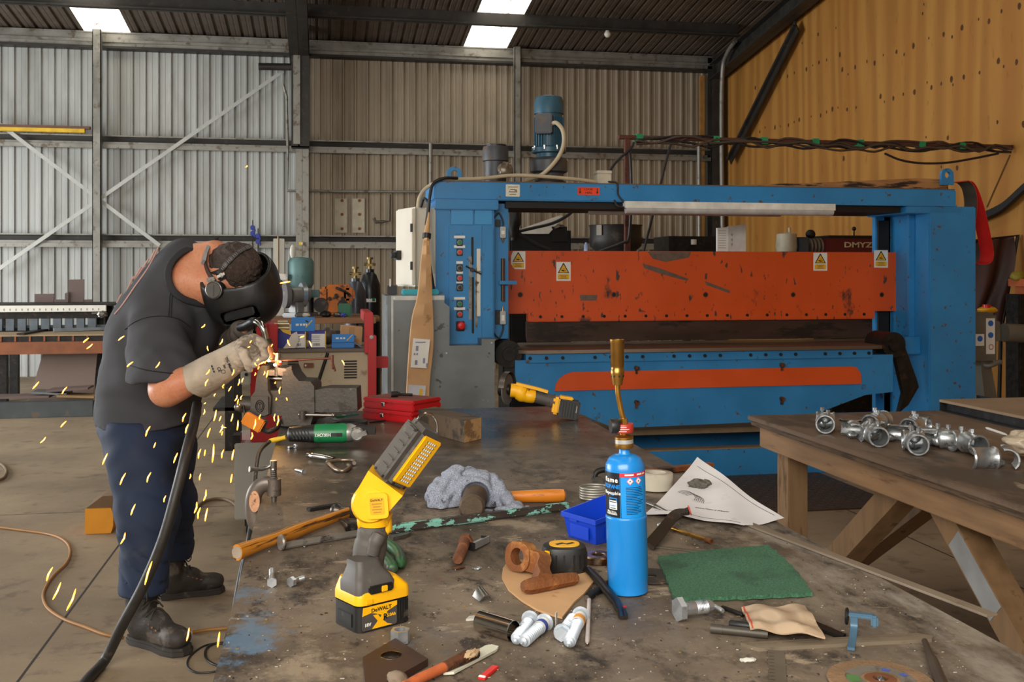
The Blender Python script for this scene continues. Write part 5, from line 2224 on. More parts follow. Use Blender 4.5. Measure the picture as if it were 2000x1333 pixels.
m.b2((0, -.02, .001), (.006, .02, .045))
m.at()
solo('black_angle', m, 'black angle bar lying across the back of the timber table', 'bar')
m = M(mat('top_sheet', '8a735a', .7, 0, .15, 4))
a = PZ(1905, 799, zt + .05)
m.b2((a.x, a.y - .5, zt + .047), (tx1, ty1 - .03, zt + .06), .002)
m.use(lgm)
m.b2((a.x + .15, a.y - .3, zt + .001), (tx1 - .1, ty1 - .1, zt + .047))
solo('board', m, 'brown board raised at the back of the timber table behind the black angle', 'board')
m = M(mat('tan_stalk', 'a89068', .6))
m.tube([PZ(1810, 822, zt + .003), PZ(1830, 838, zt + .003)], .0025, 6)
solo('wire_offcut', m, 'thin tan wire off-cut lying behind the couplers', 'wire')

# ------------------------------------------------------------------ the welder, bent over the vice
RY = Matrix.Rotation(-YAW, 4, 'Z')      # person built in axes turned with the line of sight, then turned into the shed


def C(u, v, d): return np.array(((u - 1000) / 2000 * d, d, 1.55 - (v - 535) / 2000 * d))


def UN(P, items, k):
    r = None
    for it in items:
        s_ = sd_cone(P, *it[1:]) if it[0] == 'c' else sd_ell(P, *it[1:])
        r = s_ if r is None else smin(r, s_, k)
    return r


torso = [('e', C(286, 800, 4.6), (.215, .19, .13)), ('e', C(293, 745, 4.6), (.22, .195, .17)), ('e', C(303, 672, 4.6), (.21, .215, .18)),
         ('e', C(326, 603, 4.6), (.19, .225, .18)), ('e', C(362, 548, 4.6), (.16, .21, .165)), ('e', C(385, 640, 4.6), (.115, .15, .13)),
         ('e', C(322, 640, 4.4), (.11, .1, .11)), ('e', C(398, 600, 4.82), (.1, .1, .1))]
legs = [('c', C(272, 850, 4.47), C(287, 1005, 4.36), .135, .098), ('c', C(287, 1005, 4.36), C(280, 1180, 4.27), .095, .06),
        ('c', C(325, 850, 4.72), C(336, 985, 4.84), .13, .09), ('c', C(336, 985, 4.84), C(334, 1110, 4.93), .085, .058), ('e', C(284, 830, 4.6), (.205, .18, .12))]
A_n = [('c', C(310, 650, 4.36), C(325, 762, 4.14), .078, .062), ('c', C(325, 762, 4.14), C(452, 705, 4.08), .066, .042), ('e', C(342, 752, 4.13), (.075, .06, .058))]
A_f = [('c', C(400, 605, 4.84), C(440, 690, 4.76), .07, .055), ('c', C(440, 690, 4.76), C(474, 650, 4.34), .055, .04)]
hc = C(456, 524, 4.47)
a_ax = np.array((.84, -.3, .3))
a_ax /= np.linalg.norm(a_ax)
f_ax = np.array((.25, .1, -.95))
f_ax -= a_ax * (f_ax @ a_ax)
f_ax /= np.linalg.norm(f_ax)
s_ax = np.cross(a_ax, f_ax)
HA = np.array((a_ax, s_ax, f_ax))
neck = [('c', C(374, 550, 4.5), C(430, 562, 4.47), .1, .085), ('c', C(366, 556, 4.58), C(436, 545, 4.5), .125, .088), ('c', C(345, 520, 4.58), C(420, 500, 4.53), .09, .07)]


def head(P):
    h = sd_ell(P, hc, (.125, .082, .105), HA)
    jaw = sd_ell(P, hc + f_ax * .055 - a_ax * .06, (.07, .058, .06), HA)
    h = smin(h, jaw, .03)
    nose = sd_cone(P, hc + f_ax * .1 + a_ax * .012, hc + f_ax * .122 - a_ax * .022, .012, .016)
    h = smin(h, nose, .015)
    brow = sd_ell(P, hc + f_ax * .09 + a_ax * .03, (.014, .055, .018), HA)
    h = smin(h, brow, .02)
    lip = sd_ell(P, hc + f_ax * .102 - a_ax * .055, (.01, .025, .012), HA)
    h = smin(h, lip, .012)
    for sg in (-1, 1):
        eye = sd_ell(P, hc + f_ax * .092 + a_ax * .005 + s_ax * .032 * sg, (.012, .016, .012), HA)
        h = smax(h, -eye, .012)
        ear = sd_ell(P, hc + s_ax * .084 * sg - a_ax * .01 + f_ax * .0, (.032, .012, .02), HA)
        h = smin(h, ear, .012)
    return h


def body_sd(P):
    b = smin(UN(P, torso, .07) + .035, UN(P, legs, .06) + .032, .02)
    b = smin(b, UN(P, neck, .05), .05)
    b = smin(b, head(P), .03)
    b = smin(b, UN(P, A_n, .03), .03)
    b = smin(b, UN(P, A_f, .03), .03)
    for w, e in ((C(452, 705, 4.08), C(500, 690, 4.06)), (C(474, 650, 4.34), C(478, 640, 4.2))):
        b = smin(b, sd_cone(P, w, e, .036, .026), .02)
    return b


skin = bpy.data.materials.new('skin')
t = NT(skin)
co = t.coord()
c = t.mix(t.step(t.noise(co, 9, 4), .4, .7), lin('c98a68'), lin('bd7454'))
t.l(t.mix(t.step(t.noise(co, 90, 3), .5, .9), c, lin('b06a4c')), t.b.inputs['Base Color'])
t.b.inputs['Roughness'].default_value = .42
t.b.inputs['Subsurface Weight'].default_value = .1
t.b.inputs['Subsurface Radius'].default_value = (.02, .008, .004)

pf = PZ(300, 1262, 0)
person = thing('person', 'person in a black T-shirt, navy trousers and black welding helmet bending over the vice', 'person', (pf.x, pf.y + .25, 0))


def grow(name, ma, fn, lo, hi, res, par=person, label=None, sharp=0, extra=None):
    m = M(ma)
    m.at(RY)
    nets(m, fn, lo, hi, res)
    if extra:
        extra(m)
    m.at()
    me = part(name, m, par, sharp=179, w=True, label=label)
    return me


grow('body', skin, body_sd, C(180, 1230, 4.75) * (1, 0, 1) + (-.3, 4.0, 0), (-.95, 5.12, 1.8), .011, label='skin at neck and forearm')

# trousers
hem_n, hem_f = C(278, 1160, 4.28), C(336, 1088, 4.93)


def pants(P):
    L = [('c', C(270, 850, 4.47), C(287, 1005, 4.36), .15, .122), ('c', C(287, 1005, 4.36), C(278, 1180, 4.28), .12, .096),
         ('c', C(322, 850, 4.72), C(334, 985, 4.84), .145, .108), ('c', C(334, 985, 4.84), C(336, 1110, 4.93), .105, .093), ('e', C(284, 830, 4.6), (.222, .2, .13))]
    s_ = UN(P, L, .05)
    s_ = s_ + wob(P, 13, .005, 1.) + wob(P * np.array((1, 1, 1.6)), 19, .003, 4.) + .011 * (1 - np.abs(np.sin(17 * (P[..., 2] + .9 * P[..., 0] - .4 * P[..., 1]) + 2.8 * np.sin(6 * P[..., 0] + 9 * P[..., 2])))) ** 3
    dn = P[..., 1]
    hemz = np.where(dn < 4.6, hem_n[2], hem_f[2])
    s_ = smax(s_, hemz - P[..., 2], .006)
    return smax(s_, P[..., 2] - C(284, 812, 4.6)[2], .01)


navy = mat('navy_work_cotton', '1a2740', .8, 0, .16, 6, '2b3036', .6, 5, d2='3a3c40', d2a=.68, d2s=3, bump=.08, bs=300)
tr = grow('trousers', navy, pants, C(170, 1180, 4.6) * (1, 0, 1) + (-.1, 4.05, 0), (-1.2, 5.12, .98), .009)


def hit(fn, u, v, d0=3.9, d1=5.0):
    ds = np.arange(d0, d1, .004)
    pts = np.stack([C(u, v, d) for d in ds])
    f_ = fn(pts)
    i = np.argmax(f_ < 0)
    return pts[max(i - 1, 0)] if (f_ < 0).any() else C(u, v, 4.5)


def line_on(fn, pts, r, ma, m=None, n=6, k=5, d0=3.9, off=0.):
    P2 = spl([(u, v, 0) for u, v in pts], k)
    m = m or M(ma)
    m.use(ma)
    m.tube([RY @ V(hit(fn, p[0], p[1], d0) - np.array((0, off, 0))) for p in P2], r, n)
    return m


# T-shirt
def neckhole(P):
    k = np.array((1, .45, 1))
    return sd_cone(P * k, C(399, 538, 4.55) * k, C(485, 540, 4.5) * k, .122, .15)


sl_n = np.array((.17, .1, -1.))
sl_p = C(308, 731, 4.24)


def shirt_core(P):
    s_ = UN(P, torso + [('e', C(284, 850, 4.575), (.22, .25, .16))], .07)
    s_ = smin(s_, UN(P, neck[1:2], .04) - .006, .05)
    sleeve = sd_cone(P, C(312, 650, 4.38), C(317, 737, 4.21), .118, .14)
    sleeve = smax(sleeve, plane(P, sl_p, sl_n), .008)
    s_ = smin(s_, sleeve, .045)
    sf = sd_cone(P, C(402, 605, 4.82), C(436, 680, 4.74), .105, .105)
    sf = smax(sf, plane(P, C(438, 690, 4.72), (.3, 0, -1)), .008)
    s_ = smin(s_, sf, .04)
    return s_


def shirt(P):
    s_ = shirt_core(P)
    bend = wob(P * np.array((1, 1, 1.3)), 9, .006, 2.) + wob(P, 21, .004, 5.) - .006 * np.maximum(0, np.abs(np.sin(26 * (P[..., 0] * .8 + P[..., 2] + .5 * P[..., 1]) + 2 * np.sin(9 * P[..., 0]))) - .6) * (P[..., 2] < 1.25)
    s_ = s_ - .006 + bend
    z = P[..., 2]
    hem = C(286, 836, 4.5)[2] + .05 * (P[..., 0] - C(286, 836, 4.5)[0]) ** 2 * 8 + .1 * np.maximum(0, P[..., 0] - C(330, 830, 4.5)[0])
    s_ = smax(s_, hem - z, .008)
    return smax(s_, -neckhole(P), .006)


tee = mat('washed_black_cotton', '37363a', .85, 0, .14, 5, '4a4746', .62, 4, d2='6b6152', d2a=.71, d2s=4, bump=.08, bs=350)
sh = grow('tshirt', tee, shirt, C(165, 850, 4.7) * (1, 0, 1) + (-.02, 4.02, 0), (-1.16, 5.0, 1.76), .009)


def collar(P):
    s_ = np.abs(shirt_core(P) - .008) - .007
    return smax(np.abs(neckhole(P) - .008) - .013, s_, .004)


grow('collar', mat('collar_black', '242326', .85, 0, .1), collar, C(330, 660, 4.8) * (1, 0, 1) + (0, 4.15, 0), (-1.1, 5.0, 1.76), .006, par=sh)
seam = mat('seam_black', '161518', .9)
m = None
for pl in ([(244, 644), (262, 630), (290, 620), (320, 618), (350, 624), (372, 640)], [(341, 520), (347, 545), (341, 560), (333, 575), (331, 600), (329, 619)], [(346, 520), (352, 546), (346, 562), (337, 577), (335, 600), (334, 619)],
           [(247, 712), (280, 722), (320, 728), (366, 731)]):
    m = line_on(shirt, pl, .0022, seam, m)
part('stitching', m, sh, w=True)
m = None
pk = mat('faded_pink_print', 'b58a80', .8)
for pl in ([(309, 484), (302, 500), (285, 530), (262, 562), (250, 580), (236, 600), (224, 614)], [(303, 488), (293, 510)], [(290, 506), (280, 522), (268, 540)], [(276, 522), (262, 545)], [(258, 548), (248, 566)], [(238, 574), (228, 592)], [(262, 540), (254, 552)]):
    m = line_on(shirt, pl, .0035, pk, m)
part('back_print', m, sh, w=True, label='faded pink print on the back')

# boots
boot = mat('boot_leather', '332d29', .6, 0, .3, 14, '5f564d', .55, 10, bump=.25, bs=60)


def boot_sd(P):
    x, y, z = P[..., 0], P[..., 1], P[..., 2]
    s_ = smin(sd_cone(P, (.07, 0, .065), (.22, 0, .06), .05, .046), sd_cone(P, (.06, 0, .1), (.05, 0, .29), .058, .068), .05)
    s_ = smin(s_, sd_ell(P, (.262, 0, .062), (.062, .056, .045)), .02)
    s_ = smin(s_, sd_ell(P, (.15, 0, .1), (.06, .045, .05)), .03)
    s_ = s_ + wob(P, 35, .0018, 3.)
    return smax(s_, .024 - z, .006)


for (hu, hv), (tu, tv), lab, nm in (((258, 1252), (388, 1289), 'near boot', 0), ((312, 1172), (433, 1156), 'far boot', 1)):
    h_ = PZ(hu, hv, 0)
    t_ = PZ(tu, tv, 0)
    X = frame(h_, (t_ - h_))
    Ls = (t_ - h_).length / .33
    Ls = min(max(Ls, .92), 1.04)
    m = M(boot)
    m.at(X @ Matrix.Scale(Ls, 4))
    nets(m, boot_sd, (-.04, -.09, 0.), (.345, .09, .29), .007)
    m.at()
    b_ = part('boot', m, person, sharp=179, w=True)
    m = M(mat('boot_sole', '332d28', .75, 0, .2, 20, '5f564b', .6, 15))
    m.at(X @ Matrix.Scale(Ls, 4))
    ol = [(.0, -.03), (.03, -.045), (.1, -.042), (.16, -.042), (.24, -.058), (.3, -.05), (.328, -.02), (.33, .02), (.305, .048), (.24, .056), (.16, .045), (.1, .042), (.03, .045), (.0, .03)]
    m.prism([(x * .96 + .006, y * .93) for x, y in ol], 0, .006)
    m.prism(ol, .006, .022)
    m.prism([(x * .97 + .004, y * .94) for x, y in ol], .022, .034)
    m.at()
    part('sole', m, b_, w=True)
    m = M(mat('boot_lace', '3a342e', .8))
    m.at(X @ Matrix.Scale(Ls, 4))
    for i in range(6):
        x, z = .205 - .022 * i, .112 + .006 * i + .021 * max(0, i - 1)
        m.tube(spl([(x, -.04, z - .022), (x - .01, -.015, z + .006), (x - .02, .015, z + .008), (x - .03, .04, z - .015)], 4), .0035, 6)
        m.tube(spl([(x, .04, z - .022), (x - .01, .015, z + .008), (x - .02, -.015, z + .006), (x - .03, -.04, z - .015)], 4), .0035, 6)
    for lp in ((-.03, .03), (.03, .035)):
        m.tube(spl([(.11, 0, .23), (.13, lp[0], .245), (.15, lp[0] * 1.6, .215), (.135, lp[0] * 1.2, .19), (.115, 0, .225)], 5), .003, 6)
    m.use(mat('copper_eyelet', 'c08a6a', .3, .8))
    for i in range(4):
        m.box((.2 - .022 * i, -.046, .09 + .008 * i), (.01, .004, .007), .001)
    m.at()
    part('laces', m, b_, w=True)

# hair, welding helmet
hair = mat('dark_brown_hair', '3a2a22', .55, 0, .4, 70, '6b5a50', .6, 60, bump=.8, bs=160)


def hair_sd(P):
    s_ = sd_ell(P, hc, (.134, .091, .114), HA) + wob(P, 150, .0022, 1.)
    s_ = smax(s_, plane(P, hc - a_ax * .07, -a_ax), .01)
    return smax(s_, plane(P, hc + f_ax * .09, f_ax), .01)


lo_, hi_ = hc - .17, hc + .17
hr = grow('hair', hair, hair_sd, lo_, hi_, .006)

K = C(473, 566, 4.46)
ka = np.array((.965, -.08, .24))
ka /= np.linalg.norm(ka)
kf = np.array((.24, 0, -.97))
kf -= ka * (kf @ ka)
kf /= np.linalg.norm(kf)
ks = np.cross(ka, kf)
KA = np.array((ka, ks, kf))
q1, q2, q3 = C(436, 555, 4.35), C(500, 540, 4.36), C(529, 487, 4.52)
kn = np.cross(q2 - q1, q3 - q1)
kn = kn if kn[2] > 0 else -kn


def shell_core(P):
    q = (P - K) @ KA.T / np.array((.158, .142, .165))
    q[..., 1] *= 1 + .12 * q[..., 2]
    r = (np.abs(q) ** 2.6).sum(-1) ** (1 / 2.6)
    return (r - 1) * .15


def shell(P):
    s_ = np.abs(shell_core(P)) - .006
    s_ = smax(s_, plane(P, q1, kn) - .0, .004)
    win = sd_box(P, C(470, 618, 4.36), (.075, .06, .028), KA * 1., .012)
    A2 = np.array((ka, ks, kf))
    win = sd_box(P, C(472, 616, 4.38), (.08, .09, .026), A2, .012)
    return smax(s_, -win, .004)


hblack = mat('helmet_black', '19191a', .42, 0, .25, 12, '2c2a29', .6, 9, bump=.03, bs=40)
hm = grow('welding_helmet', hblack, shell, K - .235, K + .235, .0065)
m = M(mat('lens_black', '050506', .15))
m.at(RY)
m.at(RY @ Matrix.Translation(C(474, 612, 4.43)) @ Matrix((ka, ks, kf)).transposed().to_4x4())
m.box((0, 0, 0), (.14, .11, .04), .006)
m.at()
part('lens_window', m, hm, w=True)
m = M(hblack)
kd = hit(lambda P: shell_core(P) - .006, 420, 567, 4.1)
m.at(RY @ Matrix.Translation(kd) @ Matrix.Rotation(R(90), 4, 'X') @ Matrix.Rotation(R(-8), 4, 'Y'))
m.cyl((0, 0, -.03), (0, 0, .014), .038, n=28)
m.use(bare_steel)
m.tube([(.034 * math.cos(i * .2618), .034 * math.sin(i * .2618), .015) for i in range(24)], .0028, 6, closed=True)
m.use(mat('knob_grey', '45423e', .5))
m.cyl((0, 0, .012), (0, 0, .018), .031, n=28)
m.box((0, 0, .019), (.008, .05, .006), .002)
m.use(bare_steel)
m.box((-.015, .045, .008), (.035, .018, .01), .003, rz=10)
m.at()
part('pivot_knob', m, hm, w=True, label='round pivot knob with silver rim')


def band(pts, w, th, nrm):
    P2 = spl([tuple(C(*p)) for p in pts], 6)
    n2 = [RY.to_3x3() @ V(np.array(p) - (hc + a_ax * .0)) for p in P2]
    m = M(mat('headgear_plastic', '2c2c2e', .4))
    m.strap([RY @ p for p in P2], w, th, n2)
    return m


m = band([(420, 552, 4.365), (408, 535, 4.385), (401, 515, 4.42), (402, 496, 4.46), (410, 478, 4.52), (426, 466, 4.58)], .024, .006, None)
m.use(mat('headgear_grey', '8a8c90', .35))
m.strap([RY @ V(C(*p)) for p in ((397, 512, 4.40), (400, 498, 4.43), (405, 484, 4.47))], .03, .012, RY.to_3x3() @ V(C(400, 498, 4.43) - hc))
part('ratchet_band', m, hm, w=True)
hs = lambda P: hair_sd(P) - .006
m = M(mat('headgear_plastic', '2c2c2e'))
P2 = spl([(418, 548, 0), (432, 528, 0), (448, 509, 0), (468, 491, 0), (490, 480, 0)], 7)
pts = [V(hit(hs, p[0], p[1], 4.2)) for p in P2]
m.strap([RY @ p for p in pts], .022, .005, [RY.to_3x3() @ (p - V(hc)) for p in pts])
m.use(mat('strap_slot', '6b5c52', .6))
for i in range(8, len(pts) - 2, 1):
    p = pts[i] + (pts[i] - V(hc)).normalized() * .003
    tdir = (pts[i + 1] - pts[i - 1]).normalized()
    sd = tdir.cross(pts[i] - V(hc)).normalized()
    m.strap([RY @ (p - sd * .006), RY @ (p + sd * .006)], .004, .001, RY.to_3x3() @ (pts[i] - V(hc)))
part('crown_strap', m, hm, w=True, label='slotted crown strap')
m = M(mat('headgear_plastic', '2c2c2e'))
for a, b in (((402, 540), (432, 528)), ((416, 555), (440, 540))):
    P2 = [V(hit(hs, a[0] + (b[0] - a[0]) * i / 5, a[1] + (b[1] - a[1]) * i / 5, 4.2)) for i in range(6)]
    m.strap([RY @ p for p in P2], .016, .006, [RY.to_3x3() @ (p - V(hc)) for p in P2])
m.use(bare_steel)
m.at(RY @ Matrix.Translation(V(hit(hs, 433, 538, 4.2)) + V((0, -.012, 0))))
m.box((0, 0, 0), (.035, .008, .012), .002, X=Matrix.Rotation(R(-25), 4, 'Y'))
m.box((.004, -.004, 0), (.012, .01, .02), .002, X=Matrix.Rotation(R(-25), 4, 'Y'))
m.at()
part('strap_buckle', m, hm, w=True)

# leather gauntlets
leather = mat('dirty_welding_leather', 'a89a88', .75, 0, .2, 12, '6f6052', .55, 9, d2='d8cab4', d2a=.68, d2s=10, bump=.4, bs=45)


def cuff(P):
    a, b = C(378, 748, 4.12), C(478, 688, 4.07)
    s_ = sd_cone(P, a, b, .078, .058)
    ax = b - a
    s_ = smax(s_, plane(P, a, -ax), .006)
    s_ = smax(s_, plane(P, C(476, 690, 4.07), ax), .01)
    return s_ + wob(P, 24, .003, 3.)


def hand(P):
    s_ = sd_ell(P, C(489, 684, 4.05), (.062, .05, .052))
    s_ = smin(s_, sd_cone(P, C(466, 694, 4.07), C(488, 684, 4.05), .054, .05), .03)
    for i, (ln, dd) in enumerate(((.9, -.048), (1.0, -.02), (1.0, .01), (.85, .037))):
        d = 4.05 + dd
        k1, k2, k3, k4 = C(494, 664 - 2 * (i in (1, 2)), d), C(513 + 2 * ln, 672, d - .01), C(514 + 2 * ln, 696, d - .012), C(498, 712 - 3 * (1 - ln), d - .008)
        for a, b, r1, r2 in ((k1, k2, .0185, .0175), (k2, k3, .0175, .016), (k3, k4, .016, .0135)):
            s_ = smin(s_, sd_cone(P, a, b, r1, r2), .007)
    for a, b, r1, r2 in ((C(474, 688, 3.995), C(482, 706, 3.985), .021, .018), (C(482, 706, 3.985), C(487, 722, 3.99), .018, .014)):
        s_ = smin(s_, sd_cone(P, a, b, r1, r2), .008)
    return s_ + wob(P, 70, .0022, 3.) + wob(P * np.array((1, 1, 1.6)), 130, .001, 7.)


gl = grow('gauntlet_glove', leather, cuff, C(358, 800, 4.1) * (1, 0, 1) + (0, 3.96, 0), C(492, 640, 4.1) * (1, 0, 1) + (0, 4.25, 0), .006)
grow('glove_hand', leather, hand, C(440, 745, 4.05) * (1, 0, 1) + (0, 3.93, 0), C(540, 635, 4.05) * (1, 0, 1) + (0, 4.17, 0), .0045, par=gl, label='crumpled gloved hand with curled fingers')
ink = mat('glove_ink', '2c2826', .8)
m = M(ink)


def on_cuff(u, v, du, dv):
    p = V(hit(cuff, u, v, 3.8))
    x = V((du, 0, -dv)).normalized()
    e = 2e-3
    g = np.array([float(cuff(np.array([[p.x + (e if i == 0 else 0), p.y + (e if i == 1 else 0), p.z + (e if i == 2 else 0)]]))[0] - cuff(np.array([[*p]]))[0]) for i in range(3)])
    n = V(g).normalized()
    x = (x - n * x.dot(n)).normalized()
    y = n.cross(x)
    return RY @ Matrix.Translation(p + n * .0015) @ Matrix((x, y, n)).transposed().to_4x4()


m.text('TIG Master', .015, on_cuff(448, 713, 12, 31), .0008, .012)
m.text('CE', .017, on_cuff(428, 722, 12, 31), .0008, .01)
m.text('388', .011, on_cuff(438, 716, 12, 31), .0008)
for k_, (u, v) in enumerate(((414, 716), (416, 721), (418, 726))):
    m.at(on_cuff(u, v, 12, 31))
    m.box((0, 0, 0), (.008, .006, .001))
    m.at()
m.at(on_cuff(436, 726, 12, 31))
m.tube([(.008 * math.cos(i * .7854), .008 * math.sin(i * .7854), 0) for i in range(8)], .0009, 5, closed=True)
m.at()
part('printed_marks', m, gl, w=True)
# far gauntlet, gripping the torch handle


def far_glove(P):
    a, b = C(448, 684, 4.66), C(474, 650, 4.33)
    s_ = sd_cone(P, a, b, .07, .055)
    s_ = smax(s_, plane(P, a, a - b), .006)
    s_ = smin(s_, sd_ell(P, C(477, 645, 4.24), (.045, .055, .04)), .03)
    for i in range(4):
        d = 4.2 + .024 * i
        for a1, b1 in ((C(484, 632, d), C(494, 634, d - .01)), (C(494, 634, d - .01), C(494, 650, d - .012)), (C(494, 650, d - .012), C(484, 656, d - .008))):
            s_ = smin(s_, sd_cone(P, a1, b1, .015, .013), .006)
    s_ = smin(s_, sd_cone(P, C(472, 640, 4.19), C(488, 628, 4.16), .018, .014), .008)
    return s_ + wob(P, 70, .002, 5.)


grow('gauntlet_glove', mat('dark_welding_leather', '4a423a', .75, 0, .25, 12, '2c2824', .55, 9, bump=.3, bs=45), far_glove, C(425, 740, 4.45) * (1, 0, 1) + (-.02, 4.1, 0), C(510, 605, 4.3) * (1, 0, 1) + (0, 4.8, 0), .0065)

# the welding torch in his hands and its hose
tc = thing('welding_torch', 'welding torch with a bent bright metal neck and dark nozzle above the vice jaws', 'torch', PD(520, 680, 4.1))
m = M(chrome)
m.tube(spl([PD(494, 629, 4.13), PD(505, 631, 4.11), PD(514, 642, 4.1), PD(518, 656, 4.1), PD(520, 668, 4.1)], 6), .0135, 14)
part('neck', m, tc, w=True)
m = M(mat('burnt_nozzle', '4a3028', .6, .2, .3, 20))
m.tube([PD(519, 664, 4.1), PD(521, 670, 4.1), PD(529, 696, 4.1), PD(531, 703, 4.1)], [.016, .021, .02, .014], 16)
m.use(black_plastic)
m.tube([PD(519, 664, 4.1), PD(522, 674, 4.1)], .0215, 16)
part('nozzle', m, tc, w=True)
m = M(black_plastic)
m.tube(spl([PD(470, 640, 4.2), PD(482, 636, 4.16), PD(494, 629, 4.13), PD(499, 630, 4.125)], 4), [.02] * 6 + [.019] * 6 + [.017], 14)
part('handle', m, tc, w=True)
hz = thing('welding_hose', 'thick black welding hose hanging from the welder down to the floor', 'hose', PZ(200, 1333, 0))
m = M(mat('hose_black', '2b2724', .5, 0, .2, 20, '4a4038', .6, 12))
m.tube(spl([PD(385, 790, 4.3), PD(378, 830, 4.18), PD(365, 880, 4.02), PD(345, 960, 3.95), PD(318, 1055, 3.92), PD(280, 1145, 3.93), PD(240, 1220, 3.96), PZ(205, 1290, .03), PZ(165, 1335, .022), PZ(120, 1400, .022)], 8), .0205, 14)
part('hose', m, hz, w=True)

# ------------------------------------------------------------------ the steel welding bench
ZB = .92
BX0, BX1, BY0, BY1 = -.163, 1.143, .9, 4.75


def bench_mat():
    m = bpy.data.materials.new('bench_steel')
    t = NT(m)
    co = t.coord()
    n1 = t.noise(co, 2.2, 8, .65)
    n2 = t.noise(t.coord((1, .6, 1), (0, 0, .5)), 6, 9, .7)
    n3 = t.noise(co, 45, 6, .7)
    n4 = t.noise(co, 160, 3)
    c = t.ramp(n1, [(.32, lin('41372f')), (.48, lin('695b4c')), (.66, lin('8a7a67'))])
    c = t.mix(t.step(n2, .52, .64), c, lin('2d251f'))
    c = t.mix(t.step(t.noise(t.coord((1, .7, 1), (0, 0, .9)), 11, 9, .75), .56, .63), c, lin('3a3029'))
    c = t.mix(t.step(t.noise(t.coord((.6, 1, 1), (0, 0, .4)), 9, 9, .7), .6, .66), c, lin('a08f78'))
    c = t.mix(t.step(t.noise(t.coord((1, 1, 1), (0, 0, 1.1)), 3.7, 9, .7), .57, .66), c, lin('94846f'))
    c = t.mix(t.math('MULTIPLY', t.step(n3, .58, .7), .7), c, lin('2b241f'))
    c = t.mix(t.math('MULTIPLY', t.step(n4, .64, .72), .6), c, lin('a8967c'))
    sx = t.n('SeparateXYZ')
    t.l(co, sx.inputs[0])
    # old blue paint smears along the near left side, pale scuffed metal along the right side
    lf = t.ramp(t.math('ADD', sx.outputs[0], .45), [(.3, (1, 1, 1)), (.72, (0, 0, 0))])
    nf = t.ramp(t.math('MULTIPLY', sx.outputs[1], .25), [(.44, (1, 1, 1)), (.72, (0, 0, 0))])
    bl = t.math('MULTIPLY', t.step(t.noise(t.coord((1, .8, 1), (0, 0, .3)), 4.6, 7, .7), .6, .66), t.math('MULTIPLY', lf, nf))
    c = t.mix(t.math('MULTIPLY', bl, .75), c, lin('5d7d98'))
    og = t.step(t.noise(t.coord((1, 1, 1), (0, 0, 2)), 5.3, 6, .65), .66, .76)
    c = t.mix(t.math('MULTIPLY', og, .5), c, lin('7a4a2c'))
    rt = t.ramp(sx.outputs[0], [(.86, (0, 0, 0)), (1.0, (.8, .8, .8))])
    c = t.mix(t.math('MULTIPLY', rt, t.step(t.noise(t.coord((1.4, .5, 1)), 5, 9, .7), .47, .62)), c, lin('9c9184'))
    # oily black film on the far half
    far = t.ramp(t.math('MULTIPLY', sx.outputs[1], .2), [(.54, (0, 0, 0)), (.76, (1, 1, 1))])
    fm = t.math('MULTIPLY', far, t.ramp(n1, [(.35, (1, 1, 1)), (.72, (.45, .45, .45))]))
    c = t.mix(t.math('MULTIPLY', fm, .85), c, lin('2a241f'))
    t.l(c, t.b.inputs['Base Color'])
    r = t.ramp(n2, [(.3, (.5,) * 3), (.7, (.72,) * 3)])
    r = t.mix(fm, r, (.2, .2, .2, 1))
    t.l(r, t.b.inputs['Roughness'])
    t.b.inputs['Metallic'].default_value = .15
    t.bump(t.math('ADD', n3, t.math('MULTIPLY', n2, .6)), .12, .004)
    return m


bench = thing('welding_bench', 'large stained steel welding bench in the foreground, covered with tools', 'bench', ((BX0 + BX1) / 2, 2.8, 0))
m = M(bench_mat())
m.b2((BX0, BY0, ZB - .02), (BX1, BY1, ZB), .0025)
m.at()
m.v = [tuple(V(p)) for p in m.v]
top_ = part('bench_top', m, bench)
# the plate keeps the shed's own axes for its stains: move it by its thing's offset
for q in top_.data.vertices:
    q.co -= V(bench.matrix_basis.translation) * 0
top_.location = -V(bench.matrix_basis.translation)
frm = mat('bench_frame_grey', '9d9b92', .5, .2, .12, 4, '5d554a', .62, 6)
m = M(frm)
m.b2((BX0 + .03, BY0 + .02, ZB - .12), (BX0 + .09, BY1 - .03, ZB - .021))
m.b2((BX1 - .09, BY0 + .02, ZB - .12), (BX1 - .03, BY1 - .03, ZB - .021))
m.b2((BX0 + .09, BY1 - .1, ZB - .12), (BX1 - .09, BY1 - .04, ZB - .021))
part('frame', m, bench, w=True)
for x in (BX0 + .1, BX1 - .2):
    for y in (BY0 + .1, BY1 - .2):
        m = M(frm)
        m.b2((x, y, 0), (x + .1, y + .1, ZB - .121), .006)
        part('leg', m, bench, w=True)


def fr2(u0, v0, u1, v1, z=ZB, dz=0.0):
    """axes lying on the bench, local x from one photo point to the other; returns matrix and length"""
    a, b = PZ(u0, v0, z), PZ(u1, v1, z)
    return frame(a + V((0, 0, dz)), b - a), (b - a).length


def onb(name, label, cat, u0, v0, u1, v1, dz=0.0, group=None):
    X, L = fr2(u0, v0, u1, v1, ZB, dz)
    return thing(name, label, cat, group=group, X=X), L


E_ = .0008          # things stand this little above the plate
dw_yellow = mat('tool_yellow', 'f3b20c', .38, 0, .06, 12, 'b07a20', .68, 14)
dw_grey = mat('tool_rubber_grey', '4d4843', .6, 0, .15, 14, '6b6052', .56, 12)
dw_black = mat('battery_black', '1b1a19', .45, 0, .2, 20, '4a443c', .64, 16)
slate_label = mat('battery_label', '4a4642', .45, 0, .1, 20)

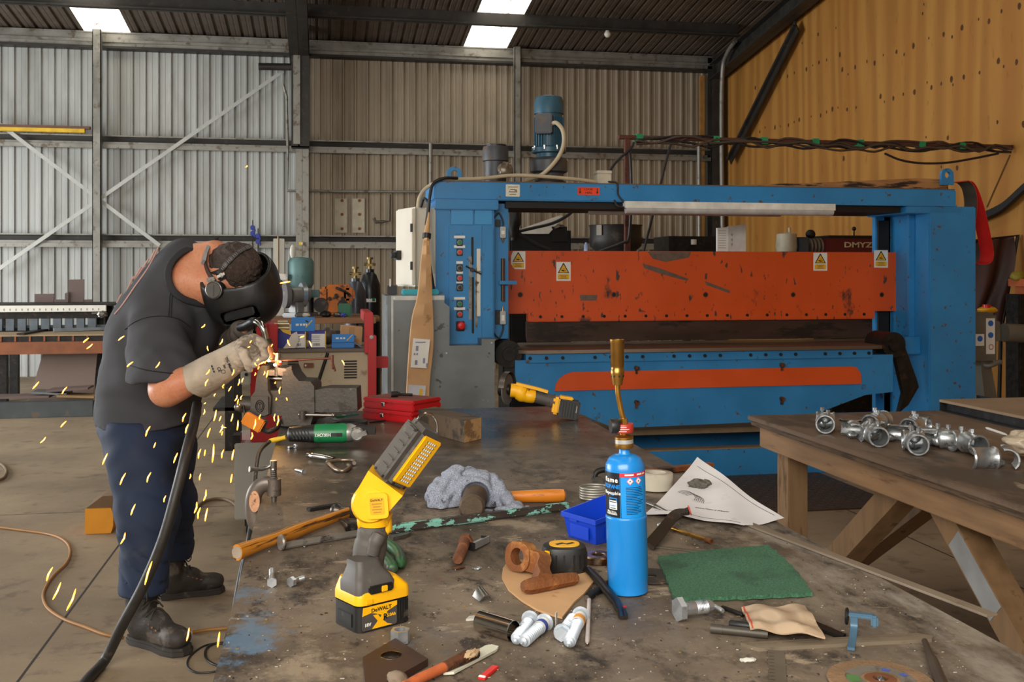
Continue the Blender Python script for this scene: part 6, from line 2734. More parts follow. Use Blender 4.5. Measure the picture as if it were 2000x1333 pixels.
# ---- yellow work light standing on its battery
c0, c1 = PZ(700, 1241), PZ(803, 1214)
X = frame(c0 + V((0, 0, E_)), c1 - c0)
bl_ = (c1 - c0).length
lamp = thing('work_light', 'yellow and grey cordless work light standing on its battery, head tilted right', 'lamp', X=X)
BD = .088
m = M(dw_black)
m.at(Matrix.Translation((bl_ / 2, BD / 2, 0)))
m.prism(rrect(bl_, BD, .014), 0, .044)
m.prism(rrect(bl_ - .006, BD - .006, .014), .044, .05)
m.at()
for i in range(6):
    m.box((bl_ - .026 + i * .0035, -.0005, .026), (.0018, .003, .034))
m.b2((-.002, .02, .006), (.002, BD - .02, .03), .001)
battery = part('battery', m, lamp)
m = M(slate_label)
m.at(FY(0, 0, 0))
m.at(Matrix.Rotation(R(90), 4, 'X'))
m.at(Matrix.Translation((.043, -.0004, .0235)) @ Matrix.Rotation(R(90), 4, 'X'))
m.prism(rrect(.072, .041, .004), 0, .001)
m.use(dw_yellow)
m.prism([(-.036, .006), (-.018, .009), (-.008, .006), (.008, .0), (.016, .006), (.036, .013), (.036, .0205), (-.034, .0205)], .0006, .0016)
m.prism([(-.016, -.0195), (-.004, -.008), (-.014, .004), (-.004, .004), (.001, -.003), (.006, .004), (.016, .004), (.006, -.008), (.016, -.016), (.026, -.0195)], .0006, .0017)
m.use(sign_black)
m.text('DeWALT', .0095, T((.003, .0125, .0018)), .0002, .02, sx=1.1)
m.text('R', .014, T((.011, -.003, .0018)), .0002, .02)
m.use(label_white)
m.text('18V', .0085, T((-.025, -.011, .0014)), .0003, .01)
m.use(dw_yellow)
m.text('5.0Ah', .0078, T((.024, -.002, .0014)), .0003, .02)
m.at()
part('battery_label', m, battery)
m = M(dw_yellow)
k0, k1 = rrect(bl_ + .002, BD + .002, .014), rrect(.085, .07, .012)
vs = [(bl_ / 2 + x, BD / 2 + y, .047) for x, y in k0] + [(bl_ / 2 + x, BD / 2 + y, .06) for x, y in k0] + [(bl_ / 2 + x * .96, BD / 2 + y * .96, .068) for x, y in k0] + [(bl_ / 2 - .006 + x, BD / 2 + .004 + y, .084) for x, y in k1]
n_ = len(k0)
fs = [tuple(range(n_))[::-1], tuple(3 * n_ + j for j in range(n_))]
for r__ in range(3):
    fs += [(r__ * n_ + j, r__ * n_ + (j + 1) % n_, (r__ + 1) * n_ + (j + 1) % n_, (r__ + 1) * n_ + j) for j in range(n_)]
m.add(vs, fs)
m.b2((.012, -.003, .046), (.03, .01, .06), .003)
part('battery_housing', m, lamp, label='yellow battery housing')
HD = PZ(740, 1205).y / ray(740, 1205).y


def hp(u, v, dd=0.): return PD(u, v, HD + dd)


m = M(dw_grey)
rg_ = [(.04, .036, .08, .07, .064), (.04, .036, .08, .07, .08), (.04, .038, .072, .06, .09), (.038, .042, .054, .05, .104), (.036, .044, .048, .046, .118)]
m.at(X)
rr2 = [[(cx_ + x, cy_ + y, z_) for x, y in rrect(w_, d_, .012)] for cx_, cy_, w_, d_, z_ in rg_]
nn2 = len(rr2[0])
m.add([p_ for r__ in rr2 for p_ in r__], [tuple(range(nn2))[::-1], tuple(4 * nn2 + j for j in range(nn2))] + [(q * nn2 + j, q * nn2 + (j + 1) % nn2, (q + 1) * nn2 + (j + 1) % nn2, (q + 1) * nn2 + j) for q in range(4) for j in range(nn2)])
m.at()
m.tube(spl([hp(716, 1140), hp(717, 1112), hp(721, 1080), hp(726, 1055), hp(729, 1030), hp(731, 1005)], 5), [.0275] * 5 + [.0295] * 5 + [.0305] * 5 + [.0285] * 5 + [.027] * 5 + [.028], 22, sq=(1, .85), up=RY.to_3x3() @ V((1, 0, 0)))
m.tube(spl([hp(728, 1082, -.024), hp(734, 1060, -.026), hp(742, 1044, -.02)], 5), [.012] * 5 + [.014] * 5 + [.01], 12)
part('grip', m, lamp, w=True, label='dark grey rubber grip')
m = M(dw_black)
bx_ = X @ Matrix.Translation((.046, .0, .074))
m.at(bx_)
m.box((0, 0, -.002), (.05, .012, .014), .003)
m.use(dw_yellow)
m.box((.004, -.006, -.002), (.012, .004, .01), .001)
m.at()
part('switch', m, lamp, w=True)
m = M(dw_yellow)
m.tube([hp(700, 1018), hp(758, 1012)], [.016, .016], 14)
m.tube([hp(731, 1026), hp(731, 1004)], [.0285, .034], 22, sq=(1, .85), up=RY.to_3x3() @ V((1, 0, 0)))
m.tube([hp(754, 1015), hp(755, 1035), hp(750, 1045)], [.011, .011, .006], 12)
m.use(dw_black)
for u, v in ((699, 1011), (712, 1019), (748, 1013)):
    m.cyl(hp(u, v, -.0165), hp(u, v, -.013), .003, n=8)
part('trigger_collar', m, lamp, w=True, label='yellow collar under the pivot')
m = M(dw_yellow)
ay = RY.to_3x3() @ V((0, 1, 0))
cc = hp(727, 980)
m.tube([cc - ay * .03, cc - ay * .024, cc + ay * .024, cc + ay * .03], [.031, .0355, .0355, .031], 30)
A_ = (hp(830, 838) - hp(748, 950)).normalized()
N_ = -ay
B_ = A_.cross(N_)
B_ = B_ if (RY.inverted().to_3x3() @ B_).x > 0 else -B_
hb = hp(757, 938)
# neck wedge between pivot and head
ring0 = [cc + B_ * (.034 * x) + ay * (.027 * y) for x, y in ((-1, -1), (1, -1), (1, 1), (-1, 1))]
ring1 = [hb + B_ * (.0385 * x) + ay * (.03 * y) - A_ * (.0) for x, y in ((-1, -1), (1, -1), (1, 1), (-1, 1))]
m.add(ring0 + ring1, [(0, 1, 2, 3), (7, 6, 5, 4)] + [(i, i + 4, (i + 1) % 4 + 4, (i + 1) % 4) for i in range(4)])
m.at(RY @ Matrix.Translation(RY.inverted() @ hp(737, 988, -.031)) @ Matrix.Rotation(R(90), 4, 'X') @ Matrix.Rotation(R(4), 4, 'Z'))
m.prism(rrect(.04, .046, .008), -.01, .005)
m.use(mat('molded_yellow', 'd99e10', .45))
m.prism(rrect(.026, .031, .004), .004, .0056)
m.use(sign_black)
m.text('DeWALT', .0056, T((0, .0105, .0058)), .0002, .02)
m.use(mat('dark_yellow_print', 'a87a14', .5))
for i in range(4):
    m.box((0, .004 - .005 * i, .0058), (.018 - .004 * (i % 2), .002, .0004))
m.at()
part('pivot', m, lamp, w=True, label='yellow pivot joint')
# head: a square bar seen on its edge
Ln = (hp(831, 826) - hb).length
f1 = (B_ + N_).normalized()
f2 = (-B_ + N_).normalized()
HX = Matrix((A_, f1, f2)).transposed().to_4x4()
hw = .0305
head_o = RY
m = M(dw_grey)
m.at(Matrix.Translation(hb - A_ * .004) @ HX)
m.box((Ln / 2, 0, 0), (Ln, hw * 2, hw * 2), .011)
for i in range(6):
    m.box((.02 + Ln * .13 * i + .01, .002, hw - .001), (.009, .024, .008), .003)
m.box((Ln * .5, -.004, hw - .0015), (Ln * .8, .036, .004), .002)
m.use(dw_black)
for x, y in ((.012, .016), (Ln - .012, .016), (.012, -.014)):
    m.cyl((x, hw - .001, -y), (x, hw + .0005, -y), .003, n=10)
    m.cyl((x, y * .9, hw - .001), (x, y * .9, hw + .001), .003, n=10)
m.at()
hd = part('lamp_head', m, lamp, w=True, label='dark grey lamp head')
m = M(dw_yellow)
m.at(Matrix.Translation(hb) @ HX)
m.box((Ln * .5, hw + .0005, -.002), (Ln * .8, .006, .048), .0025)
m.use(mat('led_white', 'f4f2ea', .3))
for i in range(12):
    x = Ln * .17 + i * Ln * .06
    for j in range(4):
        m.box((x, hw + .0038, -.0105 + j * .0055), (.0038, .0012, .0036))
m.use(sign_black)
for i in range(12):
    x = Ln * .17 + i * Ln * .06
    for j in range(5):
        m.box((x, hw + .0038, -.0133 + j * .0055), (.0046, .001, .001))
m.at()
part('led_panel', m, hd, w=True, label='yellow panel with rows of LEDs')
m = M(chrome)
m.tube(spl([hp(811, 826, -.01), hp(818, 816, -.01), hp(830, 809), hp(844, 812, .01), hp(853, 826, .01), hp(854, 846, .01)], 6), .0024, 8)
part('hanging_hook', m, hd, w=True)

# ---- blue propane cylinder with brass torch
pc = PZ(1227, 1157)
gas_o = thing('propane_torch', 'blue disposable propane cylinder with a tall brass burner standing on the bench', 'torch', X=T((pc.x, pc.y, ZB + E_), 0, 0, -1.6))
gr = .0402
pblue = mat('propane_blue', '1c83cf', .32, 0, .05, 6, coat=.2)
m = M(pblue)
m.lathe([(0, .004), (gr - .006, 0), (gr - .001, .003), (gr - .001, .024), (gr, .027), (gr, .147), (gr + .0008, .15), (gr, .153), (gr - .0012, .154), (gr - .0012, .243), (gr - .002, .254), (gr - .009, .266), (gr - .02, .272), (.013, .273), (.011, .276), (.011, .286), (0, .286)], 48)
part('bottle', m, gas_o)
toC = math.degrees(math.atan2(-pc.y, -pc.x))


def ctext(m, txt, size, ang, z, r, h=.0003, bold=.0, adv=.62):
    """characters set one by one round the bottle; ang in degrees to the right of the line to the camera"""
    ws = [size * adv * (.5 if ch in 'fliIjt1/. ' else .8 if ch in 'sr' else 1.35 if ch in 'mMW' else 1) for ch in txt]
    xp_ = -sum(ws) / 2
    for ch, w_ in zip(txt, ws):
        a = toC + ang + math.degrees((xp_ + w_ / 2) / r)
        xp_ += w_
        x = T((r * math.cos(R(a)), r * math.sin(R(a)), z), a + 90, 90)
        m.text(ch, size, x, h, bold)


def cbox(m, ang, z, w, h, r, th=.0004, tilt=0):
    n = max(2, int(w / .003))
    a0 = toC + ang
    da = math.degrees(w / r)
    m.lathe([(r - .0008, z - h / 2), (r + th, z - h / 2), (r + th, z + h / 2), (r - .0008, z + h / 2)], n, a0=a0 - da / 2, a1=a0 + da / 2)


r0 = gr - .0012
m = M(mat('label_black', '1c1e24', .35, 0, .1))
cbox(m, -53, .1985, gr * R(78), .087, r0, .0004)
m.use(mat('label_blue', '1590de', .35, 0, .04))
cbox(m, 38, .1985, gr * R(104), .087, r0, .0004)
m.use(mat('label_red', 'd2303c', .35))
cbox(m, 38, .238, gr * R(104), .008, r0, .0007)
m.use(label_white)
cbox(m, 92, .197, gr * R(3), .087, r0, .0006)
ctext(m, 'flame', .0135, -46, .2275, r0 + .0006, bold=.02)
ctext(m, 'Disposable', .0092, -44, .202, r0 + .0006, bold=.01, adv=.55)
ctext(m, '400g / 14.1oz', .0048, -46, .1655, r0 + .0006, adv=.52)
for z in (.1625, .1605):
    cbox(m, -46, z, .028, .001, r0 + .0004)
cbox(m, -39, .179, .019, .0175, r0 + .0004)
for w_, x0 in ((.03, 12), (.02, 44), (.014, 62)):
    cbox(m, x0, .2385, w_ * .6, .003, r0 + .0007)
for a in (14, 40):
    m.use(mat('hazard_pink', 'e0708a', .4))
    aa = toC + a
    X = T(((r0 + .0005) * math.cos(R(aa)), (r0 + .0005) * math.sin(R(aa)), .226), aa + 90, 90) @ Matrix.Rotation(R(45), 4, 'Z')
    m.at(X)
    m.box((0, 0, 0), (.0105, .0105, .0006))
    m.use(label_white)
    m.box((0, 0, .0003), (.008, .008, .0006))
    m.use(sign_black)
    m.box((0, 0, .0007), (.003, .0018, .0003))
    m.at()
m.use(mat('label_blue_text', '1a86d8', .35))
ctext(m, 'PROPANE', .0105, -48, .2145, r0 + .0006, bold=.02)
m.use(mat('label_blue_line', '2a8ad8', .35))
cbox(m, -38, .192, .017, .0018, r0 + .0004)
for a in (-50.5, -26):
    cbox(m, a, .1885, .0016, .009, r0 + .0004)
cbox(m, -38, .199, .005, .003, r0 + .0004)
ctext(m, 'SKINNY', .0042, -39, .1775, r0 + .0009, adv=.7)
m.use(mat('label_fine_print', '0f3a66', .5))
rr_ = random.Random(5)
for i in range(17):
    z = .2135 - i * .0032
    w_ = .038 * rr_.uniform(.6, 1)
    cbox(m, 12 + math.degrees(w_ / 2 / gr) - 10, z, w_, .0013, r0 + .0004)
m.use(sign_black)
cbox(m, -39, .1848, .015, .0016, r0 + .0006)
cbox(m, -39, .1728, .013, .0018, r0 + .0006)
part('label', m, gas_o, sharp=50)
m = M(brass)
m.lathe([(0, .285), (.0175, .285), (.0185, .287), (.0185, .293), (.0175, .294), (.0175, .303), (.0185, .304), (.0185, .307), (.012, .31), (.008, .311), (.008, .318), (0, .318)], 28)
m.use(mat('silver_print', 'c8c8c4', .3, .5))
m.lathe([(.0178, .2945), (.0182, .2945), (.0182, .3025), (.0178, .3025)], 28)
part('valve_collar', m, gas_o)
m = M(mat('red_ring', 'b5352c', .45, 0, .1, 20, '7a5040', .66, 40))
m.lathe([(.006, .316), (.0185, .316), (.0195, .318), (.0195, .331), (.0185, .333), (.006, .333)], 28)
m.use(label_white)
for i in range(3):
    cbox(m, -10 + 16 * (i % 2), .328 - i * .004, .018, .001, .0195)
part('red_ring', m, gas_o, label='red printed ring')
m = M(black_plastic)
X = T((-.0205, -.004, .33), 0, 0, 90)
m.lathe([(0, -.008), (.0135, -.008), (.0145, -.006), (.0145, .006), (.0135, .008), (0, .008)], 18, X)
part('knob', m, gas_o)
m = M(brass)
m.cyl((0, 0, .332), (0, 0, .343), .0085, n=6)
bt = [(0, 0, .342), (-.003, 0, .352), (-.007, 0, .372), (-.010, 0, .392), (-.0105, 0, .412)]
m.tube(spl(bt, 5), .0052, 14)
m.use(mat('heat_brass', 'a3793a', .32, .9, .25, 20, '6a4a3a', .55, 24))
m.at(T((-.0105, 0, .41), 0, 0, 1))
m.lathe([(.005, 0), (.0095, .0), (.0135, .022), (.0135, .03), (.0128, .031), (.0128, .038), (.0135, .039), (.0135, .082), (.0145, .084), (.0145, .09), (.0125, .09), (.0125, .06), (0, .06)], 26)
m.use(dark_gap)
for i in range(8):
    a = i * math.pi / 4
    m.cyl((.0128 * math.cos(a), .0128 * math.sin(a), .018), (.0133 * math.cos(a), .0133 * math.sin(a), .018), .0022, n=8)
m.at()
part('burner', m, gas_o, label='tall brass burner')

# ---- hammers
hw_ = mat('hammer_handle', 'b5731f', .4, 0, .25, 10, '3f2410', .52, 22, st=(.16, 3.5, 3.5), coat=.15)
hsteel = mat('hammer_steel', '55504b', .35, .8, .2, 14, '2c2824', .56, 12)
X, L = fr2(463, 1080, 690, 998, ZB + .02)
hm1 = thing('ball_pein_hammer', 'ball pein hammer with a long worn orange-brown handle overhanging the left bench edge', 'hammer', X=X)
m = M(hw_)
n_ = 14
m.tube([(L * .96 * i / n_, 0, .0) for i in range(n_ + 1)], [.0165 + .0015 * math.cos(i * .9) * (i < 9) - .003 * (i / n_) ** 2 for i in range(n_ + 1)], 18, sq=(1, .82))
m.use(mat('handle_end', '8d8070', .7))
m.cyl((-.0008, 0, 0), (.0005, 0, 0), .0135, n=18)
part('handle', m, hm1)
m = M(hsteel)
m.at(T((L * .96, 0, 0), 0, 90, 0) @ Matrix.Rotation(R(180), 4, 'Y'))
m.at(T((L * .96, 0, .0), 0, -90, 0))
m.lathe([(0, -.05), (.018, -.05), (.0195, -.046), (.0195, -.032), (.014, -.024), (.014, .014), (.0115, .022), (.0115, .026), (.017, .034), (.018, .042), (.013, .051), (0, .054)], 26)
m.at()
m.box((L * .965, 0, 0), (.024, .026, .026), .004)
part('hammer_head', m, hm1)

X, L = fr2(918, 990, 1103, 962, ZB + .001)
X2, L2 = fr2(960, 972, 1104, 968, ZB + .018)
hm2 = thing('club_hammer', 'heavy hammer with an orange varnished handle, its head under the grey rag', 'hammer', X=X2)
m = M(mat('orange_handle', 'c8761c', .35, 0, .2, 9, '6a3510', .6, 13, st=(.4, 3, 3), coat=.3))
m.tube([(L2 * i / 10 * .98, 0, 0) for i in range(11)] + [(L2, 0, 0)], [.0145, .0145, .0145, .015, .0155, .016, .0165, .017, .0175, .0175, .016, .011], 18, sq=(1.05, .8))
part('handle', m, hm2)
m = M(mat('dirty_hammer_head', '5a4a3a', .6, .4, .3, 14, '2e2620', .54, 12, bump=.2))
a, b = PZ(921, 992, ZB + .034), PZ(921, 992, ZB + .034) + V((.03, .13, 0))
m.at(frame(a, b - a) @ Matrix.Rotation(R(90), 4, 'Y'))
m.lathe([(0, 0), (.028, .0), (.0335, .006), (.0335, .03), (.027, .045), (.027, .085), (.0335, .1), (.0335, .125), (.028, .13), (0, .13)], 30)
m.at()
part('hammer_head', m, hm2, w=True, label='dirty round hammer head')

# ---- rag over the hammer head
rag = bpy.data.materials.new('speckled_grey_rag')
t = NT(rag)
co = t.coord()
c = t.ramp(t.noise(co, 380, 3, .8), [(.34, lin('5c6070')), (.5, lin('868b99')), (.64, lin('a9adb8'))])
c = t.mix(t.step(t.noise(co, 30, 6, .6), .62, .68), c, lin('3c3a3c'))
t.l(c, t.b.inputs['Base Color'])
t.b.inputs['Roughness'].default_value = .95
t.bump(t.noise(co, 300, 3), .25, .004)


def B3(u, v, h): return np.array(PZ(u, v, ZB)) + np.array((0, 0, h))


def rag_sd(P):
    e = lambda u, v, h, r: sd_ell(P, B3(u, v, h), r)
    s_ = smin(e(895, 985, .034, (.062, .055, .07)), e(942, 985, .034, (.055, .06, .056)), .03)
    s_ = smin(s_, e(862, 990, .022, (.04, .045, .046)), .02)
    s_ = smin(s_, sd_cone(P, B3(958, 984, .035), B3(1000, 1000, .012), .035, .018), .02)
    s_ = smin(s_, sd_ell(P, B3(1008, 1003, .006), (.036, .03, .013)), .014)
    s_ = smin(s_, sd_cone(P, B3(948, 1002, .006), B3(1004, 1004, .006), .008, .01), .012)
    x, y, z = P[..., 0], P[..., 1], P[..., 2] - ZB
    q = .9 * x + .5 * y - .5 * z
    s_ = s_ + .013 * (1 - np.abs(np.sin(40 * q + 2.6 * np.sin(21 * y + 9 * x) + 1.9 * np.sin(27 * z)))) ** 1.6 - .005
    s_ = s_ + .006 * (1 - np.abs(np.sin(58 * (.7 * y - .5 * x + z) + 2.5 * np.sin(33 * x + 11 * y)))) ** 1.5 + .0015 * np.sin(140 * (x + z) + 3 * np.sin(50 * y))
    hc_ = np.array(a_h), np.array(b_h)
    s_ = smax(s_, -(sd_cone(P, hc_[0] + (hc_[0] - hc_[1]) * .3, hc_[1], .038)), .004)
    return smax(s_, ZB + .0015 - P[..., 2], .004)


a_h, b_h = a, b
m = M(rag)
lo_ = np.array((min(PZ(835, 1000).x, PZ(835, 940).x) - .03, PZ(935, 1012).y - .06, ZB - .005))
hi_ = np.array((PZ(1035, 990).x + .05, PZ(900, 940).y + .12, ZB + .125))
nets(m, rag_sd, lo_, hi_, .0042)
solo('rag', m, 'crumpled speckled blue-grey rag draped over the hammer head', 'rag', sharp=179)

# ---- bars, pins, pliers, bolts near the work light
o, L = onb('pin_bar', 'long square steel pin with a round head lying left of the work light', 'bar', 549, 1076, 716, 1047, .010)
m = M(mat('pin_steel', '8a847c', .35, .5, .2, 14, '453f3a', .56, 14))
m.box((L / 2, 0, 0), (L, .014, .014), .0035)
part('shank', m, o)
m = M(MATS['pin_steel'])
m.lathe([(0, -.004), (.017, -.003), (.0185, .001), (.016, .006), (.009, .008), (0, .008)], 24, T((0, 0, .008), 0, 0, 90))
part('head', m, o)
X, L = fr2(757, 1033, 1110, 987, ZB + .0135)
m = M(mat('flaked_teal_bar', '473f39', .5, .4, .2, 12, '8fcdbb', .535, 42, st=(.6, 1.2, 1.2), soft=.02))
m.box((L / 2, 0, -.002), (L, .02, .02), .004)
m.use(hsteel)
m.box((-.012, 0, -.002), (.03, .018, .018), .004)
solo('square_bar', m, 'long dark bar with flaking teal paint lying across the bench behind the blue bin', 'bar', X=X)
o, L = onb('pliers', 'pliers with dark green worn handles half hidden behind the work light', 'pliers', 660, 1024, 750, 1085, .014)
m = M(hsteel)
m.tube([(0, 0, 0), (.03, .001, 0), (.09, .004, 0), (.12, .008, 0)], [.003, .007, .0115, .013], 12, sq=(.7, 1))
m.tube([(0, 0, 0), (.03, -.001, 0), (.09, -.004, 0), (.12, -.008, 0)], [.003, .007, .0115, .013], 12, sq=(.7, 1))
m.cyl((.115, 0, -.012), (.115, 0, .013), .014)
part('jaws', m, o)
gp = mat('green_grip', '2f5a35', .4, 0, .3, 12, '3c3833', .5, 14)
inv = WM[o.name].inverted()
for pts in ([(738, 1062), (757, 1064), (775, 1077), (783, 1095), (782, 1104)], [(728, 1078), (742, 1083), (757, 1096), (766, 1108), (764, 1113)]):
    m = M(gp)
    pp_ = spl([inv @ PZ(u, v, ZB + .0135) for u, v in pts], 5)
    m.tube(pp_, [.0095] + [.0125] * (len(pp_) - 3) + [.0105, .005], 14)
    part('handle', m, o)
m = M(bare_steel)
X, L = fr2(764, 1052, 803, 1043, ZB + .005)
m.prism([(0, -.008), (L * .6, -.01), (L, .001), (L * .6, .01), (0, .008)], -.004, .004)
solo('steel_point', m, 'short flat steel point beside the right of the work light grip', 'tool', X=X)
X, L = fr2(602, 996, 662, 986, ZB + .005)
m = M(dark_steel)
m.box((L / 2, 0, 0), (L, .02, .007), .001)
for i in range(14):
    m.box((L * (i + .5) / 14, 0, .004), (.0016, .018, .001))
solo('file_offcut', m, 'short dark ribbed file piece behind the hammer handle', 'file', X=X)


def bolt(u0, v0, u1, v1, r, hr, label, cat='bolt', group=None, ma=None, hl=None, th=True):
    X, L = fr2(u0, v0, u1, v1, ZB + hr * .87 + E_)
    o = thing('hex_bolt', label, cat, X=X, group=group)
    ma = ma or zinc
    hl = hl or hr * .75
    m = M(ma)
    m.prism(hexa(hr), 0, hl, X=T((0, 0, 0), 0, 0, 90) @ Matrix.Rotation(R(0), 4, 'Z'))
    part('head', m, o)
    m = M(ma)
    prof = [(0, hl), (r, hl)]
    z = L * .5
    prof.append((r, z))
    while th and z < L - r:
        prof += [(r * .93, z + r * .12), (r, z + r * .24)]
        z += r * .24
    prof += [(r * .8, L), (0, L)]
    drop = 0
    m.lathe(prof, 16, T((0, 0, drop), 0, 0, 90))
    part('shank', m, o)
    return o


bolt(531, 1139, 531, 1113, .0055, .0105, 'zinc bolt lying with its head towards the camera, left of the work light', group='small bolts left of the work light')
bolt(567, 1138, 595, 1129, .0055, .0105, 'zinc bolt lying sideways beside another bolt, left of the work light', group='small bolts left of the work light')
bolt(1322, 1192, 1390, 1184, .0125, .0225, 'big zinc hex bolt in front of the green scouring pad', hl=.011)
bolt(1386, 1180, 1412, 1194, .0045, .008, 'small zinc bolt touching the end of the big hex bolt')
m = M(dark_steel)
X, L = fr2(1411, 1187, 1452, 1202, ZB + .005)
m.cyl((0, 0, 0), (L, 0, 0), .004)
solo('thin_rod', m, 'thin dark rod between the small zinc bolt and the grip-seal bag', 'rod', X=X)
# locking pliers and scraps behind
o, L = onb('locking_pliers', 'small chrome locking pliers lying open in front of the green grinder', 'pliers', 604, 897, 690, 908, .012)
m = M(chrome)
m.tube(spl([(0, 0, 0), (L * .3, -.006, .002), (L * .5, -.012, .002), (L * .62, -.012, 0)], 5), [.006] + [.010] * 8 + [.0095] * 7, 12)
m.cyl((-.008, 0, 0), (.004, 0, 0), .009, n=14)
part('upper_handle', m, o)
m = M(mat('tarnished_steel', '8a7a6a', .35, .8, .2, 20))
inv = WM[o.name].inverted()
m.tube(spl([inv @ PZ(u, v, ZB + .008) for u, v in ((640, 903), (655, 917), (672, 920), (683, 913), (680, 909))], 5), .0065, 10)
m.tube(spl([inv @ PZ(u, v, ZB + .01) for u, v in ((640, 905), (652, 901), (668, 899), (690, 900), (692, 905))], 5), .0065, 10)
part('jaws', m, o)
for (u0, v0, u1, v1), lab in (((564, 874, 576, 872), 'tiny zinc screw lying below the black end of the green grinder'), ((578, 918, 592, 922), 'short zinc screw lying in the middle left of the bench')):
    X, L = fr2(u0, v0, u1, v1, ZB + .005)
    m = M(zinc)
    m.cyl((0, 0, 0), (L, 0, 0), .0042, n=10)
    m.cyl((L, 0, 0), (L + .006, 0, 0), .0085, .0085, n=10)
    m.box((L * .4, .006, -.001), (L * .7, .006, .006), .001)
    solo('screw', m, lab, 'screw', X=X)
bc = PZ(782, 1256)
m = M(zinc)
m.prism(hexa(.0172), .001, .022, [circ(.0105, 20)])
solo('hex_nut', m, 'thick zinc hex nut standing on the bench below the work light', 'nut', X=T((bc.x, bc.y, ZB + E_), 12))

# ---- plate, palette knife, red offcut in the foreground
w0, w1, w2, w3 = PZ(708, 1300), PZ(772, 1262), PZ(836, 1303), PZ(716, 1372)
hc2 = PZ(764, 1296)
m = M(mat('brown_steel_plate', '4a352b', .45, .45, .15, 6))
m.prism([(p.x - hc2.x, p.y - hc2.y) for p in (w0, w3, w2, w1)], 0, .012, [circ(.0165, 28)])
m.use(chrome)
m.lathe([(.0165, .0005), (.0165, .0123), (.0178, .0123), (.0178, .0118)], 28)
solo('drilled_plate', m, 'dark brown steel plate with one round hole at the bottom edge', 'plate', X=T((hc2.x, hc2.y, ZB + E_)))
o, L = onb('palette_knife', 'pale plastic blade tied to an orange-painted rod at the bottom edge', 'knife', 866, 1322, 968, 1268, .004)
m = M(mat('pale_plastic', 'cfccb8', .4, 0, .06, 10))
m.prism([(0, 0), (.012, -.012), (L * .9, -.012), (L, -.006), (L, .008), (L * .93, .014), (.02, .01)], -.002, .002)
part('blade', m, o)
m = M(mat('orange_rod', 'c8683a', .6, .1, .25, 20, '7a5034', .5, 16))
inv = WM[o.name].inverted()
m.tube([inv @ PZ(u, v, ZB + .012) for u, v in ((770, 1352), (820, 1326), (872, 1302))], .008, 12)
m.use(rust)
m.tube([inv @ PZ(u, v, ZB + .013) for u, v in ((868, 1304), (905, 1287), (930, 1276))], [.0085, .0105, .009], 10)
m.use(mat('tan_crust', 'b89c78', .8))
m.rock(inv @ PZ(920, 1278, ZB + .018), (.02, .008, .006), 2, .4, 3)
part('rod', m, o, label='orange-painted rod')
m = M(mat('stone', '7a6a58', .8))
p = PZ(776, 1345)
m.rock((p.x, p.y, ZB + .013), (.016, .014, .013), 4)
solo('stone', m, 'round brown lump resting at the bottom edge by the drilled plate', 'stone')
X, L = fr2(940, 1326, 968, 1303, ZB + .003)
m = M(mat('bright_red_plastic', 'd8201c', .35))
m.box((L / 2, 0, 0), (L, .012, .005), .001)
m.use(label_white)
m.box((.003, 0, .001), (.005, .0118, .005), .001)
solo('red_tag', m, 'small bright red plastic strip at the bottom edge', 'plastic', X=X)

# ---- pipe, broken bits, lag screws
X, L = fr2(938, 1213, 1003, 1233, ZB + .0185)
m = M(chrome)
m.lathe([(.0165, 0), (.018, 0), (.018, L), (.0165, L), (.0165, 0)], 32, T((0, 0, 0), 0, 0, 90))
solo('steel_tube', m, 'short shiny steel tube lying left of the lag screws', 'tube', X=X)
m = M(mat('cloudy_shard', 'c4c0b4', .4, .1, .2, 20))
p = PZ(930, 1211)
m.prism([(-.012, -.008), (.012, -.006), (.01, .01), (-.004, .008)], 0, .004, X=T((p.x - .008, p.y, ZB + E_)))
solo('plastic_shard', m, 'small pale shard touching the left end of the steel tube', 'shard')
m = M(bare_steel)
p = PZ(944, 1172)
m.sheet(lambda a_, b_: (p.x - .018 + .028 * a_ + .008 * b_, p.y + .016 - .036 * b_, ZB + .0025 + .018 * math.sin(math.pi * a_) * (1 - .4 * b_)), 10, 8, .0015)
solo('curled_shard', m, 'curled piece of thin metal above the steel tube', 'shard')
white_zinc = mat('white_zinc', 'b4bcc4', .38, .35, .1, 30, '8a9298', .64, 30)


def lag(u0, v0, u1, v1, label, tag=None, first=[]):
    X, L = fr2(u0, v0, u1, v1, ZB + .0115)
    o = thing('lag_screw', label, 'screw', X=X, group='white coated lag screws')
    m = M(white_zinc)
    m.prism(hexa(.0125), .0, .009, X=T((0, 0, .001), 0, 0, 90))
    m.lathe([(0, .009), (.0155, .009), (.016, .0105), (.013, .013), (.006, .013), (0, .013)], 22, T((0, 0, .001), 0, 0, 90))
    part('head', m, o)
    m = M(white_zinc)
    n = int(L / .006)
    prof = [(0, .012), (.0065, .012), (.0065, L * .2)]
    z = L * .2
    while z < L - .004:
        k_ = min(1, (L - z) / (L * .16))
        prof += [(.0055 * k_, z), (.0055 * k_, z + .0026), (.0108 * k_, z + .0042), (.0108 * k_, z + .0049), (.0056 * k_, z + .0068)]
        z += .0069
    prof += [(0, L)]
    m.lathe(prof, 18, T((0, 0, 0), 0, 0, 90))
    part('thread', m, o)
    if tag:
        m = M(label_white)
        m.lathe([(.0112, L * .12), (.0116, L * .12), (.0116, L * .34), (.0112, L * .34)], 18, T((0, 0, 0), 0, 0, 90))
        m.use(tag)
        m.lathe([(.0117, L * .2), (.0119, L * .2), (.0119, L * .3), (.0117, L * .3)], 14, T((0, 0, 0), 0, 0, 90), a0=20, a1=260)
        part('paper_tag', m, o)
    return o


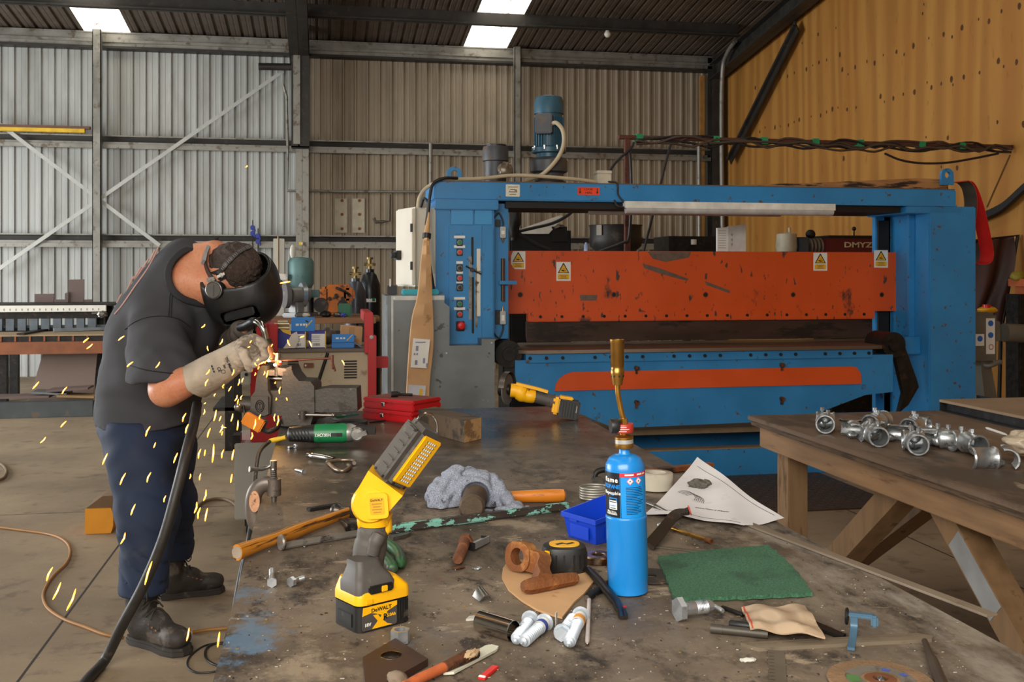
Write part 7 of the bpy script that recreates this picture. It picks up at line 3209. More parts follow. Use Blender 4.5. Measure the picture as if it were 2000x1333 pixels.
lag(1038, 1208, 1005, 1254, 'leftmost white lag screw, tip towards the camera')
lag(1068, 1214, 1019, 1257, 'second white lag screw from the left, wearing a blue and white paper tag', mat('tag_blue', '3a4fa0', .5))
lag(1096, 1242, 1121, 1206, 'third white lag screw, its hex head facing the camera')
lag(1136, 1200, 1109, 1262, 'rightmost white lag screw with a blue and orange tag near its head', mat('tag_orange', 'e8a030', .5))
m = M(mat('flared_label_scrap', 'd8cfc4', .7))
p = PZ(1088, 1222)
m.sheet(lambda a_, b_: (p.x - .004 + .006 * a_, p.y - .006 + .012 * a_, ZB + .001 + .022 * b_), 4, 4, .001)
solo('paper_scrap', m, 'thin curled paper scrap left of the third lag screw', 'paper')
X, L = fr2(1147, 1258, 1151, 1165, ZB + .0045)
m = M(mat('pale_rod', 'c0b4ae', .6, .1))
m.tube([(0, 0, 0), (.01, 0, 0), (L, 0, 0)], [.001, .004, .004], 10)
solo('pale_drill_rod', m, 'pale thin pointed rod right of the lag screws', 'rod', X=X)

# ---- cardboard disc with rusty forging, tape measure
ol = [(980, 1132), (982, 1115), (990, 1103), (1010, 1098), (1060, 1100), (1120, 1108), (1163, 1136), (1140, 1165), (1122, 1180), (1098, 1211), (1080, 1206), (1050, 1196), (1020, 1178), (993, 1156)]
p0_ = PZ(1060, 1150)
m = M(card)
m.prism([((PZ(u, v) - p0_).x, (PZ(u, v) - p0_).y) for u, v in ol], 0, .004)
solo('cardboard_disc', m, 'torn round piece of brown cardboard under the rusty forging', 'cardboard', X=T((p0_.x, p0_.y, ZB + E_)))
zc = ZB + .0055
rf = mat('orange_rust', '7d4a24', .75, .2, .3, 16, 'a8733a', .58, 14, bump=.4, bs=90)
fo = thing('rusty_forging', 'rusty forged bracket with an eye and a T foot on the cardboard disc', 'bracket', PZ(1070, 1150, zc))
m = M(rf)
ce = PZ(1020, 1120, zc) + V((0, .012, .032))
nrm = V((-.75, -.62, .15)).normalized()
m.at(frame(ce, nrm) @ Matrix.Rotation(R(90), 4, 'Y'))
m.prism(rrect(.06, .064, .024, 5), -.014, .014, [circ(.0175, 22)])
m.at()
ft0, ft1 = PZ(1021, 1163, zc), PZ(1128, 1143, zc)
mid_ = ft0 + (ft1 - ft0) * .3
m.strap(spl([ce + V((.012, -.01, -.004)), ce + V((.034, -.045, -.006)), mid_ + V((.008, .035, .022)), mid_ + V((.006, .004, .016))], 5), .044, .026, nrm)
part('eye_arm', m, fo, w=True)
m = M(rf)
m.tube(spl([ft0 + V((0, 0, .015)), ft0 + (ft1 - ft0) * .25 + V((0, 0, .0155)), ft0 + (ft1 - ft0) * .6 + V((0, 0, .0155)), ft0 + (ft1 - ft0) * .88 + V((0, 0, .0145)), ft1 + V((0, 0, .013))], 4), [.010, .014, .0155, .016, .016, .0155, .015, .015, .0145, .014, .0135, .013, .0125, .012, .0115, .011, .007], 7)
part('foot', m, fo, w=True)
tm0 = PZ(1102, 1122)
X = T((tm0.x + .004, tm0.y + .016, ZB + E_ + .001), -8)
tmz = thing('tape_measure', 'black and yellow tape measure lying flat on the bench behind the rusty forging', 'tape measure', X=X)
rub = mat('tape_rubber', '22211f', .5, 0, .2, 20, '3c3732', .6, 18)
m = M(rub)
out = [(.047 * math.copysign(abs(math.cos(a)) ** .75, math.cos(a)), .038 * math.copysign(abs(math.sin(a)) ** .75, math.sin(a))) for a in [i * math.pi / 18 for i in range(36)]]
lv = [(.9, 0), (1, .006), (1.02, .026), (1, .046), (.94, .054), (.8, .057)]
vs = [(x * s_, y * s_, z) for s_, z in lv for x, y in out]
n_ = 36
fs = [tuple(range(n_))[::-1], tuple(5 * n_ + j for j in range(n_))]
for r__ in range(5):
    fs += [(r__ * n_ + j, r__ * n_ + (j + 1) % n_, (r__ + 1) * n_ + (j + 1) % n_, (r__ + 1) * n_ + j) for j in range(n_)]
m.add(vs, fs)
m.use(dark_gap)
for i in range(10):
    a = R(200 + i * 17)
    x, y = .0475 * math.copysign(abs(math.cos(a)) ** .75, math.cos(a)), .0385 * math.copysign(abs(math.sin(a)) ** .75, math.sin(a))
    m.box((x, y, .028), (.004, .002, .03), .0008, rz=math.degrees(a) + 90)
part('case', m, tmz)
m = M(dw_yellow)
m.prism([(x * .68, y * .7) for x, y in out], .0565, .0582)
m.use(sign_black)
m.prism([(-.02, -.004), (-.004, .006), (.004, -.002), (.018, .008), (.022, .002), (.006, -.01), (-.002, -.002), (-.016, -.012)], .0582, .0587)
m.use(dw_yellow)
m.box((-.0385, -.0305, .03), (.012, .004, .042), .001, rz=-40)
part('yellow_sticker', m, tmz)
m = M(bare_steel)
m.box((-.048, -.024, .012), (.008, .016, .012), .001)
part('blade_hook', m, tmz)

# ---- ring, dark spanner tools, blue bin
p = PZ(1168, 1098)
m = M(mat('heat_stained_steel', 'a08a74', .25, .9, .2, 12, '6a4028', .52, 14))
m.lathe([(.0135, .002), (.0135, .014), (.016, .016), (.031, .016), (.0345, .013), (.0345, .003), (.033, 0), (.0155, 0), (.0135, .002)], 36)
solo('steel_ring', m, 'thick heat-stained steel ring beside the propane cylinder', 'ring', X=T((p.x, p.y, ZB + E_)))
m = M(mat('black_spanner', '2b2725', .4, .6, .2, 14))
X, L = fr2(1147, 1112, 1216, 1208, ZB + .005)
inv = X.inverted()
pts = [inv @ PZ(u, v, ZB + h) for u, v, h in ((1147, 1112, .012), (1165, 1130, .014), (1190, 1160, .012), (1204, 1178, .007), (1211, 1195, .005), (1214, 1207, .005))]
m.tube(spl(pts, 4), [.008] * 4 + [.009] * 8 + [.0075] * 4 + [.005] * 5, 12, sq=(.6, 1.2))
m.tube(spl([pts[3], pts[4] + V((0, .008, 0)), pts[5] + V((.0, .008, 0))], 4), .004, 8)
solo('cranked_spanner', m, 'cranked black spanner leaning in front of the propane cylinder', 'spanner', X=X)
X, L = fr2(1146, 1168, 1196, 1134, ZB + .0085)
m = M(dark_steel)
m.tube([(0, 0, 0), (.004, 0, 0), (L * .5, 0, 0), (L, 0, 0)], [.005, .0075, .0075, .006], 14)
m.use(bare_steel)
m.cyl((-.0008, 0, 0), (.0004, 0, 0), .005)
solo('punch', m, 'short dark punch lying under the cranked spanner', 'punch', X=X)
A0, A1 = PZ(1108, 1049), PZ(1156, 1064)
X = frame(A0 + V((0, 0, E_)), A1 - A0)
bw, bd, bh = (A1 - A0).length * 1.15, .13, .06
bn = thing('storage_bin', 'blue plastic storage bin left of the propane cylinder, holding grey metal pieces', 'bin', X=X)
binm = mat('bin_blue', '0b3fc4', .35, 0, .06, 8)
m = M(binm)
fl = .008


def bring(o_, z): return [(-o_, -o_, z), (bw + o_, -o_, z), (bw + o_, bd + o_, z), (-o_, bd + o_, z)]


rings = [bring(-.002, 0), bring(fl * .7, bh * .8), bring(fl + .003, bh * .82), bring(fl + .003, bh), bring(fl - .0005, bh), bring(fl * .6, bh * .8), bring(-.0035, .004)]
vs = [p_ for rg in rings for p_ in rg]
fs = [(3, 2, 1, 0), tuple(24 + j for j in range(4))]
for r__ in range(6):
    fs += [(r__ * 4 + j, r__ * 4 + (j + 1) % 4, (r__ + 1) * 4 + (j + 1) % 4, (r__ + 1) * 4 + j) for j in range(4)]
m.add(vs, fs)
m.box((bw * .5, -.0055, bh * .36), (bw * .66, .003, bh * .5), .001)
m.box((bw * .3, -.006, bh * .76), (bw * .3, .006, bh * .12), .002)
m.box((bw + .006, bd * .5, bh * .36), (.003, bd * .6, bh * .5), .001)
m.v = [(x, y, z + (.026 * max(0, (y - .03)) / bd if z > bh * .7 else 0)) for x, y, z in m.v]
part('tray', m, bn)
for i, (x, y, s_, ma) in enumerate(((.3, .5, .03, guard_grey), (.65, .55, .026, dark_steel), (.5, .8, .028, mat('slate_offcut', '3d4450', .4, .3)))):
    m = M(ma)
    m.box((0, 0, 0), (s_ * 1.5, s_, s_ * .6), .003, rz=20 * i)
    q = X @ V((bw * x, bd * y, .012 + .002 * i + s_ * .3))
    m.at()
    solo('metal_offcut', m, ('pale grey off-cut in the front of the blue bin', 'dark off-cut at the right inside the blue bin', 'slate-coloured off-cut at the back of the blue bin')[i], 'offcut', 'off-cuts in the blue bin', X=T(q))
m = M(mat('wire_grey', 'a8a49a', .4, .6))
p = PZ(1172, 985)
for i in range(5):
    m.tube([(p.x + .04 * math.cos(a), p.y + .06 + .035 * math.sin(a), ZB + .006 + .007 * i) for a in [k_ * math.pi / 10 for k_ in range(20)]], .003, 6, closed=True)
solo('wire_coil', m, 'small coil of grey wire behind the blue bin', 'wire', sharp=60)
m = M(dark_steel)
p = PZ(1172, 945)
m.tube(spl([(p.x - .02, p.y, ZB + .012), (p.x - .01, p.y, ZB + .035), (p.x + .02, p.y, ZB + .04), (p.x + .04, p.y, ZB + .02), (p.x + .04, p.y, ZB + .01)], 5), .009, 10)
m.use(bare_steel)
m.box((p.x - .01, p.y - .01, ZB + .012), (.03, .02, .022), .004)
solo('shackle', m, 'dark bent shackle behind the propane cylinder, left side', 'shackle')

# ---- tape roll, papers, dirt, pry bar, brass bolt, rusty strip
p = PZ(1288, 962)
m = M(mat('clear_tape_roll', 'b9b1a0', .3, 0, .1, 10, '8d8371', .66, 14))
m.lathe([(.027, .003), (.027, .047), (.029, .049), (.046, .049), (.049, .047), (.049, .002), (.046, 0), (.029, 0), (.027, .003)], 40)
solo('tape_roll', m, 'roll of dirty clear packing tape behind the propane cylinder', 'tape', X=T((p.x, p.y + .03, ZB + .003)))
pap = mat('drawing_paper', 'dcd8d8', .8, 0, .05, 6, 'b3a898', .6, 7, soft=.15)


def pap_f(a_, b_):
    P00, P10, P11, P01 = PZ(1258, 1008, ZB), PZ(1452, 1034, ZB), PZ(1532, 1020, ZB), PZ(1362, 930, ZB)
    p_ = (P00 * (1 - a_) + P10 * a_) * (1 - b_) + (P01 * (1 - a_) + P11 * a_) * b_
    lift = .055 * b_ ** 2 * (1 - a_) ** 1.2 + .004 + .006 * math.sin(a_ * 5 + b_ * 3) ** 2 + .01 * math.sin(a_ * 3.1) * (1 - b_) ** 2 * .5
    return p_ + V((0, 0, lift))


m = M(pap)
m.sheet(pap_f, 26, 18, .0006)
m.use(mat('pencil_grey', '5a5654', .8))
for k_ in range(2):
    ln = [V(pap_f(.06 + .88 * i / 12, .9 - .82 * k_)) + V((0, 0, .0012)) for i in range(13)]
    m.strap(ln, .0012, .0004, (0, 0, 1))
for k_ in range(6):
    ln = [V(pap_f(.2 + .02 * k_ + .1 * math.cos(i * .5), .42 + .1 * math.sin(i * .5))) + V((0, 0, .0014)) for i in range(7)]
    m.strap(ln, .0012, .0004, (0, 0, 1))
q0, q1 = V(pap_f(.42, .3)), V(pap_f(.62, .34))
m.text('FABRICATION & DRAFT', .011, frame(V(pap_f(.52, .32)) + V((0, 0, .0022)), q1 - q0), .0002)
solo('drawing_sheet', m, 'large creased white drawing sheet with its corner lifted, behind the green pad', 'paper', sharp=70)
m = M(mat('grey_dirt', '5f5a52', .95, 0, .3, 40, bump=.5, bs=120))
pc_ = V(pap_f(.22, .66))
for i, (dx, dy, r_) in enumerate(((0, 0, .02), (.02, .006, .016), (-.014, .006, .014), (.008, -.014, .014), (.03, .004, .01), (-.004, .018, .014))):
    m.rock(pc_ + V((dx, dy, .008)), (r_, r_ * .9, r_ * .75), i, .5, 2.5)
solo('dirt_clump', m, 'clump of grey dirt lying on the white drawing sheet', 'dirt')
m = M(mat('pry_bar', '3d352f', .5, .5, .2, 10, '5f4c3c', .6, 12))
a_, b_, c_ = PZ(1268, 1066, ZB + .012), PZ(1318, 1008, ZB + .03), PZ(1346, 998, ZB + .044)
m.strap(spl([a_, a_ + (b_ - a_) * .5, b_, c_], 5), .026, .008, (.3, -.5, .8))
m.use(mat('red_tip', 'c0483c', .5))
d_ = (c_ - b_).normalized()
m.strap([c_, c_ + d_ * .003], .0265, .0085, (.3, -.5, .8))
solo('pry_bar', m, 'dark bent pry bar leaning up from behind the propane cylinder to the paper', 'bar')
o, L = onb('brass_rod', 'long brass-coloured bolt lying in front of the drawing sheet', 'bolt', 1306, 1036, 1390, 1064, .007)
m = M(brass)
m.cyl((0, 0, 0), (L, 0, 0), .0042, n=12)
m.prism(hexa(.0085), -.005, .003, X=T((0, 0, .001), 0, 0, 90))
m.use(mat('copper_brown', '7a4e30', .5, .5))
m.cyl((L - .02, 0, 0), (L, 0, 0), .0065, n=12)
part('shank', m, o)
m = M(zinc)
p = PZ(1290, 1034)
m.rock((p.x, p.y, ZB + .008), (.009, .008, .007), 4, .3)
solo('shiny_bead', m, 'small shiny metal bead left of the brass bolt', 'part')
X, L = fr2(1205, 928, 1390, 908, ZB + .012)
m = M(mat('copper_rust_strip', '8a4f2c', .5, .4, .35, 10, '2e2420', .5, 9))
m.prism([(0, -.02), (L, -.012), (L, .014), (L * .4, .02), (.03, .016)], -.008, .006)
solo('rusty_strip', m, 'rusty orange-brown strip lying behind the tape roll', 'strip', X=X)
X, L = fr2(1255, 980, 1308, 1000, ZB + .012)
m = M(bare_steel)
m.tube([(0, 0, 0), (L * .5, 0, 0), (L, 0, -.004)], [.005, .006, .003], 10)
solo('thin_lever', m, 'thin grey lever between the propane cylinder and the tape roll', 'lever', X=X)
X, L = fr2(1280, 1068, 1372, 1078, ZB + .002)
m = M(mat('dull_strip', '6d6456', .5, .4))
m.box((L / 2, 0, 0), (L, .014, .002))
solo('steel_rule', m, 'narrow dull steel rule lying behind the green scouring pad', 'ruler', X=X)
p = PZ(1262, 1138)
m = M(mat('dark_disc', '3a322c', .7, .1, .2, 14, '7a6a50', .62, 9))
m.lathe([(.012, .001), (.012, .004), (.052, .004), (.053, .002), (.052, 0), (.012, 0)], 40)
solo('worn_cutting_disc', m, 'dark worn cutting disc lying under the propane cylinder and green pad', 'disc', X=T((p.x + .02, p.y + .03, ZB + .0004)))

# ---- green pad
gm = bpy.data.materials.new('green_scouring_fibre')
t = NT(gm)
co = t.coord()
c = t.ramp(t.noise(co, 220, 4, .7), [(.3, lin('27452f')), (.5, lin('3d6a4d')), (.7, lin('517f60'))])
c = t.mix(t.math('MULTIPLY', t.step(t.noise(co, 9, 5), .52, .68), .6), c, lin('24382a'))
t.l(c, t.b.inputs['Base Color'])
t.b.inputs['Roughness'].default_value = .95
t.bump(t.noise(co, 260, 4, .7), .8, .004)
q00, q10, q11, q01 = PZ(1318, 1180), PZ(1587, 1168), PZ(1500, 1072), PZ(1284, 1096)
rg = random.Random(9)


def pad(a_, b_):
    p_ = (q00 * (1 - a_) + q10 * a_) * (1 - b_) + (q01 * (1 - a_) + q11 * a_) * b_
    e = .0018 * math.sin(a_ * 47) * (b_ < .01 or b_ > .99) + .002 * math.sin(b_ * 39) * (a_ < .01 or a_ > .99)
    return p_ + V((e + .01 * math.sin(b_ * 3.1) * (a_ > .5), e, .0095 + .002 * math.sin(a_ * 4) * b_))


m = M(gm)
m.sheet(pad, 60, 30, .0075)
solo('scouring_pad', m, 'green scouring pad lying right of the propane cylinder', 'pad', sharp=60)

# ---- things at the right front
X, L = fr2(1424, 1219, 1500, 1228, ZB + .0085)
m = M(black_plastic)
m.tube([(0, 0, 0), (.003, 0, 0), (.04, 0, 0), (.041, 0, 0), (L, 0, 0)], [.005, .0072, .0078, .007, .007], 16)
solo('marker_pen', m, 'black marker pen poking out from under the grip-seal bag', 'pen', X=X)
X, L = fr2(1388, 1228, 1500, 1240, ZB + .0085)
m = M(mat('dark_tube', '4a443c', .5, .3))
m.cyl((.02, 0, 0), (L, 0, 0), .0075)
m.cyl((0, 0, 0), (.021, 0, 0), .0082)
solo('dark_rod', m, 'dark brown rod poking out beside the black marker pen', 'rod', X=X)
X, L = fr2(1476, 1265, 1822, 1246, ZB + .003)
m = M(mat('scratched_flat_bar', '9a8c78', .4, .6, .2, 10, '4a4036', .6, 9, st=(.3, 1.5, 1)))
m.prism([(0, -.012), (L * .97, -.013), (L, .0), (L * .94, .017), (-.02, .017)], -.003, .003)
m.use(mat('bright_scratch', 'a89c8c', .3, .8))
m.box((L * .45, .006, .0031), (L * .9, .0016, .0004))
solo('flat_bar', m, 'scratched steel flat bar lying in front of the grip-seal bag', 'bar', X=X)
bgm = mat('grip_seal_plastic', 'b9a084', .35, 0, .1, 12, '9a8468', .58, 14)
g00, g10, g11, g01 = PZ(1465, 1250), PZ(1612, 1264), PZ(1572, 1203), PZ(1448, 1204)


def bagf(a_, b_):
    p_ = (g00 * (1 - a_) + g10 * a_) * (1 - b_) + (g01 * (1 - a_) + g11 * a_) * b_
    e = min(a_, 1 - a_, b_, 1 - b_)
    return p_ + V((0, 0, .0185 + .006 * min(1, e * 6) + .003 * math.sin(a_ * 11 + b_ * 5) + .002 * math.sin(b_ * 13)))


m = M(bgm)
m.sheet(bagf, 30, 18, .003)
m.use(mat('red_seal_line', 'cf4a3c', .4))
m.strap([V(bagf(.035, b_ / 8)) + V((0, 0, .001)) for b_ in range(9)], .0028, .001, (0, 0, 1))
solo('grip_seal_bag', m, 'dusty tan grip-seal bag with a red seal line at the lower right', 'bag', sharp=60)
X, L = fr2(1560, 1210, 1655, 1240, ZB + .006)
m = M(mat('black_blade', '2e2a28', .3, .7))
m.prism([(0, -.016), (L * .9, -.018), (L, -.012), (L, -.004), (.0, .016)], -.003, .002)
solo('black_scraper', m, 'dark pointed scraper between the grip-seal bag and the blue clip', 'blade', X=X)
clip = mat('steel_blue_clip', '4a6a80', .45, .2, .12, 14, '3a4650', .6, 14)
X, L = fr2(1662, 1272, 1668, 1240, ZB + .001)
o = thing('blue_clip', 'bent blue-grey steel clip standing over the flat bar', 'clip', X=X)
m = M(clip)
m.strap(spl([(0, 0, .003), (L * .6, 0, .004), (L * .98, 0, .012), (L, 0, .03)], 4), .012, .005, [(0, 0, 1)] * 9 + [(-1, 0, .6)] * 4)
m.box((L * 1.02, -.012, .034), (.014, .044, .008), .002)
m.box((L * .96, -.034, .028), (.012, .012, .02), .003)
part('bracket', m, o)
m = M(dark_steel)
m.tube([(L * 1.02 + .012 * math.cos(a_), .012, .03 + .012 * math.sin(a_)) for a_ in [i * math.pi / 8 for i in range(16)]], .0028, 8, closed=True)
part('ring', m, o)
p = PZ(1720, 1338)
m = M(mat('grinding_disc_tan', '86684a', .85, 0, .25, 30, '5f4a38', .56, 9, bump=.4, bs=200))
m.lathe([(.016, .004), (.016, .008), (.026, .009), (.03, .0075), (.078, .0075), (.0795, .005), (.078, .002), (.016, .002)], 56)
m.use(mat('disc_label_grey', '6f675c', .7, 0, .2, 20, '4a4238', .55, 20))
m.lathe([(.029, .0078), (.052, .0078), (.052, .0083), (.029, .0083)], 48)
m.use(mat('disc_green', '4f7a3e', .7))
m.lathe([(.032, .0084), (.05, .0084), (.05, .0088), (.032, .0088)], 8, a0=150, a1=185)
m.use(mat('disc_blue', '4a5aa8', .7))
m.lathe([(.034, .0084), (.044, .0084), (.044, .0088), (.034, .0088)], 4, a0=40, a1=58)
m.lathe([(.038, .0084), (.048, .0084), (.048, .0088), (.038, .0088)], 4, a0=2, a1=16)
m.use(mat('rusty_boss', '7a4a2c', .7, .2))
m.lathe([(.0115, .003), (.0115, .0095), (.02, .0095), (.026, .0085), (.026, .0065)], 40)
solo('grinding_disc', m, 'tan grinding disc with green and blue label marks at the bottom right', 'disc', X=T((p.x, p.y, ZB + E_)))
m = M(bare_steel)
m.rock((p.x + .002, p.y + .003, ZB + .006), (.008, .007, .006), 6, .3)
solo('steel_pellet', m, 'small steel pellet in the hole of the tan grinding disc', 'part')
X, L = fr2(1806, 1253, 1846, 1352, ZB + .010)
m = M(mat('brown_punch', '4d4238', .5, .4, .2, 14))
m.tube([(0, 0, 0), (L * .3, 0, 0), (L * .4, 0, 0), (L, 0, 0)], [.005, .0055, .0085, .0095], 14)
solo('centre_punch', m, 'tapered dark punch at the bottom right edge', 'punch', X=X)
X, L = fr2(1520, 1352, 1516, 1272, ZB + .0012)
m = M(mat('dull_rule', '74695a', .45, .5, .12, 12))
m.box((L / 2, 0, 0), (L, .027, .0018))
m.use(dark_steel)
for i in range(12):
    m.box((L * i / 12, .008, .001), (.001, .008, .0002))
solo('steel_rule', m, 'dull steel rule running out at the bottom edge left of the grinding disc', 'ruler', X=X)
X, L = fr2(1462, 1024, 1938, 1203, ZB + .0035)
m = M(mat('dusty_flat_strip', '9a8c7a', .4, .5, .12, 8, '7a6c5c', .6, 7, st=(.3, 1, 1)))
m.box((L / 2, .0, 0), (L, .026, .005), .001)
solo('flat_strip', m, 'long pale flat steel strip overhanging the right edge of the bench', 'strip', X=X)

# ---- rusty bolt and clip left of the disc
X, L = fr2(894, 1094, 910, 1056, ZB + .0155)
o = thing('rusty_bolt', 'short rusty bolt stub standing alone left of the cardboard disc', 'bolt', X=X)
m = M(mat('brown_rust', '74482e', .8, .2, .3, 20, '96643c', .6, 18, bump=.4, bs=120))
m.prism(hexa(.0168), L - .018, L + .004, X=T((0, 0, 0), 0, 0, 90) @ Matrix.Rotation(R(30), 4, 'Z'))
part('head', m, o)
m = M(MATS['brown_rust'])
m.tube([(0, 0, 0), (.004, 0, 0), (L - .017, 0, 0)], [.0095, .012, .0125], 16)
part('shank', m, o)
X, L = fr2(920, 1068, 948, 1054, ZB + .010)
m = M(mat('cut_aluminium', 'b4b4ae', .35, .7, .15, 20))
m.box((L / 2, 0, 0), (L, .02, .006), .001)
m.box((L / 2, -.01, .002), (L, .003, .016), .0008)
m.use(dark_steel)
m.box((0, 0, 0), (.003, .022, .018), .0006)
m.box((L, 0, 0), (.004, .022, .016), .0006)
solo('aluminium_clip', m, 'small bright aluminium clip beside the rusty bolt stub', 'clip', X=X)
for (u, v, r_, ma, lab) in ((932, 1113, .008, zinc, 'tiny bright foil chip below the rusty bolt stub'), (897, 1112, .010, rust, 'small rusty flake below the rusty bolt stub'), (1461, 1293, .011, white_paint, 'white flake lying at the bottom right of the bench'), (1213, 1190, .008, MATS['bright_red_plastic'], 'tiny red chip at the foot of the propane cylinder')):
    p = PZ(u, v)
    m = M(ma)
    m.rock((p.x, p.y, ZB + .003), (r_ * 1.2, r_ * .7, .003), u, .4, 2)
    solo('flake', m, lab, 'chip', 'single chips on the bench')

# ---- green and black angle grinder, timber block, yellow angle grinder
X, L = fr2(560, 872, 716, 870, ZB + .004)
gg = thing('green_angle_grinder', 'green and black corded angle grinder lying in front of the vice', 'grinder', X=X)
k_ = L / .158
m = M(black_plastic)
m.tube([(0, .03, .038), (.006, .03, .038), (.05, .03, .04), (L * .34, .03, .04)], [.02, .027, .031, .034], 20)
for i in range(6):
    m.box((.02 + i * .012, .03 - .032, .04), (.004, .006, .036), .002, X=Matrix.Rotation(R(-20), 4, 'Y'))
part('rear_handle', m, gg)
m = M(mat('grinder_green', '1d7a48', .38, 0, .06, 8, '145a36', .66, 14))
m.tube([(L * .33, .03, .04), (L * .4, .03, .04), (L * .7, .03, .041), (L * .755, .03, .041)], [.0335, .0345, .036, .032], 24)
m.use(black_plastic)
m.box((L * .62, -.004, .04), (.045, .006, .018), .003)
m.use(dark_gap)
m.box((L * .66, -.007, .04), (.02, .004, .012), .001)
m.use(label_white)
m.text('HiKOKI', .017, Matrix.Translation((L * .455, -.0068, .04)) @ Matrix.Rotation(R(90), 4, 'X') @ Matrix.Rotation(R(180), 4, 'Z'), .0004, .02)
part('motor_housing', m, gg, label='green motor housing')
m = M(mat('cast_silver', '9d9a94', .35, .7, .15, 16, '5a5248', .62, 18))
m.tube([(L * .75, .03, .041), (L * .79, .03, .041), (L * .86, .03, .04)], [.035, .034, .027], 20)
m.lathe([(0, -.036), (.024, -.036), (.026, -.03), (.026, .03), (.02, .036), (0, .036)], 20, T((L * .88, .03, .04), 0, 90, 0))
m.use(dark_steel)
m.prism([(-.03, 0), (.06, -.004), (.06, .022), (.0, .03), (-.03, .02)], 0, .05, X=T((L * .9, .055, .04), 0, 90, 0))
m.use(bare_steel)
m.strap([(L * .86, -.004, .035), (L * 1.0, -.004, .047)], .018, .006, (0, -1, 0))
m.cyl((L * .86, -.008, .036), (L * .86, .002, .036), .013)
part('gear_head', m, gg)
m = M(mat('yellow_sleeve', 'd8b018', .5))
inv = WM[gg.name].inverted()
m.tube(spl([inv @ PD(u, v, 3.8) for u, v in ((558, 855), (545, 858), (526, 862))], 4), [.008] * 4 + [.009] * 4 + [.007], 10)
part('cable_sleeve', m, gg, label='yellow cable sleeve')
X, L = fr2(906, 866, 862, 852, ZB + .001)
m = M(mat('grimy_timber_block', '5a4a38', .7, 0, .25, 8, '332a22', .5, 6, st=(.4, 2, 2)))
a_, b_, c_ = PZ(907, 866), PZ(940, 858), PZ(858, 852)
e1, e2 = (b_ - a_), (c_ - a_)
e2 = e2 * 1.9
h_ = .082
vs = [a_, b_, b_ + e2, c_ + (e2 - (c_ - a_))]
vs = [a_, a_ + e1, a_ + e1 + e2, a_ + e2]
vs = [p_ + V((0, 0, E_)) for p_ in vs] + [p_ + V((0, 0, h_)) for p_ in vs]
m.add(vs, [(3, 2, 1, 0), (4, 5, 6, 7), (1, 2, 6, 5), (2, 3, 7, 6), (3, 0, 4, 7)])
m.use(mat('cut_timber_end', 'b08a5c', .75, 0, .2, 14, '7a5a3a', .52, 14))
m.add([vs[i] for i in (0, 1, 5, 4)], [(0, 1, 2, 3)])
solo('timber_block', m, 'grimy square timber block with a pale cut end behind the work light', 'block')

yd = 4.25
yg_ = thing('yellow_angle_grinder', 'yellow cordless angle grinder with a large guard at the far right corner of the bench', 'grinder', PZ(1045, 812))


def yp_(u, v, dd=0): return PD(u, v, 4.42 + dd)


m = M(mat('guard_steel', '6f6660', .3, .8, .2, 12))
gx = RY @ Matrix.Translation(RY.inverted() @ yp_(985, 771)) @ Matrix.Rotation(R(68), 4, 'Z') @ Matrix.Rotation(R(90), 4, 'X')
m.at(gx)
m.lathe([(.02, .002), (.074, .002), (.076, .004), (.076, .028), (.074, .028), (.074, .004), (.02, .004)], 36, a0=-20, a1=170)
m.use(MATS['grinding_wheel'])
m.lathe([(.01, .012), (.066, .012), (.066, .017), (.01, .017)], 36)
m.use(dark_steel)
m.lathe([(0, .018), (.022, .018), (.02, .03), (.01, .034), (0, .034)], 20)
m.lathe([(0, -.02), (.03, -.02), (.03, .01), (0, .01)], 20)
m.at()
part('guard_and_disc', m, yg_, w=True, label='curved grey guard with grinding disc')
m = M(dw_yellow)
m.tube(spl([yp_(997, 773), yp_(1012, 775), yp_(1026, 783), yp_(1046, 785)], 4), [.03] * 4 + [.036] * 4 + [.03] * 4 + [.027], 16)
m.strap([yp_(1008, 760, -.01), yp_(1050, 770, -.01), yp_(1070, 776, -.01)], .03, .012, (0, 0, 1))
part('gear_case', m, yg_, w=True, label='yellow gear case')
m = M(dw_grey)
m.tube(spl([yp_(1030, 782), yp_(1050, 787), yp_(1070, 792), yp_(1086, 797)], 4), [.027] * 4 + [.0265] * 4 + [.0275] * 4 + [.03], 18)
part('grip', m, yg_, w=True)
m = M(dw_yellow)
bxm = RY @ Matrix.Translation(RY.inverted() @ yp_(1086, 800)) @ Matrix.Rotation(R(9), 4, 'Y')
m.at(bxm)
m.box((0, 0, -.004), (.03, .07, .075), .008)
m.box((.04, .0, .034), (.06, .05, .012), .004)
m.at()
part('battery_foot', m, yg_, w=True)
m = M(dw_black)
m.at(bxm)
m.box((.058, .0, -.012), (.09, .075, .08), .008)
m.use(dark_gap)
for i in range(5):
    m.box((.03 + i * .012, -.0385, -.012), (.003, .003, .06))
m.use(bare_steel)
m.box((.088, -.0385, -.005), (.004, .002, .03))
m.at()
part('battery', m, yg_, w=True)
m = M(dw_yellow)
for o_ in [c_ for c_ in yg_.children]:
    pass
lowz = min((WM[yg_.name] @ v_.co).z for ch in yg_.children for v_ in ch.data.vertices)
yg_.location.z += ZB + .001 - lowz

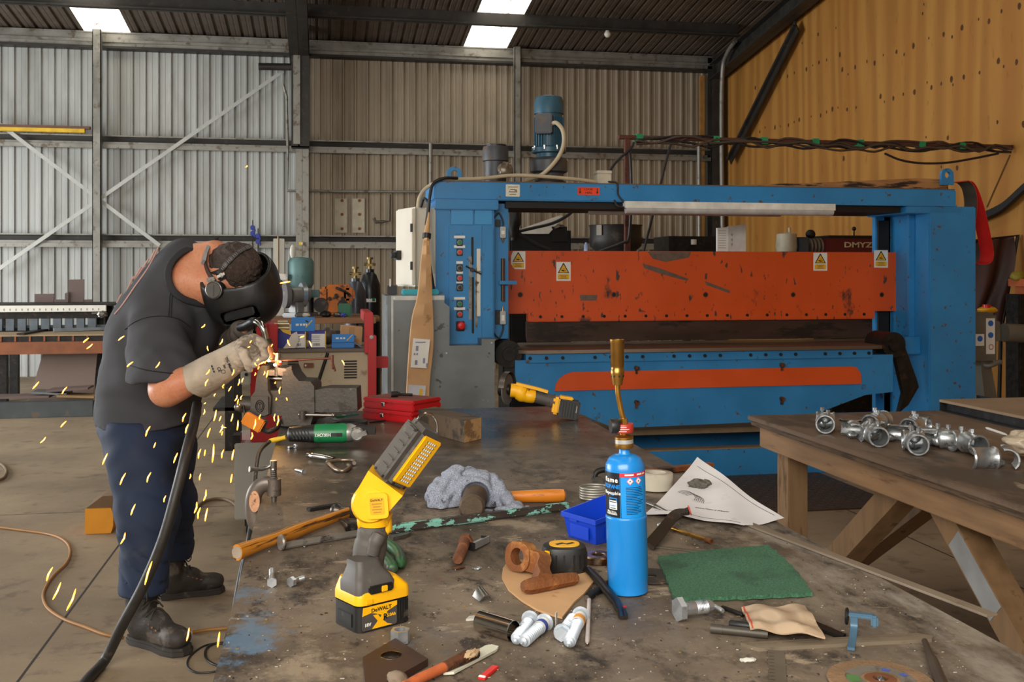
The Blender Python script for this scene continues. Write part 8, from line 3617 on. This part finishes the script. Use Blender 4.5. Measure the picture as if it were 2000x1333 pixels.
# ---- two red socket cases with a socket adaptor on top
redc = mat('case_red', 'b3161b', .32, 0, .06, 6, '7a1a1a', .66, 10)
zt_ = ZB + E_
a_, b_ = PZ(707, 818), PZ(804, 829)
ang = math.degrees(math.atan2((b_ - a_).y, (b_ - a_).x))
Lc = (b_ - a_).length
for i, lab in enumerate(('lower red steel socket case of the stacked two', 'upper red steel socket case of the stacked two, dusty on top')):
    ch_ = .046
    o = thing('socket_case', lab, 'case', (a_.x + (.003 if i else 0), a_.y + .003 * i, ZB + E_ + i * (ch_ + .001)), ang + (1.5 if i else 0), group='red socket cases')
    m = M(redc)
    m.b2((0, 0, 0), (Lc, .19, ch_ * .58), .005)
    part('base', m, o)
    m = M(redc)
    m.b2((-.001, -.001, ch_ * .6), (Lc + .001, .191, ch_), .006)
    if i:
        m.use(mat('dusty_red_lid', '7a4038', .8, 0, .2, 8))
        m.b2((.008, .008, ch_ - .002), (Lc - .008, .182, ch_ + .0003), .001)
    part('lid', m, o)
    m = M(chrome)
    m.box((Lc * .42, -.004, ch_ * .52), (.018, .005, .02), .002)
    m.cyl((Lc * .42 - .006, -.006, ch_ * .6), (Lc * .42 + .006, -.006, ch_ * .6), .004)
    part('latch', m, o)
p = a_ + (b_ - a_) * .62
m = M(dark_steel)
ztc = ZB + .0008 + 2 * .0465 + .001
X = frame(V((p.x, p.y + .09, ztc + .0125)), V((1, .15, 0)))
m.cyl((0, 0, 0), (.03, 0, 0), .0125)
m.cyl((.03, 0, 0), (.04, 0, 0), .0085)
m.cyl((.04, 0, -.002), (.095, 0, -.006), .006)
solo('socket_adaptor', m, 'black socket with extension lying on the upper red case', 'socket', X=X)

# ---- the vice
vd = 4.12
vg = mat('vice_grey', '4b4742', .5, .4, .18, 9, '6f9bb0', .655, 22, d2='3a342f', d2a=.58, d2s=6, bump=.15)
vice = thing('bench_vice', 'heavy grey engineer vice gripping the work at the left edge of the bench', 'vice', PZ(600, 835))


def vp(u, v, d=vd): return ((u - 1000) / 2000 * vd, -(v - 535) / 2000 * vd + 1.55)


def sil(m, pts, dn, dep):
    """silhouette in the photo plane at the vice's distance, dn nearer than the vice line, dep thick"""
    P2 = [vp(u, v) for u, v in pts]
    ar = sum(P2[i - 1][0] * P2[i][1] - P2[i][0] * P2[i - 1][1] for i in range(len(P2)))
    if ar < 0:
        P2 = P2[::-1]
    m.at(RY @ Matrix.Translation((0, vd + dn, 0)) @ Matrix.Rotation(R(90), 4, 'X'))
    m.prism(P2, -dep, 0)
    m.at()


m = M(vg)
sil(m, [(558, 752), (560, 735), (558, 724), (575, 718), (580, 730), (590, 742), (612, 743), (619, 752), (620, 800), (612, 826), (560, 828), (556, 800)], -.06, .16)
sil(m, [(556, 748), (556, 730), (563, 718), (574, 713), (577, 724), (570, 734), (566, 750)], -.05, .14)
sil(m, [(619, 760), (640, 756), (700, 756), (702, 800), (640, 803), (619, 802)], -.05, .12)
bt0, bt1 = PZ(556, 845), PZ(648, 838)
m.at(RY @ Matrix.Translation(RY.inverted() @ PZ(603, 828)))
m.lathe([(0, 0), (.125, 0), (.13, .004), (.13, .012), (.11, .018), (.08, .03), (.075, .05), (0, .05)], 40)
m.at()
vb = part('fixed_jaw_body', m, vice, w=True)
m = M(vg)
sil(m, [(497, 772), (505, 762), (508, 735), (512, 718), (519, 712), (528, 715), (529, 740), (530, 760), (536, 772), (534, 805), (525, 812), (503, 810), (496, 800)], -.06, .15)
sil(m, [(500, 771), (532, 771), (533, 804), (526, 808), (504, 808), (499, 800)], -.075, .02)
sil(m, [(530, 762), (560, 762), (560, 810), (534, 812)], -.03, .1)
m.use(dark_steel)
m.at(RY @ Matrix.Translation((vp(516.5, 789)[0], vd - .0765, vp(516.5, 789)[1])) @ Matrix.Rotation(R(90), 4, 'X'))
el = lambda k_: [(.0165 * k_ * math.cos(i * .3142), .023 * k_ * math.sin(i * .3142), 0) for i in range(20)]
m.tube(el(1), .0018, 6, closed=True)
m.tube(el(.68), .0014, 6, closed=True)
m.box((0, -.001, 0), (.003, .022, .0024), .0008)
m.box((0, .009, 0), (.012, .003, .0024), .0008)
m.at()
mv = part('moving_jaw', m, vice, w=True)
m = M(mat('ground_steel', '8f8278', .35, .7, .2, 20))
sil(m, [(522, 721), (544, 722), (545, 732), (520, 732)], -.045, .12)
sil(m, [(548, 716), (563, 718), (570, 727), (567, 733), (549, 731)], -.055, .14)
part('jaw_plates', m, vice, w=True)
m = M(chrome)
pa, pb = vp(528, 740), vp(560, 740)
m.at(RY)
m.cyl((pa[0], vd + .01, pa[1]), (pb[0], vd + .01, pb[1]), .012)
m.at()
part('guide_rod', m, vice, w=True)
m = M(vg)
m.at(RY)
pa, pb = vp(468, 791), vp(498, 791)
m.cyl((pa[0], vd - .01, pa[1]), (pb[0], vd - .01, pb[1]), .03, .032)
m.use(bare_steel)
m.cyl((pa[0] + .02, vd - .1, pa[1] + .004), (pa[0] + .02, vd + .06, pa[1] - .02), .0115)
m.ball((pa[0] + .02, vd - .1, pa[1] + .004), .016)
m.at()
part('spindle', m, vice, w=True)
m = M(vg)
pa = vp(601, 806)
m.at(RY)
m.cyl((pa[0], vd - .1, pa[1] - .012), (pa[0], vd - .1, pa[1] + .02), .014)
m.cyl((pa[0], vd - .1, pa[1]), (pa[0], vd - .05, pa[1]), .012)
m.use(bare_steel)
pb, pc_ = vp(593, 804), vp(660, 805)
m.cyl((pb[0], vd - .1, pb[1]), (pc_[0], vd - .1, pc_[1]), .006)
m.ball((pc_[0], vd - .1, pc_[1]), .009)
m.at()
part('swivel_lock_lever', m, vice, w=True)

# the work in the jaws: rod with a T end and a glowing weld
wk = thing('clamped_workpiece', 'thin rusty rod with a T end and glowing weld in the vice jaws', 'rod', PD(560, 710, 4.08))
m = M(mat('hot_brown_rod', '5f3a2e', .5, .4))
wp = lambda u, v, dd=0: PD(u, v, 4.08 + dd)
m.cyl(wp(508, 707), wp(650, 700), .0045, n=10)
m.cyl(wp(649, 694), wp(649, 722), .0055, n=10)
m.cyl(wp(646, 696), wp(655, 726), .004, n=8)
m.use(bare_steel)
m.cyl(wp(542, 690), wp(541, 735), .012, .010, n=14)
part('rod', m, wk, w=True)
m = M(mat('red_hot', 'd03a2a', .5, emit=.5))
m.tube([wp(545, 704, -.012), wp(544, 714, -.014)], [.012, .01], 12)
part('hot_bead', m, wk, w=True, label='red hot bead')
m = M(mat('white_hot', 'ffe8b0', .5, emit=30))
m.rock(wp(537, 713, -.016), (.0055, .0055, .005), 1, .3)
m.rock(wp(525, 705, -.016), (.006, .005, .005), 2, .3)
m.rock(wp(546, 707, -.02), (.006, .003, .004), 2, .3)
part('weld_arc', m, wk, w=True, label='white hot weld')
l = bpy.data.lights.new('weld_glow', 'POINT')
l.energy = 1.6
l.color = (1, .55, .22)
l.shadow_soft_size = .02
lo = bpy.data.objects.new('weld_glow', l)
lo.location = wp(530, 702, -.06)
COL.objects.link(lo)

# odds and ends round the vice foot
def bt(u, v, h=0.): return PZ(u, v, ZB) + V((0, 0, h))


m = M(black_rubber)
p = bt(690, 836)
m.lathe([(0, 0), (.055, 0), (.058, .006), (.058, .026), (.05, .03), (0, .03)], 28, T((p.x, p.y, ZB + E_)) @ Matrix.Diagonal((1.0, .8, 1, 1)))
solo('rubber_disc', m, 'thick black rubber disc lying behind the green grinder', 'disc')
X, L = fr2(655, 812, 700, 806, ZB + .044)
m = M(mat('cyan_tube', '2c8a8a', .4))
m.box((L * .65, 0, 0), (L * .7, .014, .007), .002)
m.use(green_knob)
m.box((L * .2, 0, 0), (L * .3, .016, .009), .002)
m.use(label_white)
m.box((L * .36, 0, .0048), (L * .12, .014, .002), .001)
o = solo('sealant_tube', m, 'small green and cyan tube lying on the black rubber disc', 'tube', X=X)
o.location.z = ZB + .036
m = M(white_zinc)
p = bt(648, 828)
m.rock((p.x, p.y, ZB + .014), (.03, .015, .013), 11, .6, 3)
solo('crumpled_foil', m, 'crumpled white metal scrap between the vice and the rubber disc', 'scrap')
X, L = fr2(722, 826, 752, 822, ZB + .0045)
m = M(dark_steel)
m.tube([(0, 0, 0), (L * .7, 0, 0), (L, 0, 0)], [.003, .004, .003], 8)
solo('hex_key', m, 'thin dark key lying left of the red socket cases', 'key', X=X)
# orange reflector hanging off the vice
rfx = thing('orange_reflector_light', 'tilted orange light block hanging under the vice spindle', 'light', PD(495, 825, 4.0))
m = M(mat('orange_lens', 'd07a10', .3, 0, .1))
bxm = RY @ Matrix.Translation(RY.inverted() @ PD(495, 825, 4.0)) @ Matrix.Rotation(R(29), 4, 'Y')
m.at(bxm)
m.box((0, 0, 0), (.084, .03, .05), .005)
m.use(black_plastic)
m.box((0, .022, 0), (.092, .016, .056), .005)
m.at()
part('lens', m, rfx, w=True)
m = M(black_rubber)
m.tube(spl([PD(512, 838, 4.02), PD(525, 843, 4.0), PD(540, 836, 4.02), PD(545, 822, 4.05)], 5), .011, 10)
part('arm', m, rfx, w=True)
m = M(dark_steel)
m.cyl(PD(475, 793, 4.03), PD(480, 815, 4.02), .005)
part('hook', m, rfx, w=True)

# ---- C clamp on the left bench edge
cl = thing('g_clamp', 'old steel G clamp fixed on the left edge of the bench', 'clamp', PZ(528, 975))
cd_ = PZ(515, 980).y / ray(515, 980).y


def cpd(u, v, dd=0.): return PD(u, v, cd_ + dd)


m = M(mat('clamp_cast', '6a6058', .45, .5, .2, 14, '3a332d', .56, 14))
m.tube(spl([cpd(538, 948), cpd(525, 945), cpd(508, 950), cpd(497, 966), cpd(494, 990), cpd(497, 1015), cpd(508, 1035), cpd(524, 1042)], 5), [.020] * 6 + [.022] * 24 + [.018] * 6, 14, sq=(.75, 1), up=RY.to_3x3() @ V((0, 1, 0)))
m.cyl(cpd(535, 968), cpd(535, 936), .0195, n=18)
part('frame', m, cl, w=True)
m = M(mat('brown_clamp_paper', 'b98a68', .8, 0, .2, 40, '6a4634', .56, 60))
cpx = RY @ Matrix.Translation(RY.inverted() @ cpd(497.5, 980, -.0195)) @ Matrix.Rotation(R(90), 4, 'X')
m.at(cpx)
m.prism([(.0145 * math.cos(i * .2618), .029 * math.sin(i * .2618)) for i in range(24)], -.004, .004)
m.at()
part('worn_patch', m, cl, w=True, label='tan oval patch')
m = M(bare_steel)
pts = []
rr = []
n_ = 26
for i in range(n_):
    v = 900 + 50 * i / n_
    pts.append(cpd(534, v))
    rr.append(.0095 if v < 916 else (.0105 if i % 2 else .0085))
m.tube(pts, rr, 14)
m.tube([cpd(535, 965), cpd(535, 976), cpd(535, 987)], [.0095, .0075, .006], 14)
m.tube([cpd(491, 917, -.03), cpd(512, 917, -.01), cpd(524, 913), cpd(534, 907)], .0058, 10)
m.cyl(cpd(487, 917, -.034), cpd(492, 917, -.03), .008)
part('screw', m, cl, w=True)

# ---- cables along the left edge of the bench and on the floor
m = M(black_rubber)
m.tube(spl([PD(526, 863, 3.79), PD(510, 878, 3.7), PD(502, 900, 3.5), PD(496, 960, 3.2), PD(490, 1030, 2.85), PD(478, 1100, 2.75), PD(466, 1170, 2.65), PD(452, 1240, 2.6), PD(440, 1300, 2.55), PD(425, 1370, 2.5)], 7), .0075, 10)
solo('grinder_cable', m, 'black grinder cable running down the left side of the bench', 'cable')
m = M(black_rubber)
m.tube(spl([PD(486, 1075, 2.9), PD(476, 1110, 2.85), PD(463, 1180, 2.8), PD(455, 1260, 2.78), PD(446, 1333, 2.7), PD(440, 1400, 2.65)], 7), .012, 10)
solo('black_lead', m, 'thicker black lead hanging beside the thin grinder cable', 'cable')
FZ = .008


def floorline(name, pts, r, ma, lab, cat='cable', k=8):
    m = M(ma)
    m.tube(spl([PZ(u, v, r + .001) for u, v in pts], k), r, 8)
    return solo(name, m, lab, cat)


floorline('extension_cord', [(-40, 1028), (0, 1031), (40, 1036), (95, 1044), (125, 1056), (137, 1075), (130, 1100), (105, 1125), (88, 1150), (85, 1170), (95, 1190), (125, 1210), (165, 1225), (205, 1240), (240, 1246)], .0075, mat('orange_brown_cord', '9a6a30', .6), 'orange-brown extension cord snaking over the floor to the near boot')
floorline('extension_cord', [(375, 1236), (405, 1231), (440, 1228), (480, 1223)], .0075, MATS['orange_brown_cord'], 'orange-brown cord end between the near boot and the bench')
floorline('floor_cable', [(350, 1017), (370, 1008), (392, 985), (415, 976), (440, 976), (458, 985), (465, 998), (478, 1004), (500, 1006)], .011, mat('brown_floor_cable', '6a553c', .7), 'brown cable curving over the floor behind the welder')
floorline('floor_cable', [(-30, 898), (0, 906), (12, 918), (10, 930), (0, 938), (-30, 946)], .011, MATS['brown_floor_cable'], 'brown cable loop at the far left of the floor')
floorline('black_cable_loop', [(455, 1258), (420, 1258), (402, 1270), (405, 1290), (430, 1302), (460, 1300)], .005, black_rubber, 'small black cable loop on the floor beside the bench')
floorline('black_cable_loop', [(440, 1255), (400, 1262), (372, 1282), (366, 1302), (382, 1314), (410, 1314), (450, 1308)], .004, black_rubber, 'wide thin black cable loop on the floor in front of the near boot')
# yellow steel block on the floor
a_, b_ = PZ(166, 1045, 0), PZ(219, 1045, 0)
m = M(mat('block_yellow_orange', 'd68d14', .45, 0, .08, 6, '9a6a28', .68, 8))
h_ = (1045 - 996) / 2000 * (3100 / 510)
w_ = (b_ - a_).x
o = thing('yellow_steel_block', 'orange-yellow steel machine foot on the floor behind the welder', 'block', (a_.x, a_.y, 0))
m.prism([(0, 0), (w_ * .92, 0), (w_, h_ * .3), (w_, h_ * .75), (w_ * .92, h_), (0, h_)], -.3, 0, X=FY(0, 0, .002))
m.b2((w_ - .01, .06, .12), (w_ + .12, .3, h_ * .8), .004)
part('foot', m, o)
m = M(mat('brown_dusty_top', '6a5238', .8))
m.prism([(0, h_), (w_ * .9, h_), (w_ + .16, h_ + .07), (w_ * .6, h_ + .07)], -.3, -.02, X=FY(0, 0, .002))
part('top_plate', m, o)

# swarf and grit: nobody could count it
rg = random.Random(11)
m = M(mat('swarf_pale', 'b8ad9c', .5, .3, .2, 50))
m2 = mat('swarf_dark', '2c2622', .7, .2)
m3 = mat('swarf_gold', '9a7a48', .5, .3)
for i in range(900):
    u, v = rg.uniform(440, 1900), rg.uniform(900, 1330) if i % 3 else rg.uniform(1040, 1330)
    p = PZ(u, v)
    if not (BX0 + .01 < p.x < BX1 - .01 and p.y > 1.0):
        continue
    m.use((m.mats[0], m2, m3)[i % 3] if i % 4 else m.mats[0])
    s_ = rg.uniform(.0007, .0019) * (1.6 if i % 17 == 0 else 1)
    m.box((p.x, p.y, ZB + .0012), (s_ * rg.uniform(1, 3.4), s_, .001), rz=rg.uniform(0, 180))
solo('swarf', m, 'scattered metal swarf and grit all over the bench top', 'swarf', kind='stuff', sharp=0)

# ------------------------------------------------------------------ flying welding sparks: small glowing slivers
SP = [(557, 552, 20, -3), (168, 665, 11, -9), (175, 677, 12, -10), (237, 661, 12, -9), (254, 712, 12, -10), (308, 713, 8, -12), (124, 829, 11, -12), (84, 860, 11, -12), (70, 753, 12, -14), (126, 763, 10, -14),
      (81, 859, 0, 0), (397, 637, 7, -7), (406, 681, -2, -10), (432, 668, 6, -12), (205, 897, 10, -22), (240, 936, 11, -23), (291, 933, 8, -20), (260, 996, 9, -22), (240, 1052, 9, -22), (322, 975, 4, -13),
      (343, 895, 8, -20), (302, 870, 4, -11), (289, 843, 9, -20), (290, 1120, 14, -46), (97, 1122, 12, -27), (111, 1155, 16, -34), (139, 1172, 18, -42), (367, 1240, 5, -26), (427, 1250, 4, -30),
      (400, 968, 5, -22), (389, 1003, 5, -22), (403, 1006, 5, -26), (382, 992, 5, -22), (390, 887, 5, -19), (416, 886, 3, -36), (400, 885, 2, -12), (435, 887, 4, -17), (455, 889, 4, -21), (391, 932, 3, -14),
      (452, 935, 3, -17), (371, 931, 2, -10), (408, 846, 6, -18), (365, 838, 6, -18), (360, 816, 7, -17), (398, 805, 2, -11), (420, 812, 5, -22), (430, 818, 4, -10), (432, 838, -6, 16), (437, 835, 10, 2),
      (453, 816, 4, -16), (464, 831, 2, -20), (497, 829, 4, -20), (491, 852, 2, -14), (537, 816, 1, -15), (542, 822, 2, -20), (508, 815, 3, -10), (400, 788, 4, -3), (404, 748, 6, -14), (406, 727, 7, -10),
      (455, 728, 4, -12), (466, 747, 3, -13), (474, 743, 3, -9), (449, 760, 6, -10), (437, 755, 2, -8), (461, 778, 5, -12), (465, 785, 2, -10), (472, 777, 3, -9), (547, 763, 2, -14), (516, 729, 2, -8),
      (522, 731, 3, -14), (500, 712, 4, 6), (505, 719, 3, -6), (498, 731, 2, -6), (519, 708, 3, -5), (530, 701, 3, 1), (536, 692, 5, 4), (531, 675, 3, -5), (503, 703, 4, -4), (490, 668, 3, -5), (486, 678, 5, -2),
      (564, 670, 5, 12), (670, 709, 5, 10), (606, 672, 5, 12), (481, 325, 3, -4), (596, 684, 0, 0), (538, 748, 1, -4), (560, 780, -2, -6), (539, 780, 1, -5), (420, 772, 3, -6), (590, 658, 8, -3), (434, 847, 2, -8), (583, 940, 3, -4)]
hotm = bpy.data.materials.new('glowing_spark')
t = NT(hotm)
t.b.inputs['Base Color'].default_value = (1, .5, .1, 1)
t.b.inputs['Emission Color'].default_value = (1, .33, .03, 1)
t.b.inputs['Emission Strength'].default_value = 2.6
corem = bpy.data.materials.new('spark_core')
t = NT(corem)
t.b.inputs['Base Color'].default_value = (1, .9, .6, 1)
t.b.inputs['Emission Color'].default_value = (1, .78, .3, 1)
t.b.inputs['Emission Strength'].default_value = 4
rg = random.Random(4)
for u, v, du, dv in SP:
    if not (du or dv):
        continue
    d = 3.75 + rg.uniform(-.25, .2)
    if v > 850 and u > 450:
        d = 3.3
    if v > 1050:
        d = 3.25 + rg.uniform(-.1, .1)
    a, b = PD(u - du / 2, v - dv / 2, d), PD(u + du / 2, v + dv / 2, d + rg.uniform(-.02, .02))
    if a.z < .03 or b.z < .03:
        continue
    mid = (a + b) / 2 + V((rg.uniform(-.004, .004), 0, 0))
    ln = (b - a).length
    m = M(hotm)
    r_ = min(.0034, .0018 + ln * .03)
    m.tube([a, a + (mid - a) * .3, mid, mid + (b - mid) * .7, b], [r_ * .4, r_ * .9, r_, r_ * .8, r_ * .3], 7)
    m.use(corem)
    toc = (EYE - mid).normalized() * r_ * .55
    m.tube([a + (mid - a) * .4 + toc, mid + toc, mid + (b - mid) * .6 + toc], [r_ * .3, r_ * .62, r_ * .3], 6)
    solo('spark', m, 'glowing orange welding spark flying off the work in the vice', 'spark', 'welding sparks', sharp=0)
